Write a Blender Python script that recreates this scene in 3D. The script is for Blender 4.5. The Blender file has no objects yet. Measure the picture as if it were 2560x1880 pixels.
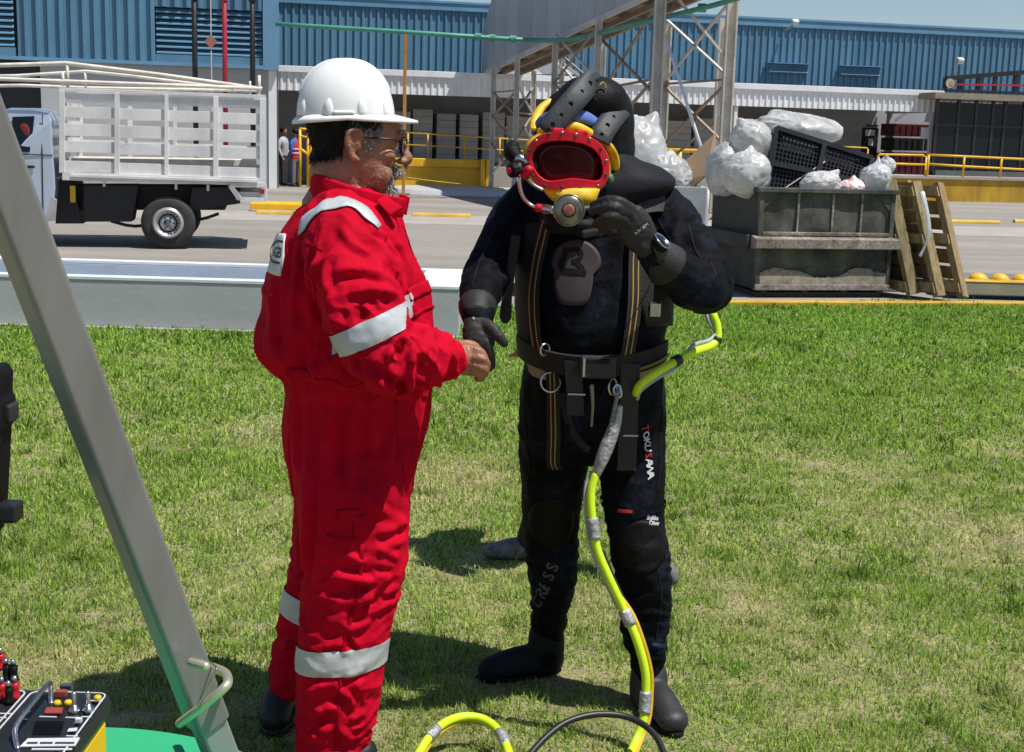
import bpy, bmesh, math, random
import numpy as np
from mathutils import Vector, Matrix
from mathutils.bvhtree import BVHTree

# ------------------------------------------------------------------ camera, sky, sun, exposure
SC = bpy.context.scene
COL = SC.collection
FPX, IW, IH = 3300.0, 2560.0, 1880.0          # focal length and picture size in photograph pixels
CAM = Vector((0.0, 0.0, 1.633))
PITCH, ROLL = math.atan(598.0 / FPX), 0.028
_f = Vector((0, math.cos(PITCH), -math.sin(PITCH)))
_u0 = Vector((0, math.sin(PITCH), math.cos(PITCH)))
_x0 = Vector((1, 0, 0))
_r = _x0 * math.cos(ROLL) + _u0 * math.sin(ROLL)
_u = -_x0 * math.sin(ROLL) + _u0 * math.cos(ROLL)
cd = bpy.data.cameras.new('camera'); cam = bpy.data.objects.new('camera', cd); COL.objects.link(cam)
cam.matrix_world = Matrix(((_r.x, _u.x, -_f.x, CAM.x), (_r.y, _u.y, -_f.y, CAM.y), (_r.z, _u.z, -_f.z, CAM.z), (0, 0, 0, 1)))
cd.sensor_fit = 'HORIZONTAL'; cd.sensor_width = 36.0; cd.lens = FPX / IW * 36.0
cd.clip_start = 0.05; cd.clip_end = 2000.0
SC.camera = cam

TOSUN = Vector((0.43, -0.19, 1.0)).normalized()
wd = bpy.data.worlds.new('World'); SC.world = wd; wd.use_nodes = True
_n = wd.node_tree.nodes; _bg = _n['Background']
_sky = _n.new('ShaderNodeTexSky'); _sky.sky_type = 'NISHITA'; _sky.sun_disc = False
_sky.sun_elevation = math.asin(TOSUN.z); _sky.sun_rotation = math.atan2(TOSUN.x, TOSUN.y)
_sky.air_density = 1.0; _sky.dust_density = 0.3; _sky.ozone_density = 2.4; _sky.altitude = 0
wd.node_tree.links.new(_sky.outputs[0], _bg.inputs[0]); _bg.inputs[1].default_value = 0.082
sl = bpy.data.lights.new('sun', 'SUN'); sl.energy = 4.9; sl.angle = math.radians(0.53); sl.color = (1.0, 0.955, 0.89)
so = bpy.data.objects.new('sun', sl); COL.objects.link(so); so.location = (6, -4, 12)
so.rotation_euler = TOSUN.to_track_quat('Z', 'Y').to_euler()
SC.view_settings.view_transform = 'Standard'; SC.view_settings.look = 'None'
SC.view_settings.exposure = 0.22; SC.view_settings.gamma = 1.0

# ------------------------------------------------------------------ helpers
def ray(U, V):
    return (_f + _r * ((U - IW / 2) / FPX) + _u * (-(V - IH / 2) / FPX))
def at(U, V, Y):                                # the point at depth Y seen at photograph pixel U, V
    d = ray(U, V); return CAM + d * ((Y - CAM.y) / d.y)
def atz(U, V, Z):                               # the point at height Z seen there
    d = ray(U, V); return CAM + d * ((Z - CAM.z) / d.z)

rng = np.random.default_rng(7)
_perm = np.concatenate([rng.permutation(256)] * 3)
_grad = rng.normal(size=(256, 3)); _grad /= np.linalg.norm(_grad, axis=1)[:, None]
def pn(P, s=1.0, seed=0.0):
    """vectorised gradient noise, about -1..1"""
    P = np.asarray(P, float) * s + seed * 17.31 + 100.0
    i = np.floor(P).astype(int); f = P - i; w = f * f * f * (f * (f * 6 - 15) + 10)
    i &= 255
    out = 0
    for dx in (0, 1):
        for dy in (0, 1):
            for dz in (0, 1):
                h = _perm[_perm[_perm[i[:, 0] + dx] + i[:, 1] + dy] + i[:, 2] + dz]
                g = _grad[h]
                d = g[:, 0] * (f[:, 0] - dx) + g[:, 1] * (f[:, 1] - dy) + g[:, 2] * (f[:, 2] - dz)
                wx = w[:, 0] if dx else 1 - w[:, 0]; wy = w[:, 1] if dy else 1 - w[:, 1]; wz = w[:, 2] if dz else 1 - w[:, 2]
                out = out + d * wx * wy * wz
    return out * 1.6
def ridge(P, s=1.0, seed=0.0):
    return 1.0 - 2.0 * np.abs(pn(P, s, seed))

def mat(name, col, rough=0.6, metal=0.0, var=0.18, vs=6.0, bump=0.0, bs=60.0, col2=None, stretch=(1, 1, 1),
        spec=0.5, fine=0.0, fs=90.0, thr=None, bstretch=None, alpha=None, trans=0.0, coat=0.0, sheen=0.0, bdist=0.01, ov=0.0, streak=None):
    m = bpy.data.materials.new(name); m.use_nodes = True
    nt = m.node_tree; N = nt.nodes; L = nt.links; b = N['Principled BSDF']
    b.inputs['Roughness'].default_value = rough; b.inputs['Metallic'].default_value = metal
    b.inputs['Specular IOR Level'].default_value = spec
    if coat: b.inputs['Coat Weight'].default_value = coat; b.inputs['Coat Roughness'].default_value = 0.08
    if sheen: b.inputs['Sheen Weight'].default_value = sheen
    if trans: b.inputs['Transmission Weight'].default_value = trans
    if alpha is not None: b.inputs['Alpha'].default_value = alpha
    tc = N.new('ShaderNodeTexCoord'); mp = N.new('ShaderNodeMapping'); mp.inputs['Scale'].default_value = stretch
    L.new(tc.outputs['Object'], mp.inputs[0])
    nz = N.new('ShaderNodeTexNoise'); nz.inputs['Scale'].default_value = vs; nz.inputs['Detail'].default_value = 6; nz.inputs['Roughness'].default_value = 0.62
    L.new(mp.outputs[0], nz.inputs['Vector'])
    cr = N.new('ShaderNodeValToRGB'); L.new(nz.outputs['Fac'], cr.inputs[0])
    c = Vector(col); lo = c * (1 - var); hi = c * (1 + var) if col2 is None else Vector(col2)
    e = cr.color_ramp.elements
    a0, a1 = thr if thr else (0.32, 0.68)
    e[0].position = a0; e[1].position = a1
    e[0].color = (*lo, 1); e[1].color = (*hi, 1)
    out = cr.outputs[0]
    if fine:
        n2 = N.new('ShaderNodeTexNoise'); n2.inputs['Scale'].default_value = fs; n2.inputs['Detail'].default_value = 3
        L.new(mp.outputs[0], n2.inputs['Vector'])
        mr = N.new('ShaderNodeMapRange'); mr.inputs[1].default_value = 0.3; mr.inputs[2].default_value = 0.7
        mr.inputs[3].default_value = 1 - fine; mr.inputs[4].default_value = 1 + fine; L.new(n2.outputs['Fac'], mr.inputs[0])
        mx = N.new('ShaderNodeVectorMath'); mx.operation = 'SCALE'; L.new(out, mx.inputs[0]); L.new(mr.outputs[0], mx.inputs['Scale'])
        out = mx.outputs[0]
    def times(out, fac, lo, hi):
        mr = N.new('ShaderNodeMapRange'); mr.inputs[3].default_value = lo; mr.inputs[4].default_value = hi; L.new(fac, mr.inputs[0])
        mx = N.new('ShaderNodeVectorMath'); mx.operation = 'SCALE'; L.new(out, mx.inputs[0]); L.new(mr.outputs[0], mx.inputs['Scale']); return mx.outputs[0]
    if ov: out = times(out, N.new('ShaderNodeObjectInfo').outputs['Random'], 1 - ov, 1 + ov)
    if streak:
        ms = N.new('ShaderNodeMapping'); ms.inputs['Scale'].default_value = streak[:3]; L.new(tc.outputs['Object'], ms.inputs[0])
        n4 = N.new('ShaderNodeTexNoise'); n4.inputs['Scale'].default_value = 1.0; n4.inputs['Detail'].default_value = 4; L.new(ms.outputs[0], n4.inputs['Vector'])
        c4 = N.new('ShaderNodeMapRange'); c4.inputs[1].default_value = 0.35; c4.inputs[2].default_value = 0.6; L.new(n4.outputs['Fac'], c4.inputs[0])
        out = times(out, c4.outputs[0], 1 - streak[3], 1.0)
    L.new(out, b.inputs['Base Color'])
    r2 = N.new('ShaderNodeMapRange'); r2.inputs[3].default_value = max(0.03, rough - 0.08); r2.inputs[4].default_value = min(1, rough + 0.1)
    L.new(nz.outputs['Fac'], r2.inputs[0]); L.new(r2.outputs[0], b.inputs['Roughness'])
    if bump:
        n3 = N.new('ShaderNodeTexNoise'); n3.inputs['Scale'].default_value = bs; n3.inputs['Detail'].default_value = 5
        mp2 = N.new('ShaderNodeMapping'); mp2.inputs['Scale'].default_value = bstretch or stretch
        L.new(tc.outputs['Object'], mp2.inputs[0]); L.new(mp2.outputs[0], n3.inputs['Vector'])
        bp = N.new('ShaderNodeBump'); bp.inputs['Strength'].default_value = bump; bp.inputs['Distance'].default_value = bdist
        L.new(n3.outputs['Fac'], bp.inputs['Height']); L.new(bp.outputs[0], b.inputs['Normal'])
    return m

def catmull(pts, sub):
    pts = [np.asarray(p, float) for p in pts]
    if len(pts) < 3: return [pts[0] + (pts[-1] - pts[0]) * t / sub for t in range(sub + 1)]
    P = [2 * pts[0] - pts[1]] + pts + [2 * pts[-1] - pts[-2]]
    out = []
    for i in range(1, len(P) - 2):
        for k in range(sub):
            t = k / sub
            out.append(0.5 * ((2 * P[i]) + (-P[i - 1] + P[i + 1]) * t + (2 * P[i - 1] - 5 * P[i] + 4 * P[i + 1] - P[i + 2]) * t * t + (-P[i - 1] + 3 * P[i] - 3 * P[i + 1] + P[i + 2]) * t ** 3))
    out.append(pts[-1]); return out

class MB:
    def __init__(s): s.v = []; s.f = []
    def add(s, vs, fs):
        o = len(s.v); s.v += [tuple(map(float, p)) for p in vs]; s.f += [tuple(i + o for i in f) for f in fs]; return s
    def hexa(s, p):                              # 8 corners: bottom loop, top loop
        return s.add(p, [(3, 2, 1, 0), (4, 5, 6, 7), (0, 1, 5, 4), (1, 2, 6, 5), (2, 3, 7, 6), (3, 0, 4, 7)])
    def box(s, c, d, R=None):
        c = Vector(c); h = [x / 2 for x in d]; R = R or Matrix.Identity(3)
        return s.hexa([c + R @ Vector((a * h[0], b * h[1], e * h[2])) for e in (-1, 1) for a, b in ((-1, -1), (1, -1), (1, 1), (-1, 1))])
    def b2(s, lo, hi):
        return s.box([(a + b) / 2 for a, b in zip(lo, hi)], [abs(b - a) for a, b in zip(lo, hi)])
    def bar(s, p0, p1, w, h, upv=(0, 0, 1)):     # rectangular bar between two points
        p0, p1 = Vector(p0), Vector(p1); t = (p1 - p0).normalized(); sd = t.cross(Vector(upv))
        if sd.length < 1e-4: sd = t.cross(Vector((1, 0, 0)))
        sd.normalize(); n = sd.cross(t)
        q = [(-w / 2, -h / 2), (w / 2, -h / 2), (w / 2, h / 2), (-w / 2, h / 2)]
        return s.hexa([p0 + sd * a + n * b for a, b in q] + [p1 + sd * a + n * b for a, b in q])
    def rings(s, R, cap=True, closed=False):
        n = len(R[0]); vs = [p for r in R for p in r]; fs = []
        m = len(R)
        for i in range(m if closed else m - 1):
            for j in range(n):
                a, b = i * n, ((i + 1) % m) * n
                fs.append((a + j, a + (j + 1) % n, b + (j + 1) % n, b + j))
        if cap and not closed:
            vs.append(np.mean([np.array(p) for p in R[0]], 0)); vs.append(np.mean([np.array(p) for p in R[-1]], 0))
            k = m * n
            for j in range(n):
                fs.append((k, (j + 1) % n, j)); fs.append((k + 1, (m - 1) * n + j, (m - 1) * n + (j + 1) % n))
        return s.add(vs, fs)
    def limb(s, pts, rad, n=14, sub=4, cap=1.0, ref=None, closed=False):
        """tapered tube along a smooth path; rad: r or (ra, rb) per point"""
        rr = [(r, r) if not hasattr(r, '__len__') else r for r in rad]
        C = catmull([tuple(p) for p in pts], sub); Q = catmull([(a, b, 0) for a, b in rr], sub)
        m = len(C); T = []
        for i in range(m):
            if closed: t = C[(i + 1) % m] - C[i - 1]
            else: t = C[min(i + 1, m - 1)] - C[max(i - 1, 0)]
            T.append(t / (np.linalg.norm(t) + 1e-12))
        a = np.array(ref if ref is not None else ((0, 0, 1) if abs(T[0][2]) < 0.8 else (1, 0, 0)), float)
        R = []
        for i in range(m):
            a = a - T[i] * a.dot(T[i]); a /= np.linalg.norm(a) + 1e-12; b = np.cross(T[i], a)
            ra, rb = max(Q[i][0], 1e-4), max(Q[i][1], 1e-4)
            ring = [C[i] + a * ra * math.cos(2 * math.pi * j / n) + b * rb * math.sin(2 * math.pi * j / n) for j in range(n)]
            if i == 0 and cap and not closed:
                for q in (0.95, 0.7, 0.35):
                    k = math.sqrt(1 - q * q); R.append([C[0] + (p - C[0]) * k - T[0] * min(ra, rb) * q * cap for p in ring])
            R.append(ring)
            if i == m - 1 and cap and not closed:
                for q in (0.35, 0.7, 0.95):
                    k = math.sqrt(1 - q * q); R.append([C[-1] + (p - C[-1]) * k + T[-1] * min(ra, rb) * q * cap for p in ring])
        return s.rings(R, closed=closed)
    def tube(s, pts, r, n=8, sub=1, closed=False):
        pts = list(pts)
        if sub > 1:
            C = catmull([tuple(p) for p in (pts + pts[:1] if closed else pts)], sub)
            if closed: C = C[:-1]
        else: C = [np.array(tuple(p), float) for p in pts]
        return s.limb(C, [r] * len(C), n=n, sub=1, cap=0, closed=closed)
    def cyl(s, p0, p1, r, r2=None, n=14):
        return s.limb([p0, p1], [r, r if r2 is None else r2], n=n, sub=1, cap=0)
    def ell(s, c, r, R=None, n=20, m=12):
        c = Vector(c); R = R or Matrix.Identity(3); rs = []
        for i in range(1, m):
            th = math.pi * i / m
            rs.append([c + R @ Vector((r[0] * math.sin(th) * math.cos(2 * math.pi * j / n), r[1] * math.sin(th) * math.sin(2 * math.pi * j / n), -r[2] * math.cos(th))) for j in range(n)])
        return s.rings(rs)
    def prism(s, poly, ext):
        """polygon extruded by a vector"""
        e = Vector(ext); n = len(poly); P = [Vector(p) for p in poly]
        return s.add(P + [p + e for p in P], [tuple(range(n))[::-1], tuple(range(n, 2 * n))] + [(i, (i + 1) % n, n + (i + 1) % n, n + i) for i in range(n)])
    def lathe(s, c, ax, prof, n=28):
        """prof: (distance along ax, radius)"""
        ax = Vector(ax).normalized(); a = ax.orthogonal().normalized(); b = ax.cross(a); c = Vector(c)
        return s.rings([[c + ax * t + (a * math.cos(2 * math.pi * j / n) + b * math.sin(2 * math.pi * j / n)) * max(r, 1e-4) for j in range(n)] for t, r in prof])
    def hring(s, rows, n=28, e=2.3, yaw=0.0):
        """stack of horizontal super-ellipse rings; rows: (centre, rx, ry)"""
        C = catmull([tuple(c) for c, a, b in rows], 4); Q = catmull([(a, b, 0) for c, a, b in rows], 4); R = []
        cy, sy = math.cos(yaw), math.sin(yaw)
        for c, q in zip(C, Q):
            ring = []
            for j in range(n):
                t = 2 * math.pi * j / n; cx, sx = math.cos(t), math.sin(t)
                x = q[0] * math.copysign(abs(cx) ** (2 / e), cx); y = q[1] * math.copysign(abs(sx) ** (2 / e), sx)
                ring.append((c[0] + x * cy - y * sy, c[1] + x * sy + y * cy, c[2]))
            R.append(ring)
        return s.rings(R)
    def mesh(s, name='m'):
        me = bpy.data.meshes.new(name); me.from_pydata(s.v, [], s.f); me.validate()
        bm = bmesh.new(); bm.from_mesh(me); bmesh.ops.recalc_face_normals(bm, faces=bm.faces); bm.to_mesh(me); bm.free()
        return me
    def build(s, name, m, parent=None, smooth=False, bevel=0.0, local=False):
        return link(name, s.mesh(name), m, parent, smooth, bevel, local)

def link(name, me, m, parent=None, smooth=False, bevel=0.0, local=False):
    o = bpy.data.objects.new(name, me); COL.objects.link(o)
    if m is not None and not me.materials: me.materials.append(m)
    if smooth: me.polygons.foreach_set('use_smooth', [True] * len(me.polygons))
    if parent is not None:
        o.parent = parent
        if not local and parent.name in _loc: o.matrix_parent_inverse = Matrix.Translation(-_loc[parent.name])
    if bevel:
        b = o.modifiers.new('bevel', 'BEVEL'); b.width = bevel; b.segments = 2; b.limit_method = 'ANGLE'; b.angle_limit = math.radians(35)
        b.harden_normals = False
    return o
_loc = {}
def thing(name, label, cat, loc=(0, 0, 0), group=None, yaw=0.0):
    o = bpy.data.objects.new(name, None); COL.objects.link(o); o.empty_display_size = 0.1
    o.location = loc; o.rotation_euler = (0, 0, yaw); _loc[o.name] = Vector(loc)
    return tag(o, label, cat, group)
def tag(o, label, cat, group=None):
    o['label'] = label; o['category'] = cat
    if group: o['group'] = group
    return o
def struct(o, kind='structure'):
    o['kind'] = kind; return o
def sub(o, parent):                               # hang a mesh built in world coordinates under another part
    o.parent = parent
    if parent.name in _loc: o.matrix_parent_inverse = Matrix.Translation(-_loc[parent.name])
    return o
def copytree(o, loc, label=None, parent=None, yaw=None):
    c = o.copy(); COL.objects.link(c)
    if parent is None:
        c.location = loc
        if yaw is not None: c.rotation_euler = (0, 0, yaw)
        if label: c['label'] = label
    else: c.parent = parent
    for ch in [x for x in list(bpy.data.objects) if x.parent == o]: copytree(ch, None, None, c)
    return c

def fuse(mb, voxel, smooth=5, name='fused', fac=0.5):
    """one continuous surface round overlapping closed shapes"""
    o = link(name, mb.mesh(name), None)
    r = o.modifiers.new('r', 'REMESH'); r.mode = 'VOXEL'; r.voxel_size = voxel
    if smooth:
        q = o.modifiers.new('s', 'SMOOTH'); q.iterations = smooth; q.factor = fac
    bpy.context.view_layer.update()
    dg = bpy.context.evaluated_depsgraph_get()
    me = bpy.data.meshes.new_from_object(o.evaluated_get(dg)); me.name = name
    old = o.data; bpy.data.objects.remove(o); bpy.data.meshes.remove(old)
    me.materials.clear(); return me
def vnp(me):
    a = np.empty(len(me.vertices) * 3); me.vertices.foreach_get('co', a); return a.reshape(-1, 3)
def vno(me):
    a = np.empty(len(me.vertices) * 3); me.vertex_normals.foreach_get('vector', a); return a.reshape(-1, 3)
def vset(me, P):
    me.vertices.foreach_set('co', np.ascontiguousarray(P, dtype=np.float64).ravel()); me.update()
def bvh_of(*mes):
    V = []; Fs = []
    for me in mes:
        o = len(V); V += [v.co.copy() for v in me.vertices]; Fs += [tuple(i + o for i in p.vertices) for p in me.polygons]
    return BVHTree.FromPolygons(V, Fs)
def surf(bv, U, V, fallbackY=3.5):                # first surface met along the line of sight
    d = ray(U, V).normalized(); h = bv.ray_cast(CAM, d)
    if h[0] is None: 
        p = at(U, V, fallbackY); q = bv.find_nearest(p); return q[0], q[1]
    return h[0], h[1]
def strap(mb, bv, pts, width, thick=0.004, off=0.003, step=0.012, smooth=3):
    """webbing laid on a surface; pts: 3D guide points near it"""
    C = catmull([tuple(p) for p in pts], 12); L = [C[0]]
    for p in C[1:]:
        if np.linalg.norm(p - L[-1]) >= step: L.append(p)
    if len(L) < 2: L.append(C[-1])
    P = []; N = []
    for p in L:
        q = bv.find_nearest(Vector(p)); P.append(np.array(q[0])); N.append(np.array(q[1]))
    P = np.array(P); N = np.array(N)
    for _ in range(smooth):
        N[1:-1] = (N[:-2] + N[1:-1] * 2 + N[2:]) / 4; P[1:-1] = (P[:-2] + P[1:-1] * 2 + P[2:]) / 4
    N /= np.linalg.norm(N, axis=1)[:, None]
    R = []
    for i in range(len(P)):
        t = P[min(i + 1, len(P) - 1)] - P[max(i - 1, 0)]; t /= np.linalg.norm(t) + 1e-9
        s = np.cross(N[i], t); s /= np.linalg.norm(s) + 1e-9
        w = width[0] + (width[1] - width[0]) * i / (len(P) - 1) if hasattr(width, '__len__') else width
        row_top = []; row_bot = []
        for k in np.linspace(-0.5, 0.5, 5):
            p = P[i] + s * w * k; q = bv.find_nearest(Vector(p), 0.05)
            b = p
            if q[0] is not None:
                b = p + N[i] * max(min((np.array(q[0]) - p).dot(N[i]), 0.01), -0.01)
            row_top.append(b + N[i] * (off + thick)); row_bot.append(b + N[i] * off)
        R.append(row_top + row_bot[::-1])
    mb.rings(R); return mb
def patch(mb, bv, poly, off=0.003, thick=0.002, res=10, Yf=3.4):
    """flat cloth piece whose outline is given in photograph pixels, laid on the surface and given thickness"""
    n = len(poly); c = np.mean(poly, 0); rows = []
    for k in range(res + 1):
        t = k / res
        rows.append([c + (np.array(p) - c) * t for p in poly])
    T = []; B = []
    for r in rows:
        a = []; b = []
        for (U, V) in r:
            p, nn = surf(bv, U, V, Yf); nn = nn if nn.dot(p - CAM) < 0 else -nn
            a.append(p + nn * (off + thick)); b.append(p + nn * off * 0.3)
        T.append(a); B.append(b)
    mb.rings(T[1:] + [B[-1]], cap=False)
    k = len(mb.v); cp, nn = surf(bv, c[0], c[1], Yf); nn = nn if nn.dot(cp - CAM) < 0 else -nn
    mb.v.append(tuple(cp + nn * (off + thick)))
    o = k - (res + 1) * n
    for j in range(n): mb.f.append((k, o + j, o + (j + 1) % n))
    return mb
def shell(me, keep, planes, off, bvoff=0.0):
    """piece of a surface between cutting planes, lifted off it: bands and pads that fit the cloth"""
    bm = bmesh.new(); bm.from_mesh(me); bm.normal_update()
    dele = [v for v in bm.verts if not keep(v.co)]
    bmesh.ops.delete(bm, geom=dele, context='VERTS')
    for co, no in planes:
        bmesh.ops.bisect_plane(bm, geom=bm.verts[:] + bm.edges[:] + bm.faces[:], plane_co=co, plane_no=no, clear_outer=True)
    left = set(bm.verts); best = []
    while left:                                   # keep the largest connected piece
        st = [left.pop()]; isl = list(st)
        while st:
            for e in st.pop().link_edges:
                for w in e.verts:
                    if w in left: left.discard(w); st.append(w); isl.append(w)
        if len(isl) > len(best): best = isl
    keepset = set(best); bmesh.ops.delete(bm, geom=[v for v in bm.verts if v not in keepset], context='VERTS')
    bm.normal_update()
    for v in bm.verts: v.co += v.normal * off
    m2 = bpy.data.meshes.new('shell'); bm.to_mesh(m2); bm.free(); return m2
def text_mesh(s, size, extrude=0.0, align='CENTER', bold=0.0, shear=0.0):
    c = bpy.data.curves.new('t', 'FONT'); c.body = s; c.size = size; c.align_x = align; c.align_y = 'CENTER'; c.offset = bold; c.shear = shear
    c.resolution_u = 2; c.extrude = extrude
    o = bpy.data.objects.new('t', c); COL.objects.link(o); bpy.context.view_layer.update()
    me = bpy.data.meshes.new_from_object(o.evaluated_get(bpy.context.evaluated_depsgraph_get()))
    bpy.data.objects.remove(o); bpy.data.curves.remove(c); me.materials.clear(); return me
def text_on(bv, s, size, U, V, du, dv, off=0.003, Yf=3.5, bold=0.0, shear=0.0):
    """lettering laid on a surface: U, V centre pixel; du, dv the pixel directions of its baseline"""
    me = text_mesh(s, size, bold=bold, shear=shear)
    bm = bmesh.new(); bm.from_mesh(me)
    bmesh.ops.triangulate(bm, faces=bm.faces[:]); bm.to_mesh(me); bm.free()
    p, nn = surf(bv, U, V, Yf)
    a, _ = surf(bv, U + du * 12, V + dv * 12, Yf); b, _ = surf(bv, U - du * 12, V - dv * 12, Yf)
    ux = (a - b).normalized(); nn = nn if nn.dot(p - CAM) < 0 else -nn
    uy = nn.cross(ux).normalized(); ux = uy.cross(nn).normalized()
    for v in me.vertices:
        q = p + ux * v.co.x + uy * v.co.y
        h = bv.ray_cast(q + nn * 0.15, -nn)
        v.co = (h[0] if h[0] is not None else q) + nn * off
    return me
def strands(me, n, keep, length, wid, direct, seed=0, lift=0.35, curl=0.3, root=0.0):
    """short hairs growing from part of a surface, as one mesh"""
    r = np.random.default_rng(seed)
    P = vnp(me); Nn = vno(me)
    K = np.array([i for i in range(len(P)) if keep(P[i])])
    if len(K) == 0: return MB()
    pick = K[r.integers(0, len(K), n)]
    mb = MB()
    for i in pick:
        p = P[i] + r.normal(size=3) * 0.003; nn = Nn[i]
        d = np.array(direct(P[i]), float); d = d - nn * d.dot(nn) * 0.9; d = d / (np.linalg.norm(d) + 1e-9) + nn * lift + r.normal(size=3) * curl
        d /= np.linalg.norm(d); L = length * r.uniform(0.5, 1.2); s = np.cross(d, nn + r.normal(size=3) * 0.3); s /= np.linalg.norm(s) + 1e-9
        p = p - nn * root
        m = p + d * L * 0.55 + nn * 0.001; t = m + (d - nn * 0.5) * L * 0.45; w = wid
        mb.add([p - s * w, p + s * w, m + s * w * 0.8, m - s * w * 0.8, t], [(0, 1, 2, 3), (3, 2, 4)])
    return mb
# ------------------------------------------------------------------ materials shared by the place
m_blue = mat('blue_cladding', (0.095, 0.225, 0.335), 0.45, 0, 0.10, 0.9, fine=0.05, fs=14, ov=.07, streak=(1.1, 1.1, .12, .16))
m_blue2 = mat('blue_trim', (0.13, 0.29, 0.43), 0.45, 0, 0.10, 1.2)
m_white = mat('white_sheet', (0.80, 0.81, 0.82), 0.45, 0, 0.07, 1.5, fine=0.04, fs=20, ov=.04, streak=(1.6, 1.6, .3, .10))
m_grey = mat('grey_wall', (0.42, 0.42, 0.43), 0.75, 0, 0.10, 0.8, bump=0.2, bs=30)
m_dkgrey = mat('dark_wall', (0.10, 0.105, 0.11), 0.7, 0, 0.2, 1.0)
m_black = mat('black_paint', (0.014, 0.015, 0.017), 0.45, 0, 0.3, 5)
m_yel = mat('yellow_paint', (0.72, 0.40, 0.012), 0.42, 0, 0.14, 2.2, fine=0.06, fs=25)
m_yeld = mat('worn_yellow_paint', (0.62, 0.36, 0.02), 0.55, 0, 0.3, 3.0, col2=(0.66, 0.42, 0.05))
m_orange = mat('orange_paint', (0.55, 0.25, 0.045), 0.5, 0, 0.2, 3)
m_green = mat('green_pipe_paint', (0.07, 0.30, 0.22), 0.45, 0, 0.18, 3)
m_redp = mat('red_pipe_paint', (0.36, 0.018, 0.04), 0.4, 0, 0.15, 3)
m_steel = mat('weathered_steel', (0.56, 0.53, 0.48), 0.6, 0.0, 0.2, 2.0, fine=0.08, fs=18)
m_rust = mat('rusty_steel', (0.40, 0.31, 0.22), 0.8, 0, 0.35, 2.2, col2=(0.38, 0.31, 0.24), fine=0.15, fs=14)
m_gal = mat('gallery_sheet', (0.42, 0.44, 0.46), 0.5, 0.1, 0.08, 0.7, ov=.06, streak=(1, 1, .15, .12))
m_glass = mat('dark_glass', (0.008, 0.013, 0.018), 0.18, 0, 0.2, 1.0, spec=0.25)
m_conc = mat('concrete', (0.275, 0.25, 0.22), 0.85, 0, 0.15, 0.42, bump=0.25, bs=22, fine=0.10, fs=7, stretch=(0.35, 1.2, 1), streak=(.05, .55, 1, .16))
m_concL = mat('pale_concrete', (0.34, 0.315, 0.28), 0.85, 0, 0.12, 1.5, bump=0.3, bs=40, fine=0.08, fs=30)
m_ptgrey = mat('grey_painted_concrete', (0.43, 0.44, 0.455), 0.6, 0, 0.06, 1.6, bump=0.10, bs=18, fine=0.03, fs=25, stretch=(1, 1, 2))
m_ptblue = mat('pale_blue_painted_concrete', (0.40, 0.47, 0.56), 0.6, 0, 0.10, 2.5, bump=0.2, bs=25)
m_ptwhite = mat('white_painted_concrete', (0.66, 0.69, 0.72), 0.6, 0, 0.08, 3, bump=0.2, bs=30)
m_asph = mat('grey_asphalt', (0.16, 0.16, 0.155), 0.85, 0, 0.15, 2, bump=0.3, bs=60)
m_soil = mat('lawn_soil', (0.17, 0.17, 0.06), 0.95, 0, 0.35, 5, col2=(0.34, 0.29, 0.16), bump=0.5, bs=70, fine=0.3, fs=120)
m_load = mat('wrapped_load', (0.40, 0.385, 0.37), 0.55, 0, 0.12, 2.0, bump=0.2, bs=12, ov=.10)

# ------------------------------------------------------------------ ground
YAW = math.radians(12.8); CY, SY = math.cos(YAW), math.sin(YAW)
g = MB().add([(-700, 4, 0), (700, 4, 0), (700, 1500, 0), (-700, 1500, 0)], [(0, 1, 2, 3)]).build('concrete_yard', m_conc); struct(g)
# the lawn is a sheet in front of the yard; its far edge runs along the trough on the left and the kerb on the right
PL = atz(0, 818, 0); PL2 = atz(1160, 812, 0); PR = atz(1250, 772, 0); PR2 = atz(2560, 756, 0)
lawn_edge = [(-12, PL.y), (PL.x, PL.y), (PL2.x + 0.05, PL2.y), (PL2.x + 0.1, PR.y), (PR2.x, PR2.y), (12, PR2.y + 0.4)]
lw = MB().add([(-12, -3, 0.004), (12, -3, 0.004)] + [(x, y, 0.004) for x, y in lawn_edge[::-1]], [tuple(range(8))])
lawn = lw.build('lawn', m_soil); struct(lawn)
def edge_y(X):
    return np.interp(X, [p[0] for p in lawn_edge], [p[1] for p in lawn_edge])

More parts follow.
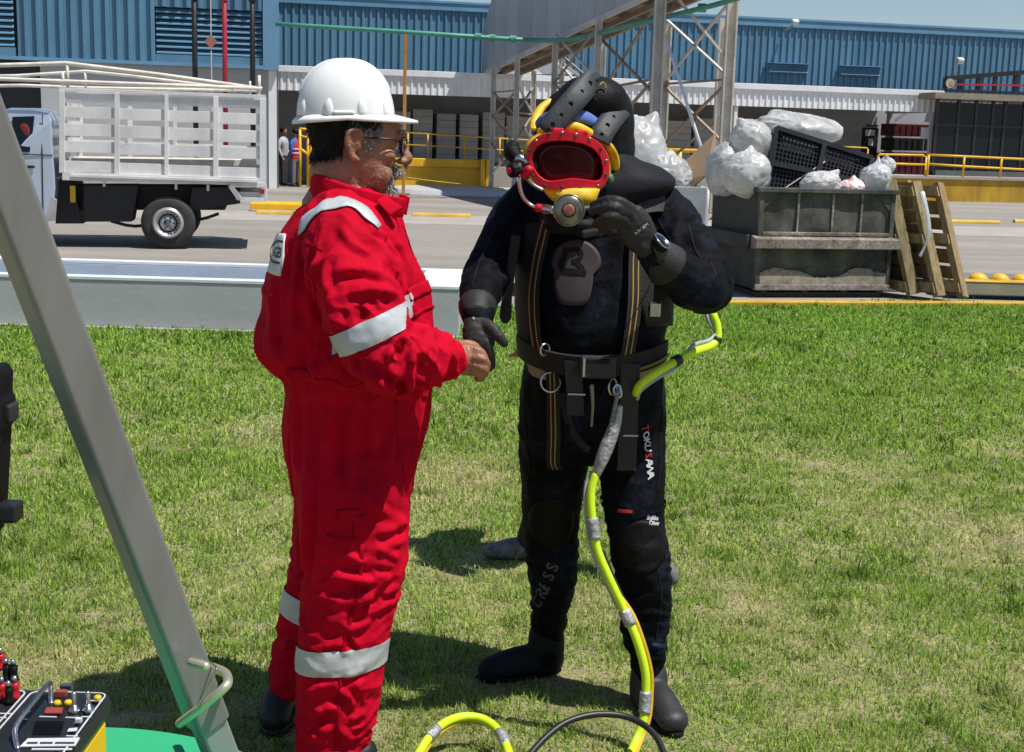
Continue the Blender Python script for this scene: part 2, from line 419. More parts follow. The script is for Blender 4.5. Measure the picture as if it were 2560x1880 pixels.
def make_grass():
    r = np.random.default_rng(3)
    bands = [(2.95, 3.8, 20000, 0.0016, 0.032), (3.8, 5.0, 15000, 0.0019, 0.034), (5.0, 6.8, 9500, 0.0026, 0.037), (6.8, 9.4, 5200, 0.0038, 0.041), (9.4, 14.2, 2900, 0.0056, 0.047)]
    PX = []; PY = []; WW = []; HH = []
    for y0, y1, dens, w, h in bands:
        half = 0.50 * y1 + 0.9; n = int(dens * (y1 - y0) * 2 * half)
        y = r.uniform(y0, y1, n); x = r.uniform(-half, half, n)
        out_ = np.abs(x) > 0.415 * y + 0.2; k = (~out_ | (r.random(n) < .45)) & (y < edge_y(x) + 0.03)
        x = x[k]; y = y[k]; PX.append(x); PY.append(y); WW.append(w * np.where(out_[k], 1.6, 1.0)); HH.append(np.full(len(x), h))
    X = np.concatenate(PX); Y = np.concatenate(PY); w = np.concatenate(WW); h = np.concatenate(HH); n = len(X)
    Q = np.stack([X, Y, np.zeros(n)], 1)
    big = pn(Q, 0.9, 1) + 0.6 * pn(Q, 2.3, 2); med = pn(Q, 5.5, 3); sm = pn(Q, 18, 4); tuft = pn(Q, 9, 6)
    # dry where the lawn is worn: more towards the front and the right, greener far off and on the left
    dry = 0.13 + 0.38 * big + 0.20 * med + 0.16 * sm + 0.012 * (6.3 - Y) + 0.03 * X * (Y < 7)
    for cx, cy, rad, amp in [(atz(u_, v_, 0).x, atz(u_, v_, 0).y, r_, a_) for u_, v_, r_, a_ in ((1150, 1190, 0.36, 0.55), (640, 1090, 0.25, 0.35), (380, 1130, 0.2, 0.25), (1780, 1480, 0.45, 0.35), (1950, 1100, 0.3, 0.3), (60, 1660, 0.35, 0.45), (400, 1500, 0.3, 0.2), (2400, 1350, 0.5, 0.2), (1450, 1560, 0.25, 0.35), (1150, 1860, 0.4, 0.2))]:
        dry += amp * np.exp(-((X - cx) ** 2 + ((Y - cy) * 0.8) ** 2) / (rad * rad))
    dry = np.clip(dry, 0.06, 0.88); dry[Y > 7.5] *= 0.55; dry[Y > 9.6] *= 0.45
    isdry = r.random(n) < dry
    bare = np.clip((pn(Q, 3.1, 12) + 0.5 * pn(Q, 11, 13) - 0.42) * 2.2, 0, 0.75); tram = np.zeros(n)
    for u_, v_ in ((835, 1880), (700, 1790), (1380, 1670), (1260, 1685), (1640, 1790), (1690, 1835), (1260, 1390)):
        q_ = atz(u_, v_, 0); tram = np.maximum(tram, np.exp(-((X - q_.x) ** 2 + (Y - q_.y) ** 2) / 0.16 ** 2))
    kill = r.random(n) < bare
    h = h * r.uniform(0.45, 1.15, n) * np.clip(1 + 0.75 * tuft + 0.4 * pn(Q, 2.0, 21), 0.35, 2.2) * np.where(isdry, 0.8, 1.0) * (1 - 0.55 * tram); h[kill] *= 0.25; cl = np.clip(pn(Q, 6.5, 31) + .4 * pn(Q, 15, 32) - .45, 0, .4) / .4; h *= 1 + .8 * cl; w = w * (1 + .5 * cl); isdry &= ~(cl > .4)
    tall = r.random(n) < 0.006; h[tall] *= 1.9
    az = r.uniform(0, 2 * math.pi, n); lean = np.abs(r.normal(0.72, 0.36, n)) + isdry * 0.45 + tram * 0.6
    lean = np.clip(lean, 0.05, 1.45)
    D = np.stack([np.cos(az), np.sin(az)], 1); S = np.stack([-np.sin(az + r.normal(0, .9, n)), np.cos(az + r.normal(0, .9, n))], 1)
    z0 = 0.003; l1 = lean * 0.55; l2 = lean * 1.25
    bx, by = X, Y
    mx = X + D[:, 0] * np.sin(l1) * h * 0.5; my = Y + D[:, 1] * np.sin(l1) * h * 0.5; mz = z0 + np.cos(l1) * h * 0.5
    tx = mx + D[:, 0] * np.sin(l2) * h * 0.5; ty = my + D[:, 1] * np.sin(l2) * h * 0.5; tz = np.maximum(mz + np.cos(l2) * h * 0.5, 0.004)
    V = np.empty((n, 5, 3))
    V[:, 0] = np.stack([bx - S[:, 0] * w, by - S[:, 1] * w, np.full(n, z0)], 1); V[:, 1] = np.stack([bx + S[:, 0] * w, by + S[:, 1] * w, np.full(n, z0)], 1)
    V[:, 2] = np.stack([mx + S[:, 0] * w * .85, my + S[:, 1] * w * .85, mz], 1); V[:, 3] = np.stack([mx - S[:, 0] * w * .85, my - S[:, 1] * w * .85, mz], 1)
    V[:, 4] = np.stack([tx, ty, tz], 1)
    base = np.arange(n)[:, None] * 5
    loops = np.concatenate([base + np.array([[0, 1, 2]]), base + np.array([[0, 2, 3]]), base + np.array([[3, 2, 4]])], 1).ravel()
    nf = n * 3
    me = bpy.data.meshes.new('grass'); me.vertices.add(n * 5); me.vertices.foreach_set('co', V.ravel())
    me.loops.add(nf * 3); me.loops.foreach_set('vertex_index', loops.astype(np.int32))
    me.polygons.add(nf); me.polygons.foreach_set('loop_start', np.arange(nf, dtype=np.int32) * 3)
    me.update(calc_edges=True)
    t = r.random(n)[:, None]; u = r.random(n)[:, None]
    g1 = np.array([0.26, 0.445, 0.042]); g2 = np.array([0.47, 0.60, 0.115]); g3 = np.array([0.11, 0.23, 0.026])
    gc = g1 * (1 - t) + g2 * t; gc = np.where(u < 0.34, g3 * (0.6 + 0.8 * t), gc)
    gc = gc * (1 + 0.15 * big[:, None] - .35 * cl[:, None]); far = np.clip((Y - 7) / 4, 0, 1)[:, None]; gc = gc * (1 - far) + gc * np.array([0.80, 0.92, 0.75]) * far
    d1 = np.array([0.62, 0.54, 0.28]); d2 = np.array([0.48, 0.47, 0.17]); d3 = np.array([0.74, 0.65, 0.42])
    dc = np.where(u < 0.5, d1 * (1 - t) + d2 * t, d1 * (1 - t) + d3 * t)
    a_ = np.clip((dry[:, None] - .16) * 1.5 + (t - .5) * .30, 0, 1) ; a_ = np.where(isdry[:, None], np.clip(a_ + .30, 0, 1), a_ * .55); c = gc * (1 - a_) + dc * a_; c = np.concatenate([np.clip(c, 0, 1), np.ones((n, 1))], 1)
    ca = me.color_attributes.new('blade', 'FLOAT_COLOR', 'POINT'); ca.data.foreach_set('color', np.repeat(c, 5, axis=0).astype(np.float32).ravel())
    m = bpy.data.materials.new('grass_blades'); m.use_nodes = True; nt = m.node_tree; b = nt.nodes['Principled BSDF']
    a = nt.nodes.new('ShaderNodeAttribute'); a.attribute_name = 'blade'; nt.links.new(a.outputs['Color'], b.inputs['Base Color'])
    b.inputs['Roughness'].default_value = 0.55; b.inputs['Specular IOR Level'].default_value = 0.35
    tr = nt.nodes.new('ShaderNodeBsdfTranslucent'); nt.links.new(a.outputs['Color'], tr.inputs[0]); mx_ = nt.nodes.new('ShaderNodeMixShader'); mx_.inputs[0].default_value = 0.42
    nt.links.new(b.outputs[0], mx_.inputs[1]); nt.links.new(tr.outputs[0], mx_.inputs[2]); nt.links.new(mx_.outputs[0], nt.nodes['Material Output'].inputs[0])
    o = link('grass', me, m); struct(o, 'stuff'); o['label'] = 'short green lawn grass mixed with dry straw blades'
    return o
make_grass()

# ------------------------------------------------------------------ low painted trough wall on the left
def trough():
    t = thing('concrete_trough', 'long low grey concrete trough with white painted rim beside the lawn', 'concrete trough', (-2.5, PL.y + 0.1, 0))
    yf = PL.y + 0.09; h = 0.425; xr = at(1150, 690, yf).x; x0 = -8.0; w = 0.13; yb = yf + 1.42; rw = 0.36
    MB().b2((x0, yf, 0), (xr, yf + w, h - 0.03)).build('front_wall', m_ptgrey, t, bevel=0.006)
    MB().b2((x0, yb - w, 0), (xr, yb, h - 0.03)).build('rear_wall', m_ptblue, t, bevel=0.006)
    MB().b2((xr - rw, yf + w + 0.002, 0), (xr - 0.002, yb - w - 0.002, h - 0.033)).build('end_wall', m_ptgrey, t)
    MB().b2((x0, yf + w, 0.005), (xr - rw, yb - w, 0.03)).build('trough_bed', m_ptgrey, t)
    r = MB(); r.b2((x0, yf - 0.006, h - 0.029), (xr + 0.004, yf + w, h)).b2((x0, yb - w, h - 0.029), (xr + 0.004, yb, h)).b2((xr - rw, yf + w, h - 0.029), (xr + 0.004, yb - w, h))
    r.build('painted_rim', m_ptwhite, t, bevel=0.005)
    MB().b2((x0, yf - 0.06, 0.0), (xr + 0.05, yf - 0.002, 0.022)).build('footing', m_concL, t, bevel=0.006)
trough()
# white slab over black blocks that paint in the dark gap below, seen between the diver's arm and body
def slab():
    p = atz(1255, 742, 0.0); t = thing('loading_slab', 'white slab end on dark sleepers seen under the diver\'s bent arm', 'slab', (p.x, p.y, 0))
    MB().b2((p.x - 0.05, p.y + 0.05, 0.14), (p.x + 1.2, p.y + 0.75, 0.27)).build('slab_top', m_ptwhite, t, bevel=0.01)
    for k in range(3): MB().b2((p.x + 0.02 + k * 0.45, p.y + 0.07, 0.0), (p.x + 0.2 + k * 0.45, p.y + 0.73, 0.139)).build('gap_shade', m_black, t)
slab()
# kerb and paving on the right
def kerbs():
    y0 = PR.y + 0.02
    k = MB(); k.hexa([(1.5, edge_y(1.5) + .01, 0), (9, edge_y(9) + .01, 0), (9, edge_y(9) + .16, 0), (1.5, edge_y(1.5) + .16, 0), (1.5, edge_y(1.5) + .01, .05), (9, edge_y(9) + .01, .05), (9, edge_y(9) + .16, .05), (1.5, edge_y(1.5) + .16, .05)])
    struct(k.build('kerb', m_yeld, bevel=0.01))
    a = atz(2395, 752, 0.0); b = Vector((a.x + 3.5, a.y + 0.45, 0))
    t = thing('raised_kerb', 'olive grey raised kerb block with yellow top beside the leaning pallets', 'kerb', a)
    y1 = a.y + 0.17
    MB().b2((a.x, y1, 0.05), (a.x + 3.5, y1 + 0.45, 0.19)).build('kerb_face', mat('olive_kerb', (0.30, 0.29, 0.20), 0.8, 0, 0.15, 3, bump=0.3, bs=30), t, bevel=0.012)
    MB().b2((a.x, y1 - 0.004, 0.191), (a.x + 3.5, y1 + 0.25, 0.205)).build('painted_edge', m_yeld, t, bevel=0.006)
    q = MB().b2((a.x - 0.6, y1 + 0.55, 0.004), (a.x + 4, y1 + 2.9, 0.03)).build('asphalt_patch', m_asph); struct(q)
    for i, U in enumerate((2443, 2497, 2550, 2603)):
        p = at(U, 690, y1 + 0.40); d = thing('traffic_dome', ['yellow half dome marker nearest the leaning pallets', 'second yellow half dome marker from the pallets', 'third yellow half dome marker from the pallets', 'yellow half dome marker at the picture edge'][i], 'traffic dome', (p.x, y1 + 0.42, 0.19), 'yellow domes along the kerb')
        MB().lathe((p.x, y1 + 0.36, 0.19), (0, 0, 1), [(0, 0.105), (0.008, 0.105), (0.03, 0.095), (0.05, 0.078), (0.066, 0.05), (0.073, 0.02), (0.074, 0.0)], 20).build('dome', m_yel, d, smooth=True)
        MB().lathe((p.x, y1 + 0.36, 0.188), (0, 0, 1), [(0, 0.113), (0.006, 0.113), (0.0065, 0.0)], 20).build('base_ring', m_yeld, d)
kerbs()

# wheel stops and painted strips in the yard
def stops():
    for (U0, U1, V, hh, dd, lab, mt) in ((625, 745, 527, 0.20, 0.30, 'yellow parking block behind the white truck', m_yel), ):
        a, b = atz(U0, V, 0), atz(U1 + 40, V + 3, 0); t = thing('parking_block', lab, 'parking block', a)
        R = [[(x, a.y + q[0], q[1]) for q in ((0, 0), (0.02, hh * .8), (0.07, hh), (dd - .07, hh), (dd - .02, hh * .8), (dd, 0))] for x in (a.x + 0.03, b.x)]
        MB().rings([[(x, a.y - 0.0 + q[0], q[1]) for q in ((0, 0.004), (0.02, hh * .75), (0.08, hh), (dd - .08, hh), (dd - .02, hh * .75), (dd, 0.004))] for x in (a.x, a.x + 0.06, b.x)]).build('block', m_yel, t, bevel=0.015)
        MB().b2((a.x + 0.05, a.y - 0.25, 0.0), (b.x, a.y - 0.02, 0.035)).build('kerb_strip', m_concL, t)
    for U0, U1, V, lab in ((640, 735, 536, 'thin worn wheel stop in front of the yellow parking block'), (1030, 1178, 541, 'thin worn wheel stop between the two men'), (2362, 2485, 557, 'thin worn wheel stop right of the leaning pallets'), (2538, 2640, 557, 'thin worn wheel stop at the right picture edge')):
        a, b = atz(U0, V, 0), atz(U1, V, 0); b.y = a.y + (b.x - a.x) * 0.1
        R = []
        o = MB()
        for p in (a, b): R.append([(p.x, p.y + q[0], q[1]) for q in ((0, 0.003), (0.02, 0.055), (0.05, 0.075), (0.13, 0.075), (0.16, 0.055), (0.18, 0.003))])
        tag(o.rings(R).build('wheel_stop', m_yeld, bevel=0.008), lab, 'wheel stop', 'worn wheel stops across the yard')
    # repaired concrete strip across the yard
    s = MB().add([(-25, 22.2, 0.004), (30, 27.5, 0.004), (30, 31, 0.004), (-25, 24.6, 0.004)], [(0, 1, 2, 3)]).build('pavement', m_concL); struct(s)
stops()

# ------------------------------------------------------------------ the warehouse, built in its own frame: x along the front, y back, z up
FA = Vector((-7.55, 43.4, 0)); FU = Vector((CY, SY, 0)); FN = Vector((-SY, CY, 0))
def fac(U, V, ly=0.0):
    d = ray(U, V); A = FA + FN * ly; k = (A - CAM).dot(FN) / d.dot(FN); p = CAM + d * k - FA
    return p.dot(FU), p.z
def fw(lx, ly, z=0.0): return FA + FU * lx + FN * ly + Vector((0, 0, z))
def rib_sheet(w, h, pitch, dep, n=None):
    """one trapezoid-ribbed sheet, its left bottom corner at the origin, ribs towards -y"""
    n = n or max(1, round(w / pitch)); p = w / n; pr = []
    for k in range(n):
        x = k * p; pr += [(x, 0), (x + p * .52, 0), (x + p * .64, -dep), (x + p * .88, -dep)]
    pr.append((w - 0.004, 0))
    m = len(pr); V = [(x, y, 0) for x, y in pr] + [(x, y, h) for x, y in pr]
    me = bpy.data.meshes.new('sheet'); me.from_pydata(V, [], [(i, i + 1, m + i + 1, m + i) for i in range(m - 1)]); me.update(); return me
def sheets(parent, x0, x1, z0, z1, ly, w, pitch, dep, m, name='cladding_panel'):
    n = max(1, round((x1 - x0) / w)); w = (x1 - x0) / n; me = rib_sheet(w, z1 - z0, pitch, dep); me.materials.append(m)
    for k in range(n):
        o = bpy.data.objects.new(name, me); COL.objects.link(o); o.parent = parent; o.location = (x0 + k * w, ly - 0.003 * (k % 2), z0)
def lb(lo, hi, name, m, parent, bevel=0.0):
    return MB().b2(lo, hi).build(name, m, parent, bevel=bevel, local=True)

wh = thing('warehouse', 'long blue ribbed metal warehouse across the yard behind the diver', 'warehouse', FA, yaw=YAW)
x0 = fac(640, 100)[0]; x1 = fac(2760, 100)[0]
zt = fac(1850, 45)[1]; zb = fac(1850, 215)[1]
sheets(wh, x0, x1, fac(1850, 232)[1], zt - 0.22, 0.0, 1.0, 0.25, 0.05, m_blue)
lb((x0, -0.10, zt - 0.24), (x1, 0.05, zt), 'roof_trim', m_blue2, wh, 0.01)
lb((x0, -0.13, zt - 0.02), (x1, 0.02, zt + 0.07), 'gutter', m_blue2, wh, 0.01)
lb((x0, 0.06, 0), (x1, 0.3, zt - 0.1), 'wall_core', m_dkgrey, wh)
lb((x0, -0.02, 0), (fac(2500, 300)[0], 0.05, fac(1850, 232)[1] - .01), 'lower_wall', m_grey, wh)
lb((x0, 0.3, zt - 0.1), (x1, 18, zt - 0.02), 'roof', m_blue2, wh)
# small louvred vents
for U0, U1, V0, V1 in ((1918, 2018, 158, 185), (2100, 2198, 165, 192)):
    a, za = fac(U0, V0, -0.1); b, zb_ = fac(U1, V1, -0.1)
    v = lb((a, -0.14, zb_), (b, -0.051, za), 'vent', m_blue2, wh)
    for k in range(4):
        z = zb_ + (za - zb_) * (k + 0.5) / 4
        o = MB().add([(a + .03, -0.145, z - .05), (b - .03, -0.145, z - .05), (b - .03, -0.19, z - 0.0), (a + .03, -0.19, z - 0.0), (b - .03, -0.145, z + .05), (a + .03, -0.145, z + .05)], [(0, 1, 2, 3), (3, 2, 4, 5)]).build('slat', m_blue, None, local=True); o.parent = v
    h = lb((a - .04, -0.26, za + 0.003), (b + .04, -0.052, za + 0.03), 'hood', m_blue2, None); h.parent = v
# awning
AY = -3.6
a0, zf0 = fac(690, 213, AY); a1, _ = fac(2338, 277, AY)
zf_b = fac(1740, 261, AY)[1]; zf_t = fac(1740, 206, AY)[1]
aw = thing('awning', 'long white ribbed metal awning along the blue warehouse front', 'awning', FA, yaw=YAW)
sheets(aw, a0, a1, zf_b, zf_t - 0.13, AY, 1.0, 0.2, 0.035, m_white, 'fascia_panel')
lb((a0, AY - 0.09, zf_t - 0.15), (a1 + 0.25, AY + 0.02, zf_t + 0.03), 'flashing', m_white, aw, 0.01)
lb((a0, AY + 0.03, zf_t - 0.06), (a1, -0.16, zf_t - 0.02), 'awning_roof', m_dkgrey, aw)
lb((a1 + 0.002, AY + 0.0, zf_b), (a1 + 0.05, -0.2, zf_t - 0.14), 'end_panel', m_white, aw)
for k in range(12):
    x = a0 + 0.6 + k * (a1 - a0 - 1.2) / 11
    lb((x - 0.06, AY + 0.06, zf_b + 0.1), (x + 0.06, -0.17, zf_t - 0.07), 'rafter', m_dkgrey, aw)
for U in (1838, 2330):
    x, _ = fac(U, 300, AY + 0.1); lb((x - 0.06, AY + 0.05, 0.6), (x + 0.06, AY + 0.17, zf_b - 0.002), 'post', m_white, aw)
x, zc = fac(2226, 300, -0.6); lb((x - 0.1, -0.7, 0.7), (x + 0.1, -0.5, zf_b + .3), 'inner_column', m_grey, aw)
MB().bar((x + 0.1, -0.6, fac(2240, 305, -.6)[1]), (fac(2290, 283, -.9)[0], -0.9, zf_b + 0.3), 0.1, 0.12).build('brace', m_grey, aw, local=True)
# dock platform and things on it
DZ = 0.70
dk = thing('loading_dock', 'concrete loading dock platform with yellow edge under the white awning', 'loading dock', FA, yaw=YAW)
dx0, _ = fac(985, 430, AY - .2); dx1, _ = fac(1420, 430, AY - .2); dx2, _ = fac(2800, 430, AY - .2)
lb((dx0, AY - 0.1, 0), (dx2, -0.05, DZ), 'platform', m_concL, dk)
zc0 = fac(1100, 397, AY - .35)[1]; zc1 = fac(1100, 418, AY - .35)[1]; zc2 = fac(1100, 455, AY - .35)[1]
lb((dx0 - 1.5, AY - 0.42, zc1), (fac(1225, 400, AY - .3)[0], AY - 0.11, zc0), 'edge_beam', m_yel, dk, 0.02)
lb((dx0 - 1.5, AY - 0.30, 0.02), (fac(1228, 400, AY - .3)[0], AY - 0.105, zc1 - 0.005), 'dock_face', m_yel, dk)
for U, w in ((1206, 10), (1218, 6)):
    a = fac(U, 430, AY - .5)[0]; lb((a - w / 160, AY - 0.55, 0), (a + w / 160, AY - 0.43, zc0 + 0.02), 'bumper_post', m_yel, dk)
ya, _ = fac(2322, 480, AY - .2)
rl = thing('ramp_wall', 'yellow painted ramp wall with pale coping below the right railing', 'ramp wall', FA, yaw=YAW)
zr = fac(2420, 445, AY - 2.2)[1]
lb((fac(2200, 470, AY - 2.2)[0], AY - 2.3, 0), (fac(2800, 470, AY - 2.2)[0], AY - 2.1, zr - 0.05), 'wall_face', mat('old_yellow_wall', (0.46, 0.27, 0.02), 0.75, 0, 0.25, 1.3, stretch=(1, 1, .4), fine=0.1, fs=8), rl)
lb((fac(2200, 470, AY - 2.2)[0], AY - 2.36, zr - 0.049), (fac(2800, 470, AY - 2.2)[0], AY - 0.11, zr + 0.03), 'coping', m_concL, rl)
def bollard(U, V0, V1, w, lab):
    p = atz(U, V1, 0); px = FPX / p.y; h = (V1 - V0) / px; t = thing('bollard', lab, 'bollard', p, 'yellow bollards by the loading dock')
    MB().box((p.x, p.y, h / 2), (w / px, w / px, h)).build('post', m_yel, t, bevel=0.02)
    MB().box((p.x, p.y, h + 0.015), (w / px * .9, w / px * .9, 0.028)).build('cap', m_yel, t, bevel=0.01)
bollard(1228, 396, 466, 20, 'square yellow bollard at the dock corner just left of the diver')
bollard(1262, 412, 470, 20, 'square yellow bollard half hidden by the diver\'s shoulder')
bollard(676, 362, 458, 10, 'thin yellow bollard behind the tail of the white truck')
# yellow railings
def railing(name, lab, pts, posts, ly, r, zbase):
    t = thing(name, lab, 'railing', FA, 'yellow pipe railings by the dock', yaw=YAW)
    for row in pts:
        MB().tube([(fac(U, V, ly)[0], ly, fac(U, V, ly)[1]) for U, V in row], r, 8).build('rail', m_yel, t, True, local=True)
    for U, V in posts:
        x, z = fac(U, V, ly); MB().cyl((x, ly, zbase), (x, ly, z), r * 1.05, n=8).build('upright', m_yel, t, True, local=True)
railing('pipe_railing', 'yellow pipe railing in front of the wrapped loads between the two men', [[(1008, 331), (1350, 352)], [(1008, 361), (1350, 380)]], [(1020, 332), (1070, 335), (1162, 341), (1250, 346), (1340, 351)], AY + 0.3, 0.022, DZ)
railing('pipe_railing', 'yellow hooped pipe railing above the small white bag', [[(2196, 410), (2194, 392), (2200, 386), (2308, 388), (2316, 394), (2316, 445)], [(2200, 408), (2316, 412)]], [(2196, 392), (2316, 392)], AY - 2.0, 0.035, 0)
railing('pipe_railing', 'yellow pipe railing on the ramp wall at the right edge', [[(2322, 387), (2410, 391), (2560, 398), (2700, 405)], [(2322, 410), (2410, 416), (2560, 424), (2700, 432)]], [(2322, 387), (2411, 391), (2504, 396), (2600, 400)], AY - 2.2, 0.036, zr)
railing('pipe_railing', 'thick yellow pipe rail behind the cardboard sheet', [[(1600, 374), (1925, 380)]], [(1700, 376), (1905, 380)], AY - 1.0, 0.07, 0)
railing('pipe_railing', 'small yellow pipe hoop behind the black plastic pallet', [[(2095, 400), (2095, 366), (2168, 370), (2172, 395)]], [(2170, 372)], AY + 0.2, 0.025, DZ)
railing('pipe_railing', 'yellow pipe railing on the ramp behind the red man\'s hat', [[(748, 322), (772, 324)], [(748, 340), (775, 345), (800, 380)], [(748, 370), (775, 390)]], [(750, 322), (770, 330), (778, 360)], AY - 0.6, 0.04, 0)
# wrapped loads standing on the dock
edges = [(985, 1028), (1033, 1082), (1092, 1139), (1151, 1197), (1207, 1262), (1268, 1330), (1340, 1420), (1500, 1570), (1576, 1640), (1655, 1730), (1740, 1810), (1845, 1905), (1915, 1990)]
names = ['first', 'second', 'third', 'fourth', 'fifth', 'sixth', 'seventh', 'eighth', 'ninth', 'tenth', 'eleventh', 'twelfth', 'thirteenth']
for i, (U0, U1) in enumerate(edges):
    ly = -1.6; a, zz = fac(U0, 278 + i * 2.5, ly); b, _ = fac(U1, 290, ly)
    t = thing('wrapped_load', 'pale wrapped pallet load under the awning, %s from the left' % names[i], 'pallet load', fw(a, ly, DZ), 'wrapped loads on the loading dock', yaw=YAW)
    n = 7; top = zz + (0.1 if i % 3 == 1 else 0.0) - DZ; w = b - a
    for k in range(n):
        j = 0.012 * ((i * 7 + k * 5) % 5 - 2) * 0.5
        MB().b2((j, 0, 0.10 + (top - 0.1) * k / n + 0.004), (w + j, 1.0, 0.10 + (top - 0.1) * (k + 1) / n)).build('layer', m_load, t, bevel=0.012, local=True)
    MB().b2((0.02, 0.02, 0.001), (w - 0.02, 0.98, 0.10)).build('pallet_base', m_rust, t, local=True)
# dock door with papers
a, zt_ = fac(2157, 319, -0.06); b, _ = fac(2197, 319, -0.06)
dr = lb((a, -0.07, DZ), (b, -0.021, zt_), 'door', m_black, wh, 0.01)
for (U0, U1, V0, V1) in ((2164, 2187, 324, 340), (2172, 2182, 346, 364)):
    c, z1_ = fac(U0, V0, -0.08); d, z0_ = fac(U1, V1, -0.08); p = lb((c, -0.078, z0_), (d, -0.071, z1_), 'paper', m_white, None); p.parent = dr
c, z1_ = fac(2134, 332, -0.05); d, z0_ = fac(2150, 358, -0.05); lb((c, -0.034, z0_), (d, -0.021, z1_), 'notice', m_load, wh)
c, z1_ = fac(2168, 312, -0.1); d, z0_ = fac(2197, 316, -0.1); lb((c, -0.09, z0_), (d, -0.021, z1_), 'door_sign', m_black, wh)
# dark red and black crates beyond the door
m_crred = mat('dark_red_plastic', (0.07, 0.008, 0.012), 0.5, 0, 0.2, 3)
for i, (U0, U1, V0, V1, m_, lab) in enumerate(((2234, 2322, 308, 342, m_crred, 'dark red stacked crate, topmost beyond the dock door'), (2234, 2322, 343, 378, m_black, 'black stacked crate between two dark red ones'), (2234, 2322, 379, 425, m_crred, 'dark red stacked crate, lowest beyond the dock door'))):
    ly = -1.2; a, z1_ = fac(U0, V0, ly); b, z0_ = fac(U1, V1, ly); z0_ = DZ if i == 2 else z0_
    t = thing('stack_crate', lab, 'crate', fw(a, ly, z0_), 'crates stacked beyond the dock door', yaw=YAW)
    MB().b2((0, 0, 0), (b - a, 0.9, z1_ - z0_ - 0.01)).build('crate_body', m_, t, bevel=0.02, local=True)
    for k in range(6): MB().b2(((b - a) * (k + .2) / 6, -0.03, 0.03), ((b - a) * (k + .4) / 6, -0.001, z1_ - z0_ - 0.05)).build('rib', m_, t, local=True)
# white notice board on a stand
a, z1_ = fac(2304, 318, AY - .1); b, z0_ = fac(2321, 347, AY - .1); t = thing('notice_stand', 'small white notice board on a thin stand by the awning post', 'notice board', fw(a, AY - .1, 0), yaw=YAW)
MB().b2((0, 0, z0_), (b - a, 0.02, z1_)).build('board', m_white, t, bevel=0.004, local=True); MB().cyl(((b - a) / 2, 0.03, 0), ((b - a) / 2, 0.03, z1_ - .05), 0.015).build('stand', m_steel, t, local=True)
# dark glazed entrance on the right
en = thing('glazed_entrance', 'dark glazed entrance with black roof truss at the right edge', 'entrance', FA, yaw=YAW)
ly = -4.4; ex0, _ = fac(2342, 300, ly); ex1, _ = fac(2790, 300, ly); ez = fac(2450, 242, ly)[1]; ez2 = fac(2450, 212, ly)[1]
mull = [fac(U, 300, ly)[0] for U in (2342, 2396, 2440, 2482, 2512, 2560, 2640, 2720, 2790)]
for i in range(len(mull) - 1): lb((mull[i] + .04, ly + 0.03, 0.95), (mull[i + 1] - .04, ly + 0.06, ez - 0.2), 'pane', m_glass, en)
for x in mull: lb((x - 0.05, ly, 0.6), (x + 0.05, ly + 0.1, ez - 0.12), 'mullion', m_black, en)
lb((ex0, ly + .005, fac(2450, 318, ly)[1]), (ex1, ly + 0.095, fac(2450, 313, ly)[1]), 'transom', m_black, en)
lb((ex0 - .3, ly - 0.3, ez - 0.11), (ex1, ly + 2, ez + 0.08), 'canopy', mat('tan_edge', (0.26, 0.22, 0.17), 0.7, 0, .2, 2), en)
lb((ex0, ly + 0.12, 0.2), (ex1, ly + 0.2, ez - 0.2), 'inner_wall', m_dkgrey, en)
lb((ex0, ly - 0.2, 0.3), (ex1, ly + 0.11, 0.94), 'plinth', m_dkgrey, en)
tz0, tz1 = fac(2365, 234, ly)[1], fac(2365, 196, ly)[1]
tzr = fac(2560, 178, ly)[1]
MB().bar((ex0 + 0.2, ly, tz1), (ex1, ly, tzr + 0.35), 0.12, 0.14).build('top_chord', m_black, en, local=True)
MB().bar((ex0 + 0.2, ly - .02, tz0 + 0.10), (ex1, ly - .02, tz0 + 0.10), 0.10, 0.09).build('bottom_chord', m_black, en, local=True)
MB().bar((ex0 + 0.2, ly - .05, (tz0 + tz1) / 2 + .05), (ex1, ly - .05, (tz0 + tz1) / 2 + .2), 0.04, 0.06).build('red_pipe', m_redp, en, local=True)
for U in (2362, 2400, 2445, 2486, 2538, 2600, 2680):
    x, _ = fac(U, 220, ly); f_ = (x - ex0) / (ex1 - ex0); MB().b2((x - 0.07, ly - 0.04, tz0 + .15), (x + 0.07, ly + .04, tz1 + (tzr + .35 - tz1) * f_)).build('truss_post', m_black, en, local=True)
x, z = fac(2376, 208, ly - .2); MB().lathe((x, ly - 0.16, z), (0, -1, 0), [(0, 0.15), (0.03, 0.15), (0.031, 0.0)], 24).build('round_logo', m_load, en, local=True)
o = MB().lathe((x + .05, ly - 0.192, z), (0, -1, 0), [(0, 0.07), (0.01, 0.07), (0.011, 0.0)], 20).build('logo_core', m_orange, en, local=True)
# lamps on the wall
def lamp(U, V, s, lab, arm, m_):
    x, z = fac(U, V, -arm); t = thing('flood_lamp', lab, 'flood lamp', fw(x, -0.14, z - 0.1), 'flood lamps on the warehouse', yaw=YAW)
    MB().bar((0, 0.0, -0.15), (0, -arm + 0.15, -0.02), 0.05, 0.05).build('arm', m_steel, t, local=True)
    MB().box((0, -arm + 0.14, 0.05), (s, s * 0.7, s * .8), Matrix.Rotation(0.5, 3, 'X')).build('lamp_head', m_, t, bevel=0.04, local=True)
    MB().box((0, -arm + 0.14 - s * .33, 0.05 - s * 0.2), (s * .8, 0.02, s * .6), Matrix.Rotation(0.5, 3, 'X')).build('lens', m_white, t, local=True)
lamp(1988, 52, 0.24, 'white flood lamp on the warehouse roof edge against the sky', 0.9, m_white)
lamp(2400, 148, 0.26, 'grey flood lamp on the blue wall above the truss', 0.5, m_steel)

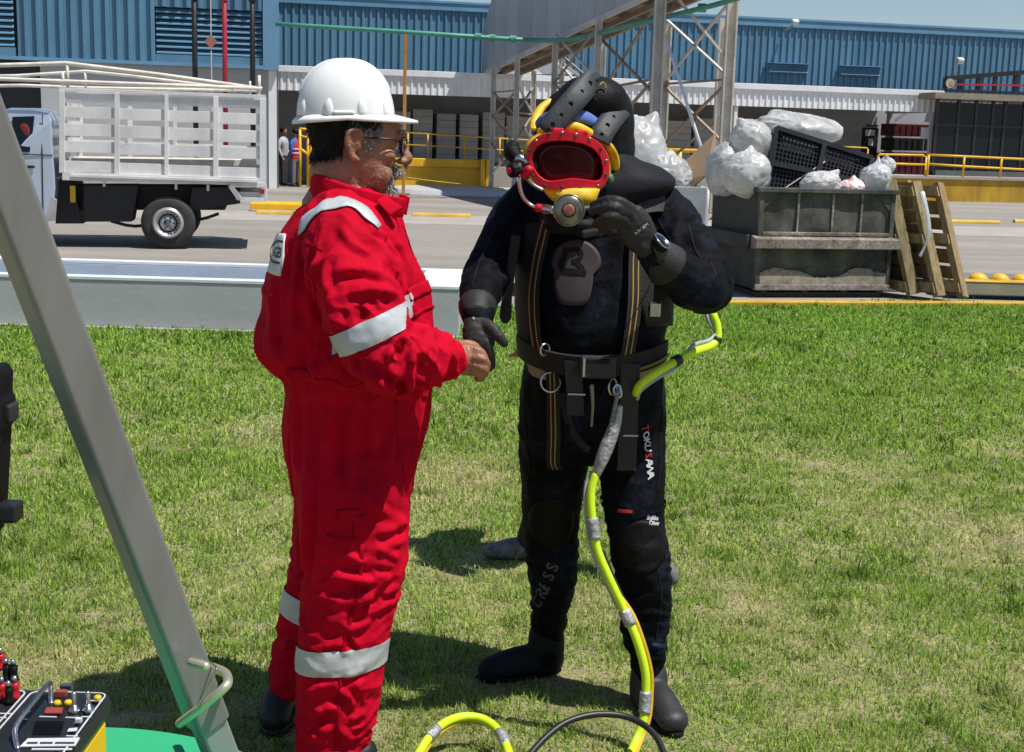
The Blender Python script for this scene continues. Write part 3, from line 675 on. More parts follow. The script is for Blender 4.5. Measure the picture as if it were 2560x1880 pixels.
# ------------------------------------------------------------------ nearer blue block on the left with louvres
LY = -5.6
bk = thing('louvred_block', 'blue ribbed building block with large louvres behind the white truck', 'building', FA, yaw=YAW)
xa, _ = fac(-1100, 100, LY); xs0, zs = fac(46, 136, LY); xs1, _ = fac(388, 100, LY); xl1, _ = fac(657, 100, LY); xc, zc_ = fac(697, 165, LY)
zcb = fac(350, 152, LY)[1]; ztop = zcb + 4.2
zl0 = fac(520, 140, LY)[1]; zl1 = fac(520, 24, LY)[1]
xq, _ = fac(38, 100, LY)
sheets(bk, xs0, xs1, zcb, ztop, LY, 1.02, 0.31, 0.09, m_blue)
sheets(bk, xs1, xl1, zl1 + 0.02, ztop, LY, 1.0, 0.31, 0.09, m_blue)
lb((xs1 - .0, LY - .02, zcb), (xl1, LY + .05, zl0), 'sill_band', m_blue, bk)
lb((xa, LY - .02, zcb), (xq, LY + .05, zcb + 0.22), 'sill_band', m_blue, bk)
lb((xa, LY - .1, zcb - .1), (xl1, LY + .06, zcb - 0.003), 'drip_edge', m_blue2, bk)
lb((xl1, LY - 0.10, zcb - 0.12), (xc, LY + 0.02, ztop), 'corner_trim', m_blue2, bk)
lb((xa, LY + 0.3, 0), (xc - .002, LY + 4, ztop), 'core', m_dkgrey, bk)
lb((fac(100, 200, LY)[0], LY + 0.1, 0), (xl1 + .15, LY + 0.299, zcb - 0.1), 'lower_wall', m_grey, bk)
lb((xl1 + .152, LY + 0.06, 0), (xc - 0.06, LY + 0.3, zcb - 0.13), 'corner_column', m_white, bk)
lb((xa, LY + 0.28, 0), (fac(100, 200, LY)[0] - 0.003, LY + 0.296, zcb - 0.12), 'doorway', m_black, bk)  # black sheet painting in the dark of the open doorway
for (u0, u1, nn) in ((xs1, xl1, 14), (xa, xq, 14)):
    lz0 = zl0 if u0 == xs1 else zcb + 0.23
    lv = lb((u0 + .01, LY + 0.2, lz0), (u1 - .01, LY + 0.25, zl1 + (1.0 if u0 == xa else 0)), 'louvre', m_black, bk)
    H_ = zl1 + (1.0 if u0 == xa else 0) - lz0; nn = round(H_ / 0.155)
    me = MB().add([(0, 0.16, 0.10), (u1 - u0 - .06, 0.16, 0.10), (u1 - u0 - .06, 0, 0.0), (0, 0, 0.0), (0, 0.165, 0.085), (u1 - u0 - .06, 0.165, 0.085), (u1 - u0 - .06, 0.0, -0.035), (0, 0.0, -0.035)], [(0, 1, 2, 3), (3, 2, 6, 7), (7, 6, 5, 4)]).mesh('slat'); me.materials.append(m_blue2)
    for k in range(nn):
        o = bpy.data.objects.new('slat', me); COL.objects.link(o); o.parent = lv; o.location = (u0 + .03, LY + 0.02, lz0 + 0.06 + k * H_ / nn)
# pipes in front of it
def vpipe(U, V0, V1, w, m_, lab, name='standpipe'):
    p = at(U, V1, 35.5); px = FPX / 35.5; top = at(U, V0 - 160, 35.5)
    t = thing(name, lab, 'pipe', (p.x, p.y, 0), 'standing pipes before the louvres')
    r = w / px / 2
    MB().cyl((p.x, p.y, 0), (p.x - 0.0, p.y, top.z), r, n=16).build('pipe', m_, t, True)
    for z in (2.6, 4.9): MB().lathe((p.x, p.y, z), (0, 0, 1), [(0, r), (0.0, r * 1.35), (0.06, r * 1.35), (0.061, r)], 16).build('collar', m_, t)
vpipe(488, 0, 205, 13, m_black, 'black standing pipe left of the red one')
vpipe(632, 0, 215, 13, m_black, 'black standing pipe right of the red one')
vpipe(563, 0, 210, 12, m_redp, 'dark red standing pipe between two black ones', )
p = at(527, 104, 35.3); t = thing('diamond_sign', 'faded red diamond sign on a thin rod beside the red pipe', 'sign', (p.x, p.y, 0))
MB().box(p, (0.24, 0.02, 0.24), Matrix.Rotation(math.pi / 4, 3, 'Y')).build('plate', mat('faded_red', (0.42, 0.16, 0.13), 0.6), t); MB().cyl((p.x, p.y + .03, 0), (p.x, p.y + .03, p.z + 1.6), 0.016).build('rod', m_steel, t)

# ------------------------------------------------------------------ sloping conveyor gallery and its trestles
GA = Vector((-1.0, 41.0, at(1200, 173, 41).z)); G1 = Vector((2.4, 30.0, at(1543, 2, 30).z))
gd = (G1 - GA) / 11.0                                          # per metre nearer
gx = Vector((gd.x, gd.y, 0)).normalized(); gw = Vector((-gx.y, gx.x, 0)) * 1.08
if gw.x < 0: gw = -gw
def gal(s, w=0.0, z=0.0): return GA + gd * s + gw * w + Vector((0, 0, z))
ga = thing('conveyor_gallery', 'grey sheet clad sloping conveyor gallery crossing above the diver', 'conveyor gallery', GA)
L = 21.0
hs = [0.9, 2.2] + [2.3] * 20
s = -0.6; k = 0
while s < L:
    e = s + 1.18; h0 = 2.3 if s > 0.4 else 1.25; h1 = 2.3
    for w, nm in ((0.0, 'side_panel'), (1.0, 'far_panel')):
        a, b = gal(s, w), gal(e - 0.02, w); n = gw.normalized() * (0.03 if w == 0 else -0.03)
        MB().hexa([a, b, b + n, a + n, a + Vector((0, 0, h0)), b + Vector((0, 0, h1)), b + n + Vector((0, 0, h1)), a + n + Vector((0, 0, h0))]).build(nm, m_gal, ga)
    s = e; k += 1
MB().hexa([gal(-.6, -.04, 2.28), gal(L, -.04, 2.36), gal(L, 1.04, 2.36), gal(-.6, 1.04, 2.28), gal(-.6, -.04, 2.37), gal(L, -.04, 2.45), gal(L, 1.04, 2.45), gal(-.6, 1.04, 2.37)]).build('gallery_roof', m_gal, ga)
MB().hexa([gal(-.6, 0.02, .10), gal(L, 0.02, .10), gal(L, .98, .10), gal(-.6, .98, .10), gal(-.6, 0.02, .14), gal(L, 0.02, .14), gal(L, .98, .14), gal(-.6, .98, .14)]).build('floor_sheet', m_rust, ga)
for s in np.arange(0.2, L, 1.5): MB().bar(gal(s, 0.03, 0.04), gal(s, .97, 0.04), 0.08, 0.10).build('floor_beam', m_rust, ga)
for w in (0.0, 0.5, 1.0): MB().bar(gal(-.6, w, -0.06), gal(L, w, -0.06), 0.09, 0.12).build('stringer', m_rust if w else m_steel, ga)
def trestle(lab, posts, braces, w, rods=0.03):
    """posts: (pixel column, depth, share of gallery floor height); braces join post numbers at two heights"""
    P = []
    q = at(posts[0][0], 300, posts[0][1]); t = thing('trestle', lab, 'trestle', (q.x, q.y, 0), 'steel trestles under the conveyor gallery')
    for U, Y in posts:
        p = at(U, 250, Y); s = (41.0 - Y); z = gal(max(s, 0)).z - 0.12; P.append((p.x, p.y, z))
        o = MB()                                              # H section
        o.b2((p.x - w / 2, p.y - w / 2, 0), (p.x - w / 2 + w * .16, p.y + w / 2, z)).b2((p.x + w / 2 - w * .16, p.y - w / 2, 0), (p.x + w / 2, p.y + w / 2, z)).b2((p.x - w / 2 + w * .16, p.y - w * .08, 0), (p.x + w / 2 - w * .16, p.y + w * .08, z))
        o.build('post', m_steel, t)
        MB().box((p.x, p.y, 0.02), (w * 1.7, w * 1.7, 0.04)).build('base_plate', m_rust, t)
    for i, j, z0, z1 in braces:
        a, b = P[i], P[j]; MB().bar((a[0], a[1], z0), (b[0], b[1], z1), rods * 2, rods * 1.6).build('brace', m_rust if (i + j + int(z0 * 3)) % 2 else m_steel, t)
trestle('slender grey lattice trestle left of the diver\'s helmet', [(1233, 39.7), (1291, 37.4), (1333, 40.2)], [(0, 1, 2.9, 2.2), (0, 1, 2.2, 2.9), (0, 1, 2.2, 1.4), (0, 1, 1.4, 2.2), (0, 1, 1.4, .5), (1, 2, 3.1, 2.3), (1, 2, 2.3, 3.1), (1, 2, 2.3, 1.5), (1, 2, 1.5, 2.3), (0, 1, 2.9, 2.9), (0, 1, 2.2, 2.2), (1, 2, 2.3, 2.3), (0, 1, .5, 1.4)], 0.15, 0.025)
trestle('rusty trestle with crossed rods right behind the diver\'s helmet', [(1384, 34.3), (1402, 37.9), (1490, 31.3), (1503, 34.8)], [(0, 2, 4.2, 3.0), (0, 2, 3.0, 4.2), (1, 3, 3.6, 2.4), (1, 3, 2.4, 3.6), (0, 2, 3.0, 3.0), (1, 3, 3.9, 2.9), (0, 2, 2.0, 3.0), (0, 2, 3.0, 1.8)], 0.155, 0.025)
trestle('heavy rusty trestle right of the helmet with wide cross bracing', [(1640, 28.0), (1659, 31.8), (1818, 28.5), (1800, 31.0)], [(1, 2, 4.4, 3.0), (1, 2, 3.0, 4.6), (1, 2, 2.95, 2.95), (1, 2, 2.9, 1.6), (1, 2, 1.5, 2.9), (1, 2, 1.5, 1.5), (1, 3, 1.0, 2.2), (0, 2, 4.9, 3.3)], 0.23, 0.03)
# bracing between the second and third trestle
t = thing('bracing_frame', 'rusty crossed rods between two trestles above the helmet', 'bracing', at(1503, 400, 34.8))
pa, pb = at(1503, 200, 34.6), at(1636, 200, 28.2)
for z0, z1 in ((4.1, 2.6), (2.8, 4.4), (2.9, 2.9), (2.8, 1.4), (1.6, 2.9)): MB().bar((pa.x, pa.y, z0), (pb.x, pb.y, z1), 0.06, 0.05).build('rod', m_rust, t)
t = thing('white_strut', 'long thin white pole leaning against the heavy trestle', 'pole', at(1760, 420, 26.5)); a, b = at(1668, 105, 27.4), at(1772, 430, 26.5)
MB().cyl(a, b, 0.035).build('pole', m_white, t, True); MB().cyl(b, (b.x, b.y, 0), 0.035).build('pole_foot', m_white, t, True)
# small canopy gable behind the trestles
t = thing('gable_cover', 'small white gable cover behind the slender trestle', 'gable', fw(fac(1300, 180, AY)[0], AY, zf_t)); 
ly = AY + 0.3
def fwp(U, V, l): x, z = fac(U, V, l); return fw(x, l, z)
ap, l_, r_ = fwp(1342, 113, ly), fwp(1288, 186, ly), fwp(1440, 186, ly); dn = FN * 1.6
MB().prism([l_, r_, ap], dn).build('gable_wall', m_white, t)
for q in (l_, r_): MB().bar(ap - FN * 0.1 + Vector((0, 0, .05)), q - FN * 0.1 + (q - ap) * 0.05, 0.12, 0.08).build('verge', m_gal, t)
# green pipe on its orange post
gp = [at(690, 60, 34.0), at(1010, 80, 33.6), at(1190, 92, 33.8), at(1330, 100, 34.5), at(1430, 98, 33.0), at(1560, 68, 30.0), at(1700, 34, 28.0), at(1810, 6, 26.5), at(1920, -30, 25.0)]
t = thing('green_pipe', 'long green pipe running past the gallery and up the trestles', 'pipe', gp[1])
MB().tube(gp, 0.055, 10, 4).build('pipe', m_green, t, True)
for U, V, Y in ((1195, 92, 33.8), (1230, 95, 34), (1283, 98, 34.2), (1440, 97, 33), (1755, 20, 27.4)):
    p = at(U, V, Y); MB().cyl(p - Vector((.08, 0, 0)), p + Vector((.08, 0, 0)), 0.09, n=12).build('flange', m_green, t)
p = atz(1005, 488, 0); tp = at(1012, 84, p.y - 0.2); t = thing('orange_post', 'slim orange steel post carrying the green pipe', 'post', p)
MB().box((tp.x, p.y, tp.z / 2), (0.085, 0.085, tp.z)).build('post', m_orange, t, bevel=0.008); MB().box((tp.x, p.y, 0.03), (0.34, 0.3, 0.06)).build('base_plate', m_rust, t)
t = thing('rope_barrier', 'thin yellow rope barrier in front of the yellow dock face', 'rope', atz(1020, 460, 0))
MB().tube([at(1012, 443, 34), at(1080, 452, 34.5), at(1170, 462, 35), at(1260, 472, 35.5)], 0.012, 6, 4).build('rope', m_yeld, t, True)
sh = MB(); c = atz(1150, 481, 0.0); 
for q in range(1):
    sh.lathe((c.x, c.y, 0), (0, 0, 1), [(0.0, 2.2), (0.10, 2.1), (0.13, 1.9), (0.135, 0)], 40)
mh = sh.build('ramp_mound', m_ptgrey); mh.scale = (1, 1, 1); struct(mh)
# ------------------------------------------------------------------ white stake bed truck
m_twhite = mat('truck_white_paint', (0.68, 0.672, 0.655), 0.45, 0, 0.10, 2.5, fine=0.05, fs=30, ov=.06, streak=(2.2, 2.2, .6, .14))
m_tcab = mat('silver_blue_car_paint', (0.45, 0.53, 0.63), 0.28, 0.25, 0.05, 2, coat=0.5)
m_tyre = mat('tyre_rubber', (0.032, 0.031, 0.030), 0.8, 0, 0.3, 12, bump=0.3, bs=60)
m_wheel = mat('wheel_steel', (0.50, 0.50, 0.50), 0.4, 0.6, 0.1, 8)
m_chas = mat('chassis_black', (0.012, 0.012, 0.013), 0.6, 0, 0.4, 5)
m_pole = mat('old_cream_pole', (0.62, 0.58, 0.50), 0.6, 0, 0.18, 5)
KS = CAM.z / 1.55
def YT(U): return (16.75 + (U - 150) * 0.0010) * KS
def tp(U, V, dy=0.0):
    p = at(U, V, YT(U)); return Vector((p.x - 0.19 * dy, p.y + dy, p.z))
def tquad(name, m, parent, UL, UR, vtl, vbl, vtr, vbr, dy=0.0, th=0.03, bevel=0.004):
    return MB().prism([tp(UL, vtl, dy), tp(UR, vtr, dy), tp(UR, vbr, dy), tp(UL, vbl, dy)], (-0.19 * th, th, 0)).build(name, m, parent, bevel=bevel)
def truck():
    base = tp(420, 626); t = thing('stake_truck', 'white stake bed pickup truck with silver blue cab in the yard', 'truck', (base.x, base.y + .9, 0))
    def vt(U, v0): return v0 + (U - 150) * 0.040       # rows fall to the right
    W = 1.75
    bed = tquad('bed_floor', m_twhite, t, 156, 664, vt(156, 430), vt(156, 450), vt(664, 424), vt(664, 444), -0.02, W + 0.04)
    for nm, dy in (('near_side', 0.0), ('far_side', W - 0.04)):
        fr = tquad(nm + '_rail', m_twhite, t, 147, 664, vt(147, 219), vt(147, 228), vt(664, 217), vt(664, 226), dy - 0.015, 0.06)
        fr.name = 'top_rail'
        for a, b in ((231, 248), (265, 293), (308, 339), (351, 380), (401, 429)):
            for q0, q1 in ((161, 287), (299, 412), (421, 534), (546, 650)):
                tquad('side_slat', m_twhite, fr, q0 - 1, q1 + 1, vt(q0, a), vt(q0, b), vt(q1, a - 1), vt(q1, b - 2), dy + 0.012, 0.02, 0.003)
        for q0, q1 in ((148, 162), (286, 299), (411, 421), (533, 546), (649, 664)):
            tquad('stake', m_twhite, fr, q0, q1, vt(q0, 226), vt(q0, 433), vt(q1, 225), vt(q1, 430), dy - 0.022, 0.05, 0.005)
    tquad('lower_moulding', m_twhite, t, 178, 645, vt(178, 434), vt(178, 441), vt(645, 430), vt(645, 437), -0.05, 0.029)
    for u0, u1, nm in ((150, 164, 'head_board'), (650, 664, 'tail_gate')):
        fr = MB().hexa([tp(u0, vt(u0, 430), .05), tp(u1, vt(u1, 428), .05), tp(u1, vt(u1, 428), W - .06), tp(u0, vt(u0, 430), W - .06), tp(u0, vt(u0, 395), .05), tp(u1, vt(u1, 393), .05), tp(u1, vt(u1, 393), W - .06), tp(u0, vt(u0, 395), W - .06)]).build(nm, m_twhite, t)
        for v in (255, 300, 345): MB().hexa([tp(u0, vt(u0, v + 22), .05), tp(u1, vt(u1, v + 22), .05), tp(u1, vt(u1, v + 22), W - .06), tp(u0, vt(u0, v + 22), W - .06), tp(u0, vt(u0, v), .05), tp(u1, vt(u1, v), .05), tp(u1, vt(u1, v), W - .06), tp(u0, vt(u0, v), W - .06)]).build('board', m_twhite, fr)
    # cargo seen through the gaps
    MB().hexa([tp(170, 430, .3), tp(640, 446, .3), tp(640, 446, 1.4), tp(170, 430, 1.4), tp(170, 396, .3), tp(640, 402, .3), tp(640, 402, 1.4), tp(170, 396, 1.4)]).build('cargo_board', m_pole, t)
    # tarpaulin hoops
    fr = MB().tube([tp(-160, 163, .3), tp(0, 160, .3), tp(156, 155, .3), tp(400, 185, .3), tp(655, 221, .3)], 0.028, 8).build('ridge_pole', m_pole, t, True)
    for pts, dy, r in (([(-160, 200), (0, 197), (156, 203), (400, 212), (655, 221)], 0.02, 0.026), ([(-160, 205), (0, 203), (180, 210), (640, 218)], 1.65, 0.024), ([(-160, 182), (0, 180), (185, 168), (300, 180), (580, 215)], 1.2, 0.022), ([(160, 155), (161, 218)], .3, .022), ([(182, 166), (184, 215)], 1.2, 0.018), ([(648, 188), (648, 240)], .02, .02), ([(623, 196), (624, 236)], 1.0, .016), ([(156, 180), (158, 215)], .02, .02)):
        sub(MB().tube([tp(U, V, dy) for U, V in pts], r, 8).build('hoop_pole', m_pole, None, True), fr)
    # rear bumper bracket
    bb = MB()
    for a, b in (((575, 462), (662, 462)), ((575, 462), (600, 498)), ((600, 498), (664, 500)), ((660, 462), (662, 500))):
        bb.bar(tp(*a, -0.01), tp(*b, -0.01), 0.06, 0.05, (0, 1, 0))
    bb.build('rear_bracket', m_twhite, t)
    MB().hexa([tp(590, 500, .1), tp(664, 502, .1), tp(664, 502, 1.6), tp(590, 500, 1.6), tp(585, 480, .1), tp(664, 482, .1), tp(664, 482, 1.6), tp(585, 480, 1.6)]).build('rear_bumper', m_twhite, t)
    MB().box(tp(655, 478, -0.03), (0.07, 0.03, 0.06)).build('tail_lamp', m_redp, t)
    # chassis
    MB().hexa([tp(120, 530, .45), tp(560, 530, .45), tp(560, 530, 1.3), tp(120, 530, 1.3), tp(120, 468, .45), tp(585, 470, .45), tp(585, 470, 1.3), tp(120, 468, 1.3)]).build('chassis_frame', m_chas, t)
    MB().hexa([tp(205, 556, .1), tp(330, 556, .1), tp(330, 556, .5), tp(205, 556, .5), tp(205, 462, .1), tp(345, 462, .1), tp(345, 462, .5), tp(205, 462, .5)]).build('fuel_tank', m_chas, t, bevel=0.03)
    MB().hexa([tp(130, 563, .3), tp(200, 563, .3), tp(200, 563, 1.4), tp(130, 563, 1.4), tp(130, 455, .3), tp(170, 455, .3), tp(170, 455, 1.4), tp(130, 455, 1.4)]).build('under_box', m_chas, t)
    MB().hexa([tp(470, 530, .15), tp(600, 510, .15), tp(600, 510, .5), tp(470, 530, .5), tp(480, 470, .15), tp(600, 470, .15), tp(600, 470, .5), tp(480, 470, .5)]).build('mud_guard', m_chas, t)
    MB().tube([tp(270, 557, .35), tp(330, 570, .35), tp(420, 560, .35), tp(500, 552, .35), tp(545, 538, .35)], 0.022, 6, 3).build('leaf_spring', m_chas, t)
    MB().cyl(tp(420, 556, .1), tp(420, 556, 1.65), 0.05).build('axle', m_chas, t)
    for u in (260, 440, 520): MB().box(tp(u, vt(u, 455), .02), (0.03, 0.03, 0.08)).build('bracket', m_twhite, t)
    MB().box(tp(177, 487, 0.2), (0.07, .02, 0.22)).build('reflector', m_yel, t)
    # rear wheels
    for uw, vw, dy, sg in ((420, 557.5, 0.0, -1), (420, 557.5, 1.55, 1), (-170, 533, 0.02, -1), (-170, 533, 1.38, 1)):
        c = tp(uw, vw, dy + (0 if sg < 0 else 0.22)); ax = Vector((-0.186, 0.982, 0)) * -sg; R = 0.36
        w = MB().lathe(c, ax, [(0.0, 0.225), (-0.004, 0.25), (0.0, 0.305), (0.02, 0.34), (0.05, R), (0.17, R), (0.20, 0.34), (0.22, 0.305), (0.22, 0.2)], 48).build('wheel', m_tyre, t, True)
        sub(MB().lathe(c, ax, [(0.002, 0.228), (0.010, 0.224), (0.012, 0.212), (-0.03, 0.20), (-0.05, 0.19), (-0.055, 0.175), (-0.02, 0.155), (0.0, 0.13), (0.004, 0.105), (-0.02, 0.09), (-0.03, 0.075), (-0.03, 0.0)], 48).build('rim', m_wheel, None, True), w)
        sub(MB().lathe(c, ax, [(-0.03, 0.06), (0.01, 0.052), (0.025, 0.04), (0.026, 0.0)], 20).build('hub', m_chas, None, True), w)
        ho = MB()
        for k in range(20):
            a = 2 * math.pi * k / 20; d = Vector((math.cos(a), 0, math.sin(a))); ho.cyl(c + d * 0.150 - ax * 0.02, c + d * 0.150 - ax * 0.008, 0.011, n=8)
        for k in range(6):
            a = 2 * math.pi * k / 6; d = Vector((math.cos(a), 0, math.sin(a))); ho.cyl(c + d * 0.078 - ax * 0.04, c + d * 0.078 - ax * 0.005, 0.012, n=6)
        sub(ho.build('hole_ring', m_chas, None), w)['kind'] = 'stuff'
    # cab: outline of the side, two sides and skin
    def cab_prof(dy, ins=0.0):
        return [tp(U, V, dy) for U, V in ((-300, 535), (-310, 470), (-290, 420), (-190, 392), (-120, 382), (-70, 310), (-45, 283), (0, 273 + ins), (80, 274 + ins), (118, 281 + ins), (128, 300), (132, 390), (136, 430), (138, 470), (134, 510), (128, 540), (118, 552), (20, 556))]
    A, B, C_, D = cab_prof(0.09, 3), cab_prof(0.0), cab_prof(1.62), cab_prof(1.53, 3)
    mid = [tp(U, V, 0.8) for U, V in ((-310, 535), (-320, 468), (-298, 412), (-190, 386), (-120, 376), (-70, 306), (-45, 278), (0, 267), (80, 268), (118, 275), (128, 298), (132, 390), (136, 430), (138, 470), (134, 510), (128, 540), (118, 552), (20, 556))]
    for k in (6, 7, 8, 9): A[k].y += 0.06; B[k].y += 0.12; C_[k].y -= 0.12; D[k].y -= 0.06
    body = MB(); body.rings([B, A, mid, D, C_]); body.build('cab', m_tcab, t, bevel=0.02)
    cb = [o for o in bpy.data.objects if o.parent == t and o.name.startswith('cab')][0]
    w_ = MB().prism([tp(28, 292, .075), tp(83, 290, .075), tp(79, 345, .02), tp(74, 380, -0.005), tp(30, 380, -0.005)], (0, 0.012, 0)); sub(w_.build('side_window', m_glass, None), cb)
    w_ = MB().prism([tp(-60, 305, .075), tp(15, 294, .075), tp(15, 380, -0.005), tp(-100, 383, -0.005)], (0, 0.012, 0)); sub(w_.build('side_window', m_glass, None), cb)
    sub(MB().ell(tp(58, 330, 0.05), (0.08, 0.012, 0.11)).build('seat_back', mat('red_seat', (0.20, 0.012, 0.012), .6), None, True), cb)
    ln = MB(); ln.bar(tp(104, 286, 0.06), tp(105, 378, -.004), 0.01, 0.012); ln.bar(tp(105, 378, -.004), tp(108, 545, -.004), 0.01, 0.012); ln.bar(tp(20, 384, -.004), tp(132, 388, -.004), 0.01, 0.012); sub(ln.build('door_seam', m_chas, None), cb)
    sub(MB().box(tp(76, 417, -.012), (0.11, 0.03, 0.035)).build('door_handle', m_chas, None, bevel=0.008), cb)
    sub(MB().prism([tp(128, 492, -.006), tp(140, 500, -.006), tp(136, 552, -.006), tp(112, 556, -.006)], (0, .05, 0)).build('mud_flap', mat('grey_flap', (.35, .35, .36), .6), None), cb)
truck()
# ------------------------------------------------------------------ skips, rubbish and pallets
m_skip = mat('weathered_green_steel', (0.050, 0.055, 0.048), 0.7, 0.1, 0.4, 3.2, col2=(0.14, 0.14, 0.12), bump=0.3, bs=18, fine=0.18, fs=35, streak=(5, 5, .8, .45))
m_skipd = mat('shaded_skip_steel', (0.028, 0.028, 0.024), 0.7, 0.1, 0.3, 3.0, col2=(0.06, 0.058, 0.05), fine=0.15, fs=30)  # darker copy of the skip steel, painting in shade on the unlit sides
m_skipr = mat('rusty_skip_flange', (0.15, 0.12, 0.09), 0.8, 0.1, 0.3, 5.0, col2=(0.34, 0.31, 0.27), fine=0.3, fs=40, bump=0.3, bs=40)
m_skipdirt = mat('mud_stain', (0.20, 0.17, 0.125), 0.9, 0, 0.35, 6, col2=(0.33, 0.29, 0.23), fine=0.2, fs=40)
m_bag = mat('white_bin_bag', (0.56, 0.57, 0.57), 0.26, 0, 0.30, 5, bump=0.25, bs=9, col2=(0.80, 0.80, 0.79), bdist=0.03)
m_bagc = mat('clear_bin_bag', (0.62, 0.65, 0.69), 0.25, 0, 0.2, 8, bump=0.35, bs=9, bdist=0.03, col2=(0.78, .80, .83))
m_bagp = mat('white_pink_bag', (0.72, 0.70, 0.70), 0.45, 0, 0.1, 7, bump=0.5, bs=20, bdist=0.03)
m_plast = mat('black_pallet_plastic', (0.010, 0.010, 0.012), 0.38, 0, 0.3, 6)
m_wood = mat('pallet_wood', (0.30, 0.20, 0.09), 0.8, 0, 0.25, 3, col2=(0.40, 0.28, 0.145), stretch=(6, 6, 1.2), bump=0.35, bs=25, ov=.2)
m_wood2 = mat('stained_pallet_wood', (0.17, 0.13, 0.055), 0.85, 0, 0.3, 3, col2=(0.32, 0.25, 0.13), stretch=(6, 6, 1.2), bump=0.35, bs=25, ov=.25)
m_card = mat('cardboard', (0.42, 0.285, 0.17), 0.85, 0, 0.08, 3)
KS = CAM.z / 1.55
def atk(U, V, Y): return at(U, V, Y * KS)
for m_ in (m_bag, m_bagc, m_bagp):
    nt = m_.node_tree; b_ = nt.nodes['Principled BSDF']; tr_ = nt.nodes.new('ShaderNodeBsdfTranslucent'); tr_.inputs[0].default_value = (.78, .78, .77, 1); mx_ = nt.nodes.new('ShaderNodeMixShader'); mx_.inputs[0].default_value = .35
    nt.links.new(b_.outputs[0], mx_.inputs[1]); nt.links.new(tr_.outputs[0], mx_.inputs[2]); nt.links.new(mx_.outputs[0], nt.nodes['Material Output'].inputs[0])
SKO = Vector((2.44, 13.42, 0.0)) * KS; SU = Vector((CY, SY, 0)); SNn = Vector((-SY, CY, 0))
def sk(x, y, z): return SKO + (SU * x + SNn * y + Vector((0, 0, z))) * KS
def skq(mb, a, b): # box in the skip's frame
    return mb.hexa([sk(a[0], a[1], a[2]), sk(b[0], a[1], a[2]), sk(b[0], b[1], a[2]), sk(a[0], b[1], a[2]), sk(a[0], a[1], b[2]), sk(b[0], a[1], b[2]), sk(b[0], b[1], b[2]), sk(a[0], b[1], b[2])])
def skip():
    t = thing('metal_skip', 'dented grey green metal skip heaped with bin bags beside the pallets', 'skip', SKO)
    w, d, h = 1.50, 1.28, 1.10; z0 = 0.09; zm0, zm1 = 0.50, 0.64
    # plates with a slight taper
    def plate(name, x0, x1, za, zb, ya, yb, m_):
        return MB().hexa([sk(x0, ya, za), sk(x1, ya, za), sk(x1, ya + .03, za), sk(x0, ya + .03, za), sk(x0 - .0, yb, zb), sk(x1, yb, zb), sk(x1, yb + .03, zb), sk(x0, yb + .03, zb)]).build(name, m_, t, bevel=0.004)
    def dent(pl, amp, seed):
        me = bpy.data.meshes.new('p'); return me
    def dented(name, x0, x1, za, zb, y, m_, seed, ylean=0.0):
        n, mrow = 36, 14; V = []; Fc = []
        for j in range(mrow + 1):
            for i in range(n + 1):
                u, v = i / n, j / mrow; e = min(u, 1 - u) * min(v, 1 - v) * 16; e = min(1, e)
                x = x0 + (x1 - x0) * u; z = za + (zb - za) * v
                b = pn([(x, z, seed)], 2.6)[0] * 0.022 * e + pn([(x, z, seed)], 8)[0] * 0.005 * e
                V.append(sk(x, y + b + ylean * v, z))
        for j in range(mrow):
            for i in range(n):
                a = j * (n + 1) + i; Fc.append((a, a + 1, a + n + 2, a + n + 1))
        return MB().add(V, Fc).build(name, m_, t, smooth=True)
    dented('front_plate', 0.035, w - .035, zm1, h - .03, 0.012, m_skip, 1)
    dented('lower_front_plate', 0.035, w - .035, z0, zm0, 0.012, m_skip, 5)
    for x0, x1 in ((0.0, 0.05), (w - .05, w)):
        skq(MB(), (x0, -0.02, z0), (x1, 0.03, h - 0.031)).build('corner_post', m_skip, t, bevel=0.006)
    skq(MB(), (0.0, 0.031, z0), (0.03, d, h - .03)).build('side_plate', m_skipd, t, bevel=0.004)
    skq(MB(), (w - .03, 0.031, z0), (w, d, h - .03)).build('side_plate', m_skipd, t, bevel=0.004)
    skq(MB(), (0.031, d - .03, z0), (w - .031, d, h - .03)).build('rear_plate', m_skipd, t)
    skq(MB(), (0.031, 0.031, z0), (w - .031, d - .031, z0 + 0.03)).build('floor_plate', m_skipd, t)
    r = MB(); skq(r, (-.03, -.045, h - .03), (w + .03, .05, h + .02)); skq(r, (-.03, d - .05, h - .03), (w + .03, d + .03, h + .02)); skq(r, (-.03, .051, h - .03), (.05, d - .051, h + .02)); skq(r, (w - .05, .051, h - .03), (w + .03, d - .051, h + .02))
    r.build('rim', m_skip, t, bevel=0.008)
    # gusset corners under the rim
    for x, s in ((0.05, 1), (w - .05, -1)):
        MB().prism([sk(x, -.012, h - .031), sk(x + s * .17, -.012, h - .031), sk(x, -.012, h - .20)], SNn * 0.02).build('gusset', m_skip, t)
    skq(MB(), (0.051, -0.03, zm1 + 0.0), (w - .051, 0.0, zm1 + .035)).build('weld_ledge', m_skipr, t, bevel=0.006)
    f = MB(); f.hexa([sk(-.05, -.10, zm0 + .01), sk(w + .05, -.10, zm0 + .01), sk(w + .05, 0.03, zm0), sk(-.05, 0.03, zm0), sk(-.05, -.10, zm1 - .03), sk(w + .05, -.10, zm1 - .03), sk(w + .05, 0.03, zm1), sk(-.05, 0.03, zm1)]); f.build('front_flange', m_skipr, t, bevel=0.008)
    for xa, xb in ((-.10, -.002), (w + .002, w + .10)):
        skq(MB(), (xa, .031, zm0), (xb, d, zm1)).build('side_flange', m_skipd, t, bevel=0.008)
    for x in (0.42, 0.8, 1.12): skq(MB(), (x, -.012, zm1 + .036), (x + .02, 0.006, h - .032)).build('stiffener', m_skipr, t)
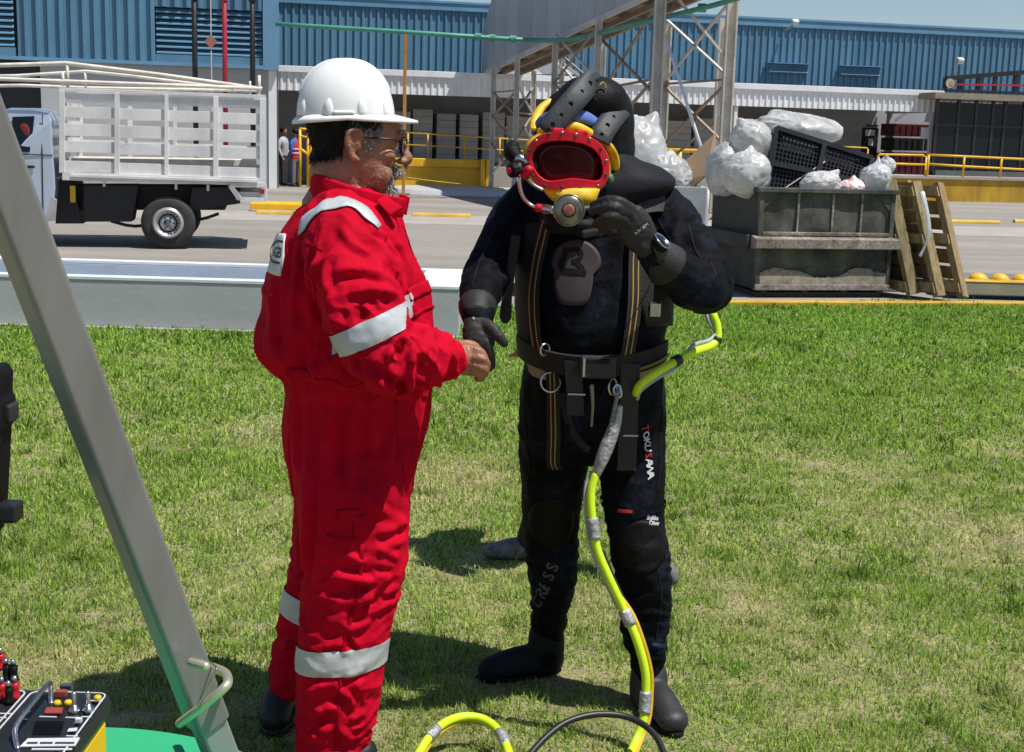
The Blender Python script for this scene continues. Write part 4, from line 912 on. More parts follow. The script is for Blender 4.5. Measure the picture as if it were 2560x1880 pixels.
    # caked mud along the foot of the plate
    V = []; Fc = []; n = 60
    for i in range(n + 1):
        x = 0.05 + (w - .1) * i / n; top = z0 + 0.17 + 0.05 * math.sin(i * .16) + 0.03 * pn([(i * .12, 0, 0)])[0] + 0.015 * pn([(i * .6, 3, 0)])[0]
        V += [sk(x, -.026, z0 + .045), sk(x, -.020, (z0 + top) / 2 + .02), sk(x, -.012, top)]
    for i in range(n): Fc += [(i * 3, i * 3 + 3, i * 3 + 4, i * 3 + 1), (i * 3 + 1, i * 3 + 4, i * 3 + 5, i * 3 + 2)]
    MB().add(V, Fc).build('mud_cake', m_skipdirt, t, True)
    skq(MB(), (0.0, -.03, z0 - .01), (w, .03, z0 + .05)).build('foot_rail', m_skipr, t, bevel=0.006)
    for x in (0.1, 0.55, 1.0, 1.4): skq(MB(), (x, 0.05, 0.051), (x + .07, d - .05, z0 - .011)).build('skid', m_skipd, t)
    skq(MB(), (0.05, 0.06, 0.004), (1.45, d, 0.051)).build('base_frame', m_skipd, t)
skip()
def bag(name, label, c, r, seed, m_, tail=None, n=84, amp=1.0, group='bin bags heaped in the skip'):
    rs = []; mrow = 60
    P = []
    for i in range(mrow + 1):
        th = math.pi * (i + .5) / (mrow + 1)
        for j in range(n):
            a = 2 * math.pi * j / n; P.append((math.sin(th) * math.cos(a), math.sin(th) * math.sin(a), -math.cos(th)))
    P = np.array(P); rr_ = random.Random(seed); RM = np.array(Matrix.Rotation(rr_.uniform(-.7, .7), 3, 'X') @ Matrix.Rotation(rr_.uniform(-.7, .7), 3, 'Y') @ Matrix.Rotation(rr_.uniform(0, 6), 3, 'Z')); P0 = P; P = P @ RM
    wq = P + 0.22 * np.stack([pn(P, 2.2, seed), pn(P, 2.2, seed + 1), pn(P, 2.2, seed + 2)], 1); st = np.array([1.9, 1.9, 0.22]); up = np.clip(P[:, 2] * .5 + .5, 0, 1)
    k = 1 + amp * (0.13 * pn(P, 1.1, seed) + 0.05 * ridge(wq * st, 1.5, seed + 3) + (.016 + .04 * up ** 2) * ridge(wq * st, 3.4, seed + 5) + (.006 + .02 * up ** 3) * ridge(wq * st, 8, seed + 8) + .30 * np.exp(-((1 - P[:, 2]) / .018)) + .010 * ridge(wq, 6, seed + 2))
    Q = P0 * k[:, None] * np.array(r) * KS + np.array(c)
    mb = MB().rings([Q[i * n:(i + 1) * n] for i in range(mrow + 1)])
    o = mb.build(name, m_, None, True); tag(o, label, 'bin bag', group)
    return o
# bags, by where they lie on the heap
def pb(U, V, y): return atk(U, V, y)
bag('bin_bag', 'full white bin bag hanging over the skip\'s left corner', pb(1866, 436, 13.72) , (0.25, 0.26, 0.22), 11, m_bag)
bag('bin_bag', 'greyish white bin bag behind the corner bag at the skip\'s left end', pb(1812, 425, 14.15), (0.20, 0.28, 0.26), 23, m_bag)
bag('bin_bag', 'smaller white bin bag wedged above the corner bags', pb(1880, 352, 14.1), (0.22, 0.26, 0.20), 37, m_bag)
bag('bin_bag', 'large flat white bin bag topping the heap above the black pallet', pb(1990, 328, 14.75), (0.48, 0.33, 0.19), 41, m_bag)
bag('bin_bag', 'torn white bin bag low in front of the black pallet', pb(2052, 462, 13.72), (0.20, 0.15, 0.12), 53, m_bagp, amp=1.5)
bag('bin_bag', 'small white and pink bag next to the torn one', pb(2128, 472, 13.82), (0.13, 0.13, 0.09), 61, mat('pinkish_bag', (0.74, 0.66, 0.66), .5, 0, .1, 9, col2=(0.62, 0.22, 0.24), thr=(.5, .62), bump=.4, bs=20, bdist=.03), amp=1.5)
bag('bin_bag', 'clear crumpled bag at the skip\'s right corner', pb(2188, 450, 13.9), (0.16, 0.2, 0.15), 71, m_bagc, amp=1.4)
bag('bin_bag', 'knotted clear bag top above the right corner bag', pb(2218, 415, 13.95), (0.085, 0.10, 0.085), 77, m_bagc, amp=1.6)
# black plastic pallet standing in the skip
def bpallet():
    pts = [(1918, 480), (2150, 520), (2175, 402), (1945, 326)]
    Y0, Y1 = 14.05, 14.2
    c = [atk(1910, 500, 13.80), atk(2140, 520, 13.85), atk(2178, 398, 14.05), atk(1938, 322, 14.0)]
    t = thing('plastic_pallet', 'black plastic grid pallet standing tilted among the bin bags', 'pallet', c[0])
    nrm = (c[1] - c[0]).cross(c[3] - c[0]).normalized(); nrm = -nrm if nrm.y < 0 else nrm
    def q(u, v): return (c[0] * (1 - u) + c[1] * u) * (1 - v) + (c[3] * (1 - u) + c[2] * u) * v
    fr = MB()
    for a, b in (((0, 0), (1, 0)), ((1, 0), (1, 1)), ((1, 1), (0, 1)), ((0, 1), (0, 0)), ((.5, 0), (.5, 1)), ((0, .5), (1, .5))): fr.bar(q(*a), q(*b), 0.05, 0.13, nrm)
    fr.build('frame', m_plast, t)
    g = MB()
    for i in range(1, 26): g.bar(q(i / 26, 0.02), q(i / 26, .98), 0.013, 0.03, nrm)
    for i in range(1, 16): g.bar(q(0.02, i / 16), q(.98, i / 16), 0.013, 0.028, nrm)
    o = g.build('grid', m_plast, t); o['kind'] = 'stuff'
    for u in (0.06, .5, .94):
        for v in (.1, .5, .9):
            p = q(u, v) + nrm * 0.1; MB().box(p, (0.1, 0.1, 0.1)).build('foot_block', m_plast, t)
    MB().bar(q(.2, .2) - nrm * .03, q(.55, .72) - nrm * .03, 0.012, 0.012, nrm).build('strap', m_steel, t)
    bk_ = MB().prism([q(0.02, .02) + nrm * .15, q(.98, .02) + nrm * .15, q(.98, .98) + nrm * .15, q(.02, .98) + nrm * .15], nrm * 0.01).build('rear_deck', m_plast, t)
bpallet()
# wooden pallets leaning on the skip's right end
def pallet(lab, A, Bv, Cc, m1, m2, nb, tilt):
    """A: foot corner, Bv: along the foot edge, Cc: up the stringers; deck boards across"""
    t = thing('wooden_pallet', lab, 'pallet', A, 'wooden pallets leaning on the skip')
    u = Bv.normalized(); v = Cc.normalized(); n = u.cross(v).normalized(); W_, H_ = Bv.length, Cc.length
    for k, s in enumerate((0.0, .5, 1.0)):
        p = A + u * (W_ * s + (0.02 if s == 0 else -.02 if s == 1 else 0)); MB().bar(p, p + v * H_, 0.075, 0.12, n).build('stringer', m1, t, bevel=0.004)
    r = random.Random(len(lab))
    for k in range(nb):
        p = A + v * (H_ * (k + .5) / nb) + n * 0.061; w = H_ / nb * r.uniform(.74, .9)
        MB().bar(p, p + u * W_, 0.018, w, v.cross(u)).build('deck_board', m2 if k % 3 else m1, t, bevel=0.003) if False else MB().hexa([p - v * w / 2, p + u * W_ - v * w / 2, p + u * W_ + v * w / 2, p + v * w / 2, p - v * w / 2 + n * .02, p + u * W_ - v * w / 2 + n * .02, p + u * W_ + v * w / 2 + n * .02, p + v * w / 2 + n * .02]).build('deck_board', m2 if k % 3 else m1, t)
    for k in (0, 1, 2):
        p = A + v * (H_ * (.08 + .42 * k)) - n * 0.061; w = 0.11
        MB().hexa([p - v * w / 2 - n * .02, p + u * W_ - v * w / 2 - n * .02, p + u * W_ + v * w / 2 - n * .02, p + v * w / 2 - n * .02, p - v * w / 2, p + u * W_ - v * w / 2, p + u * W_ + v * w / 2, p + v * w / 2]).build('bottom_board', m1, t)
# far pallet hugging the skip, near pallet leaning on it; both seen nearly edge on
a1 = atz(2285, 737, 0.055); b1 = Vector((a1.x - 0.25, a1.y + 1.0, 0.055)); topx = atk(2232, 452, 13.75)
pallet('darker wooden pallet leaning tight against the skip', a1, Vector((-.40, 1.0, 0)), Vector((topx.x - a1.x, topx.y - a1.y + .1, topx.z - a1.z)), m_wood2, m_wood2, 9, 0)
a2 = atz(2412, 745, 0.055); tp2 = atk(2342, 458, 14.1)
pallet('pale wooden pallet leaning outermost with its open side forward', a2, Vector((-.52, .62, 0)), Vector((tp2.x - a2.x, tp2.y - a2.y - .1, tp2.z - a2.z)), m_wood, m_wood2, 7, 0)
a3 = atz(2352, 742, 0.055); tp3 = atk(2290, 455, 13.9)
pallet('middle wooden pallet sandwiched between the other two', a3, Vector((-.46, .85, 0)), Vector((tp3.x - a3.x, tp3.y - a3.y, tp3.z - a3.z)), m_wood2, m_wood, 8, 0)
t = thing('plastic_wrap', 'strip of torn plastic film hanging from the pallets', 'plastic film', atk(2320, 560, 13.5))
MB().limb([atk(2305, 480, 13.3), atk(2318, 530, 13.2), atk(2322, 580, 13.15), atk(2312, 615, 13.15), atk(2300, 640, 13.15)], [(0.03, .006), (.02, .006), (.025, .006), (.012, .006), (.018, .006)], 8).build('film', m_bagc, t, True)
# second pale skip behind the diver with bags and cardboard
def skip2():
    a = atk(1560, 470, 15.2); b = atk(1772, 470, 15.2); t = thing('pale_skip', 'pale grey skip half hidden behind the diver\'s shoulder', 'skip', (a.x, a.y, 0)); m_ = mat('pale_skip_paint', (0.40, 0.43, 0.44), .6, 0, .15, 3)
    zt_ = atk(1760, 468, 15.2).z; x0_, x1_ = a.x - .2, b.x - 0.02
    for lo, hi, nm in (((x0_, 15.2 * KS, .1), (x1_, 15.24 * KS, zt_), 'front_plate'), ((x0_, 15.241 * KS, .1), (x0_ + .04, 16.3 * KS, zt_), 'side_plate'), ((x1_ - .04, 15.241 * KS, .1), (x1_, 16.3 * KS, zt_), 'side_plate'), ((x0_ + .041, 16.26 * KS, .1), (x1_ - .041, 16.3 * KS, zt_), 'rear_plate'), ((x0_ + .041, 15.241 * KS, .1), (x1_ - .041, 16.259 * KS, .14), 'floor_plate'), ((x0_ + .05, 15.3 * KS, 0), (x1_ - .05, 16.2 * KS, .099), 'base_frame')):
        MB().b2(lo, hi).build(nm, m_, t, bevel=0.006)
    bag('bin_bag', 'big white bin bag rising behind the diver\'s shoulder', atk(1590, 400, 15.7), (0.36, .36, 0.50), 83, m_bag, group='bin bags in the pale skip', amp=.8)
    bag('bin_bag', 'crumpled white bag just right of the diver\'s shoulder', atk(1665, 440, 15.5), (0.26, .25, 0.22), 89, m_bag, group='bin bags in the pale skip', amp=1.5)
    p = [atk(1718, 450, 15.6), atk(1742, 455, 15.5), atk(1782, 420, 15.5), atk(1785, 332, 15.6), atk(1706, 408, 15.7)]
    c = thing('cardboard_sheet', 'torn brown cardboard sheet standing in the pale skip', 'cardboard', p[0])
    MB().prism([p[0], atk(1730, 470, 15.55), atk(1762, 438, 15.5), atk(1786, 334, 15.6), p[4]], (0.03, 0.02, 0)).build('sheet', m_card, c)
    MB().prism([atk(1762, 438, 15.52), atk(1790, 420, 15.8), atk(1787, 336, 15.62)], (0.01, 0.02, 0)).build('folded_flap', m_card, c)
    MB().cyl(atk(1728, 470, 15.6), atk(1724, 500, 15.6), 0.02).build('lower_edge', m_card, c)
skip2()
# ------------------------------------------------------------------ man in red coveralls
m_red = mat('red_coverall_cloth', (0.45, 0.0012, 0.0170), 0.8, 0, 0.12, 5, bump=0.5, bs=28, fine=0.06, fs=60, spec=0.08, col2=(0.52, 0.0018, 0.021))
m_redseam = mat('red_seam', (0.34, 0.001, 0.013), 0.85, spec=.05)
m_refl = mat('reflective_tape', (0.47, 0.50, 0.52), 0.42, 0.1, 0.12, 14, bump=0.08, bs=60)
m_skin = mat('tanned_skin', (0.29, 0.125, 0.068), 0.48, 0, 0.22, 26, bump=0.35, bs=120, col2=(0.36, 0.165, 0.098))
m_hair = mat('dark_grey_hair', (0.004, 0.0035, 0.0035), 0.6, 0, 0.5, 40, col2=(0.010, 0.009, 0.009), spec=.2)
m_hairg = mat('grey_hair', (0.20, 0.185, 0.175), 0.55, 0, 0.4, 60, col2=(0.42, 0.40, 0.38))
m_beard = mat('white_beard', (0.30, 0.28, 0.265), 0.7, 0, 0.2, 60, col2=(0.48, 0.46, 0.44))
m_hat = mat('white_helmet_plastic', (0.78, 0.785, 0.77), 0.30, 0, 0.03, 6, coat=0.25, fine=0.02, fs=20, bump=0.03, bs=8)
m_boot = mat('black_boot_leather', (0.012, 0.012, 0.013), 0.55, 0, 0.3, 20, bump=0.2, bs=50)
m_lens = mat('spectacle_lens', (0.75, 0.78, 0.80), 0.05, 0, 0.02, 3, trans=0.95)
m_frame = mat('black_spectacle_frame', (0.008, 0.008, 0.009), 0.3)
m_eye = mat('eye_white', (0.6, 0.57, 0.53), 0.2)

def px_rows(rows, yaw=0.0):
    """(V, left U, right U, depth, half depth) -> rings"""
    out = []
    for V, ul, ur, Y, ry in rows:
        a, b = at(ul, V, Y), at(ur, V, Y); c = (a + b) / 2; out.append((c, (b.x - a.x) / 2, ry))
    return out

MAN = Vector((at(850, 1890, 3.3).x, 3.33, 0.0))
man = thing('person', 'person in red reflective coveralls and white hard hat facing the diver', 'person', MAN)
# ---- coverall
cov = MB()
TY = 3.36
cov.hring(px_rows([(452, 822, 955, TY, .06), (478, 792, 975, TY, .115), (505, 765, 990, TY, .16), (540, 732, 1004, TY, .195), (590, 702, 1016, TY, .215), (650, 676, 1042, TY, .222), (720, 658, 1072, TY, .222), (800, 643, 1090, TY, .22), (860, 640, 1098, TY, .22), (902, 664, 1100, TY, .215), (932, 700, 1090, TY, .20), (965, 712, 1082, TY, .192), (1020, 709, 1076, TY, .19), (1100, 711, 1054, TY, .188), (1180, 720, 1037, TY, .18), (1235, 728, 1030, TY, .165)]), e=2.25)
cov.hring(px_rows([(1000, 760, 1040, 3.32, .10), (1100, 728, 1046, 3.29, .118), (1200, 735, 1036, 3.26, .125), (1290, 745, 1030, 3.25, .122), (1370, 752, 1024, 3.24, .118), (1450, 757, 1010, 3.235, .115), (1550, 750, 982, 3.23, .112), (1650, 743, 962, 3.225, .110), (1740, 738, 950, 3.225, .108), (1820, 735, 934, 3.225, .104), (1888, 734, 922, 3.225, .10)]), e=2.2)
cov.hring(px_rows([(1000, 745, 990, 3.42, .10), (1110, 716, 985, 3.46, .112), (1220, 724, 960, 3.48, .115), (1320, 730, 940, 3.49, .112), (1400, 724, 915, 3.50, .11), (1480, 710, 890, 3.50, .106), (1570, 693, 850, 3.50, .10), (1650, 678, 815, 3.50, .095), (1722, 676, 792, 3.50, .09)]), e=2.2)
armN = [at(842, 560, 3.22), at(858, 620, 3.15), at(884, 710, 3.09), at(920, 800, 3.05), at(962, 878, 3.05), at(1040, 893, 3.11), at(1118, 893, 3.19)]
cov.limb(armN, [.085, .098, .097, .094, .086, .070, .047], n=18, sub=5)
armF = [at(842, 560, 3.52), at(865, 650, 3.58), at(890, 760, 3.60), at(930, 850, 3.58), at(1000, 870, 3.52), at(1060, 880, 3.46)]
cov.limb(armF, [.085, .095, .088, .08, .07, .05], n=18, sub=5)
cme = fuse(cov, 0.0052, 5, 'coverall')
# cloth folds
P = vnp(cme); N_ = vno(cme); n = len(P)
def seg_dist(P, a, b):
    a, b = np.array(a), np.array(b); ab = b - a; t = np.clip(((P - a) @ ab) / ab.dot(ab), 0, 1); return np.linalg.norm(P - (a + t[:, None] * ab), axis=1), t
def warp(P, a, s, seed): return P + a * np.stack([pn(P, s, seed), pn(P, s, seed + 1), pn(P, s, seed + 2)], 1)
W1 = warp(P, 0.05, 5, 31)
disp = 0.008 * pn(P, 4.5, 1) + 0.005 * pn(W1, 9, 2) + 0.0025 * ridge(W1, 16, 3)
elb = np.array(at(950, 870, 3.05)); e_ = np.exp(-(np.linalg.norm(P - elb, axis=1) / 0.17) ** 2)
fore = np.array(at(1050, 893, 3.11)); e2 = np.exp(-(np.linalg.norm(P - fore, axis=1) / 0.12) ** 2)
disp += (e_ * 0.019 + e2 * 0.013) * (ridge(W1 * np.array([1.5, 1, 1.2]), 13, 4) - 0.2)
z = P[:, 2]
zk0, zk1 = at(900, 1480, 3.2).z, at(900, 1880, 3.2).z
low = np.clip((at(900, 1330, 3.2).z - z) / 0.15, 0, 1)
disp += low * 0.009 * (ridge(W1 * np.array([1.0, 1.0, 2.6]), 8.5, 6) - 0.25)
disp += low * 0.004 * (ridge(W1 * np.array([1.0, 1.0, 1.6]), 21, 8) - 0.2)
hipz = np.clip(1 - np.abs(z - at(900, 1150, 3.3).z) / 0.35, 0, 1)
disp += hipz * 0.007 * ridge(W1 * np.array([2.2, 2.2, .5]), 5, 9)
wz = at(900, 905, 3.3).z
gat = np.exp(-((z - wz) / 0.075) ** 2); disp += gat * 0.016 * ridge(W1 * np.array([2.6, 2.6, .35]), 8, 11)
chest = np.clip((z - wz) / 0.1, 0, 1)
disp += chest * 0.011 * (ridge(W1 * np.array([1.5, 1.5, .7]) + z[:, None] * np.array([.5, .3, 0]), 6, 12) - .2)
arm_d, at_ = seg_dist(P, armN[1], armN[4]); au = np.clip(1 - arm_d / 0.14, 0, 1)
disp += au * 0.014 * (ridge(W1 * np.array([1, 1, 1.3]) + np.stack([z * .8, z * 0, z * 0], 1), 8, 13) - .2)
# armpit crease
jn = np.exp(-(np.linalg.norm(P - np.array(at(815, 720, 3.14)), axis=1) / 0.13) ** 2); disp += jn * 0.018 * ridge(W1 * np.array([2.2, 1, .5]), 9, 14)
disp -= 0.012 * np.clip(disp.mean() / .012, 0, 2) + .002
nbq = np.array([0.43, 0.0, -0.90]); tb = (P - np.array(at(917, 834, 2.98))) @ nbq / np.linalg.norm(nbq)
disp *= 1 - 0.75 * np.exp(-(tb / 0.040) ** 4) * (seg_dist(P, armN[1], armN[4])[0] < .16)
for zb_ in (at(845, 1657, 3.13).z, at(735, 1522, 3.42).z): disp *= 1 - 0.55 * np.exp(-((z - zb_) / 0.045) ** 4)
vset(cme, P + N_ * disp[:, None])
# creases laid where the cloth bunches: (half width, height, path)
def creases(me, bv, L):
    P = vnp(me); D = np.zeros(len(P))
    for w, amp, path in L:
        pts = [np.array(surf(bv, U, V, 3.3)[0]) for U, V in path]; C = np.array(catmull(pts, 8)); m = len(C)
        lo, hi = C.min(0) - 4 * w, C.max(0) + 4 * w; K = np.where(np.all((P > lo) & (P < hi), axis=1))[0]
        if len(K) == 0: continue
        d = np.full(len(K), 9.0); tt = np.zeros(len(K))
        for i in range(m - 1):
            q, t = seg_dist(P[K], C[i], C[i + 1]); b = q < d; d[b] = q[b]; tt[b] = (i + t[b]) / (m - 1)
        fade = np.clip(np.minimum(tt, 1 - tt) * 5, 0.15, 1)
        D[K] += amp * fade * (np.exp(-(d / w) ** 2) - 0.55 * np.exp(-((d - 1.9 * w) / (1.1 * w)) ** 2))
    return D
CR = [(.012, -.012, ((782, 600), (771, 690), (796, 760), (806, 850))), (.011, .009, ((809, 655), (818, 740))), (.013, .012, ((818, 752), (909, 727), (978, 731), (1002, 748))), (.010, -.009, ((830, 700), (900, 690), (960, 700))),
      (.010, .009, ((955, 600), (985, 673), (1003, 702))), (.010, -.010, ((985, 605), (1007, 647), (1012, 720))), (.009, .008, ((872, 765), (882, 806))), (.009, .008, ((938, 742), (958, 775))), (.009, -.008, ((900, 745), (912, 790))),
      (.010, .010, ((1010, 832), (975, 880), (941, 925))), (.009, -.010, ((1010, 836), (992, 880), (985, 920))), (.009, .009, ((1010, 834), (1028, 872), (1035, 910))), (.008, .008, ((1021, 866), (1029, 915))), (.008, -.008, ((1050, 854), (1036, 930))), (.008, .008, ((1068, 872), (1061, 925))), (.008, .008, ((1090, 866), (1086, 915))),
      (.011, -.012, ((905, 880), (927, 916), (963, 941), (1000, 963), (1040, 962))), (.010, .008, ((870, 885), (888, 925), (920, 950))), (.014, .010, ((760, 560), (742, 660), (735, 780), (742, 880))), (.012, -.010, ((700, 700), (690, 800), (702, 880))), (.012, .010, ((780, 860), (775, 905), (785, 935))),
      (.010, .008, ((850, 560), (880, 610), (930, 640))), (.010, -.008, ((900, 545), (940, 590), (990, 640))),
      (.014, -.011, ((860, 985), (852, 1080), (850, 1200))), (.014, .010, ((815, 1000), (812, 1108), (816, 1210))), (.013, -.010, ((740, 950), (746, 1080), (752, 1200))), (.013, .010, ((930, 1000), (935, 1080), (925, 1170))), (.012, .008, ((1000, 1000), (990, 1080), (960, 1160))),
      (.015, -.016, ((802, 1150), (780, 1327), (765, 1459))), (.012, .012, ((909, 1216), (936, 1262), (1020, 1316))), (.011, -.010, ((936, 1353), (985, 1342), (1020, 1322))), (.010, .010, ((940, 1371), (998, 1397))), (.009, .009, ((868, 1386), (910, 1408))), (.010, .010, ((821, 1459), (847, 1442), (909, 1450), (936, 1456))),
      (.010, -.010, ((823, 1486), (880, 1474), (930, 1470))), (.010, .011, ((825, 1514), (909, 1499), (936, 1484))), (.010, .011, ((862, 1576), (909, 1561), (930, 1536))), (.009, -.009, ((861, 1592), (884, 1628))), (.009, .009, ((806, 1616), (856, 1608))), (.010, .009, ((950, 1488), (1000, 1462))), (.009, -.009, ((935, 1420), (985, 1432))), (.010, .009, ((900, 1535), (950, 1520), (975, 1500))),
      (.010, .011, ((766, 1735), (800, 1716), (836, 1710))), (.010, .010, ((777, 1779), (830, 1768), (849, 1778))), (.010, -.010, ((763, 1841), (799, 1804), (830, 1794))), (.009, .010, ((839, 1718), (874, 1742), (884, 1772))), (.009, .009, ((847, 1820), (884, 1850))), (.009, -.009, ((862, 1704), (912, 1684))), (.010, .009, ((870, 1800), (915, 1780))), (.009, -.009, ((780, 1830), (830, 1842))), (.010, .010, ((690, 1600), (720, 1612), (745, 1605))), (.010, -.010, ((684, 1660), (712, 1668), (738, 1655)))]
disp = creases(cme, bvh_of(cme), CR)
disp *= 1 - 0.8 * np.exp(-(tb / 0.040) ** 4) * (seg_dist(P, armN[1], armN[4])[0] < .16)
P = vnp(cme); vset(cme, P + vno(cme) * disp[:, None])
coverall = link('coverall', cme, m_red, man, True)
CB = bvh_of(cme)
# reflective bands
def axis_keep(a, b, R, ymax=9, xmax=99, xmin=-99):
    a, b = Vector(a), Vector(b); ab = b - a
    def k(co):
        t = max(0, min(1, (co - a).dot(ab) / ab.length_squared)); return (co - (a + ab * t)).length < R and co.y < ymax and xmin < co.x < xmax
    return k
def band(name, a, b, R, c0, c1, nrm, off=0.004, **kw):
    me = shell(cme, axis_keep(a, b, R, **kw), [(c1, nrm), (c0, -nrm)], off); return link(name, me, m_refl, man, True)
nl = (Vector((0.02, 0, 1)) ).normalized(); nl = (Vector((-0.10, 0.06, 1))).normalized()
la, lb_ = at(850, 1500, 3.24), at(835, 1800, 3.225)
band('leg_band', la, lb_, 0.165, at(845, 1688, 3.13), at(845, 1626, 3.13), nl, ymax=3.365)
fa, fb = at(770, 1450, 3.5), at(740, 1650, 3.5)
band('leg_band', fa, fb, 0.13, at(735, 1556, 3.42), at(735, 1492, 3.42), (Vector((-.25, .1, 1))).normalized(), ymin=0) if False else band('leg_band', fa, fb, 0.14, at(735, 1552, 3.42), at(735, 1492, 3.42), (Vector((.35, .1, 1))).normalized())
ax = (armN[4] - armN[2]).normalized(); q0 = at(905, 818, 3.0); q1 = at(926, 872, 3.0)
nb = Vector((ax.x, ax.y * .3, ax.z)).normalized(); nb = Vector((0.43, 0.0, -0.90)).normalized()
band('sleeve_band', armN[1], armN[4] + Vector((0.02, 0, -0.04)), 0.165, at(906, 806, 2.98), at(928, 862, 2.98), nb, xmin=at(815, 850, 3.05).x, xmax=at(1012, 800, 3.0).x)
sb = MB(); strap(sb, CB, [surf(CB, 752, 572)[0], surf(CB, 790, 534)[0], surf(CB, 840, 512)[0], surf(CB, 885, 512)[0], surf(CB, 915, 532)[0], surf(CB, 955, 575)[0]], 0.047, 0.0015, 0.004); sb.build('shoulder_band', m_refl, man, True)
# white name panel on the back, with its frame and letters
pp = MB(); patch(pp, CB, [(694, 581), (716, 586), (712, 640), (703, 690), (686, 686), (671, 680), (678, 640), (686, 600)], 0.003, 0.0015, 6, 3.3)
bpn = pp.build('back_panel', mat('white_cloth_panel', (0.62, 0.62, 0.63), .7), man, True)
fm = MB(); strap(fm, CB, [surf(CB, U, V)[0] for U, V in ((712, 607), (694, 606), (684, 620), (682, 645), (690, 656), (706, 660))], 0.006, 0.0012, 0.0055, 0.006); sub(fm.build('panel_frame', m_black, None), bpn)
for ch_, U, V in (('I', 689, 632), ('G', 696, 633), ('B', 704, 635)):
    me = text_on(CB, ch_, 0.036, U, V, 1, 0.1, 0.0065, 3.3, bold=.0008); sub(link('letter', me, m_black), bpn)
# seams, pocket flap and plackets
sm = MB(); strap(sm, CB, [surf(CB, U, V)[0] for U, V in ((845, 1290), (870, 1286), (905, 1288))], 0.03, 0.003, 0.002); sm.build('pocket_flap', m_red, man, True)
sm = MB(); strap(sm, CB, [surf(CB, U, V)[0] for U, V in ((900, 1288), (903, 1320), (902, 1350))], 0.034, 0.003, 0.002); sm.build('tool_loop', m_red, man, True)
sm = MB(); strap(sm, CB, [surf(CB, U, V)[0] for U, V in ((818, 1335), (835, 1346), (870, 1348), (898, 1346))], 0.006, 0.002, 0.002); sm.build('pocket_hem', m_redseam, man, True)
sm = MB(); strap(sm, CB, [surf(CB, U, V)[0] for U, V in ((905, 1360), (895, 1480), (862, 1600), (852, 1700), (846, 1800), (842, 1870))], 0.010, 0.0025, 0.001); sm.build('side_seam', m_redseam, man, True)
sm = MB(); strap(sm, CB, [surf(CB, U, V)[0] for U, V in ((722, 932), (820, 958), (900, 975), (1000, 985), (1070, 982))], 0.030, 0.003, 0.001); sm.build('waist_band', m_red, man, True)
sm = MB(); strap(sm, CB, [surf(CB, U, V)[0] for U, V in ((1020, 740), (1055, 720), (1075, 722))], 0.032, 0.003, 0.002); strap(sm, CB, [surf(CB, U, V)[0] for U, V in ((1030, 790), (1060, 770), (1086, 764))], 0.008, 0.003, 0.002); sm.build('chest_pocket', m_red, man, True)
for Lp in (((728, 596), (770, 608), (812, 628)), ((806, 545), (786, 620), (782, 700), (800, 770)), ((1004, 560), (1036, 640), (1066, 720)), ((720, 960), (722, 1100), (734, 1240)), ((990, 1000), (1000, 1120), (1005, 1240))):
    sm = MB(); strap(sm, CB, [surf(CB, U, V)[0] for U, V in Lp], 0.006, 0.0015, 0.0005); sm.build('stitched_seam', m_red, man, True)
MB().ell(surf(CB, 911, 970)[0], (0.006, 0.005, 0.006)).build('snap_button', m_refl, man, True)
# collar standing open round the neck
def collar():
    NC = at(880, 465, 3.35); rows_o = []; top = []; bot = []; K = 40
    for k in range(K + 1):
        a = math.radians(28 + (332 - 28) * k / K)               # 0 = front (+x)
        ca, sa = math.cos(a), math.sin(a); f = (1 + ca) / 2      # front share
        zb = at(880, 470 + 52 * f, 3.35).z; zt_ = at(880, 424 + 68 * f, 3.35).z
        b = Vector((NC.x + 0.008 + ca * (.098 + .030 * f), NC.y - sa * .10, zb))
        tt = Vector((NC.x + 0.008 + ca * (.100 + 0.045 * f), NC.y - sa * (.099 + .012 * f), zt_ ))
        bot.append(b); top.append(tt)
    R = []
    for b, tt in zip(bot, top):
        o = Vector((tt.x - NC.x, tt.y - NC.y, 0)).normalized()
        R.append([b, tt, tt + o * .010 + Vector((0, 0, -.004)), b + o * .016 + Vector((0, 0, -.02))])
    c = MB().rings(R).build('collar', m_red, man, True, bevel=0.002)
    fl = MB(); p = [at(962, 486, 3.24), at(1008, 519, 3.24), at(975, 540, 3.22), at(940, 500, 3.22)]
    fl.prism(p, (0.0, 0.02, -0.004)); sub(fl.build('collar_tip', m_red, None, bevel=0.004), c)
collar()
# ---- body: head, neck, arms and hands as one surface
HC = at(893, 364, 3.34); hs = 1.10; hyaw = math.radians(9); hp = math.radians(6)
HR = (Matrix.Rotation(hyaw, 3, 'Z') @ Matrix.Rotation(hp, 3, 'Y'))
def hd(x, y, z): return HC + HR @ (Vector((x, y, z)) * hs)
bd = MB()
bd.ell(hd(-.012, 0, .038), (.100 * hs, .078 * hs, .092 * hs), HR)
rows = [(.075, .084, -.05, .062), (.05, .092, -.05, .066), (.028, .093, -.05, .067), (.008, .086, -.05, .068), (-.015, .086, -.05, .068), (-.04, .088, -.045, .066), (-.062, .088, -.04, .061), (-.085, .085, -.028, .053), (-.103, .080, -.008, .042), (-.116, .068, .01, .026)]
R = []
for z_, xf, xb, hw in rows:
    ring = []
    for j in range(28):
        a = 2 * math.pi * j / 28; ca, sa = math.cos(a), math.sin(a); e = 2.5
        ring.append(hd((xf + xb) / 2 + (xf - xb) / 2 * math.copysign(abs(ca) ** (2 / e), ca), hw * math.copysign(abs(sa) ** (2 / e), sa), z_))
    R.append(ring)
bd.rings(R)
bd.limb([hd(.088, -.045, .032), hd(.098, -.022, .037), hd(.097, 0, .033), hd(.098, .022, .037), hd(.088, .045, .032)], [.008, .010, .008, .010, .008], 8, 3)
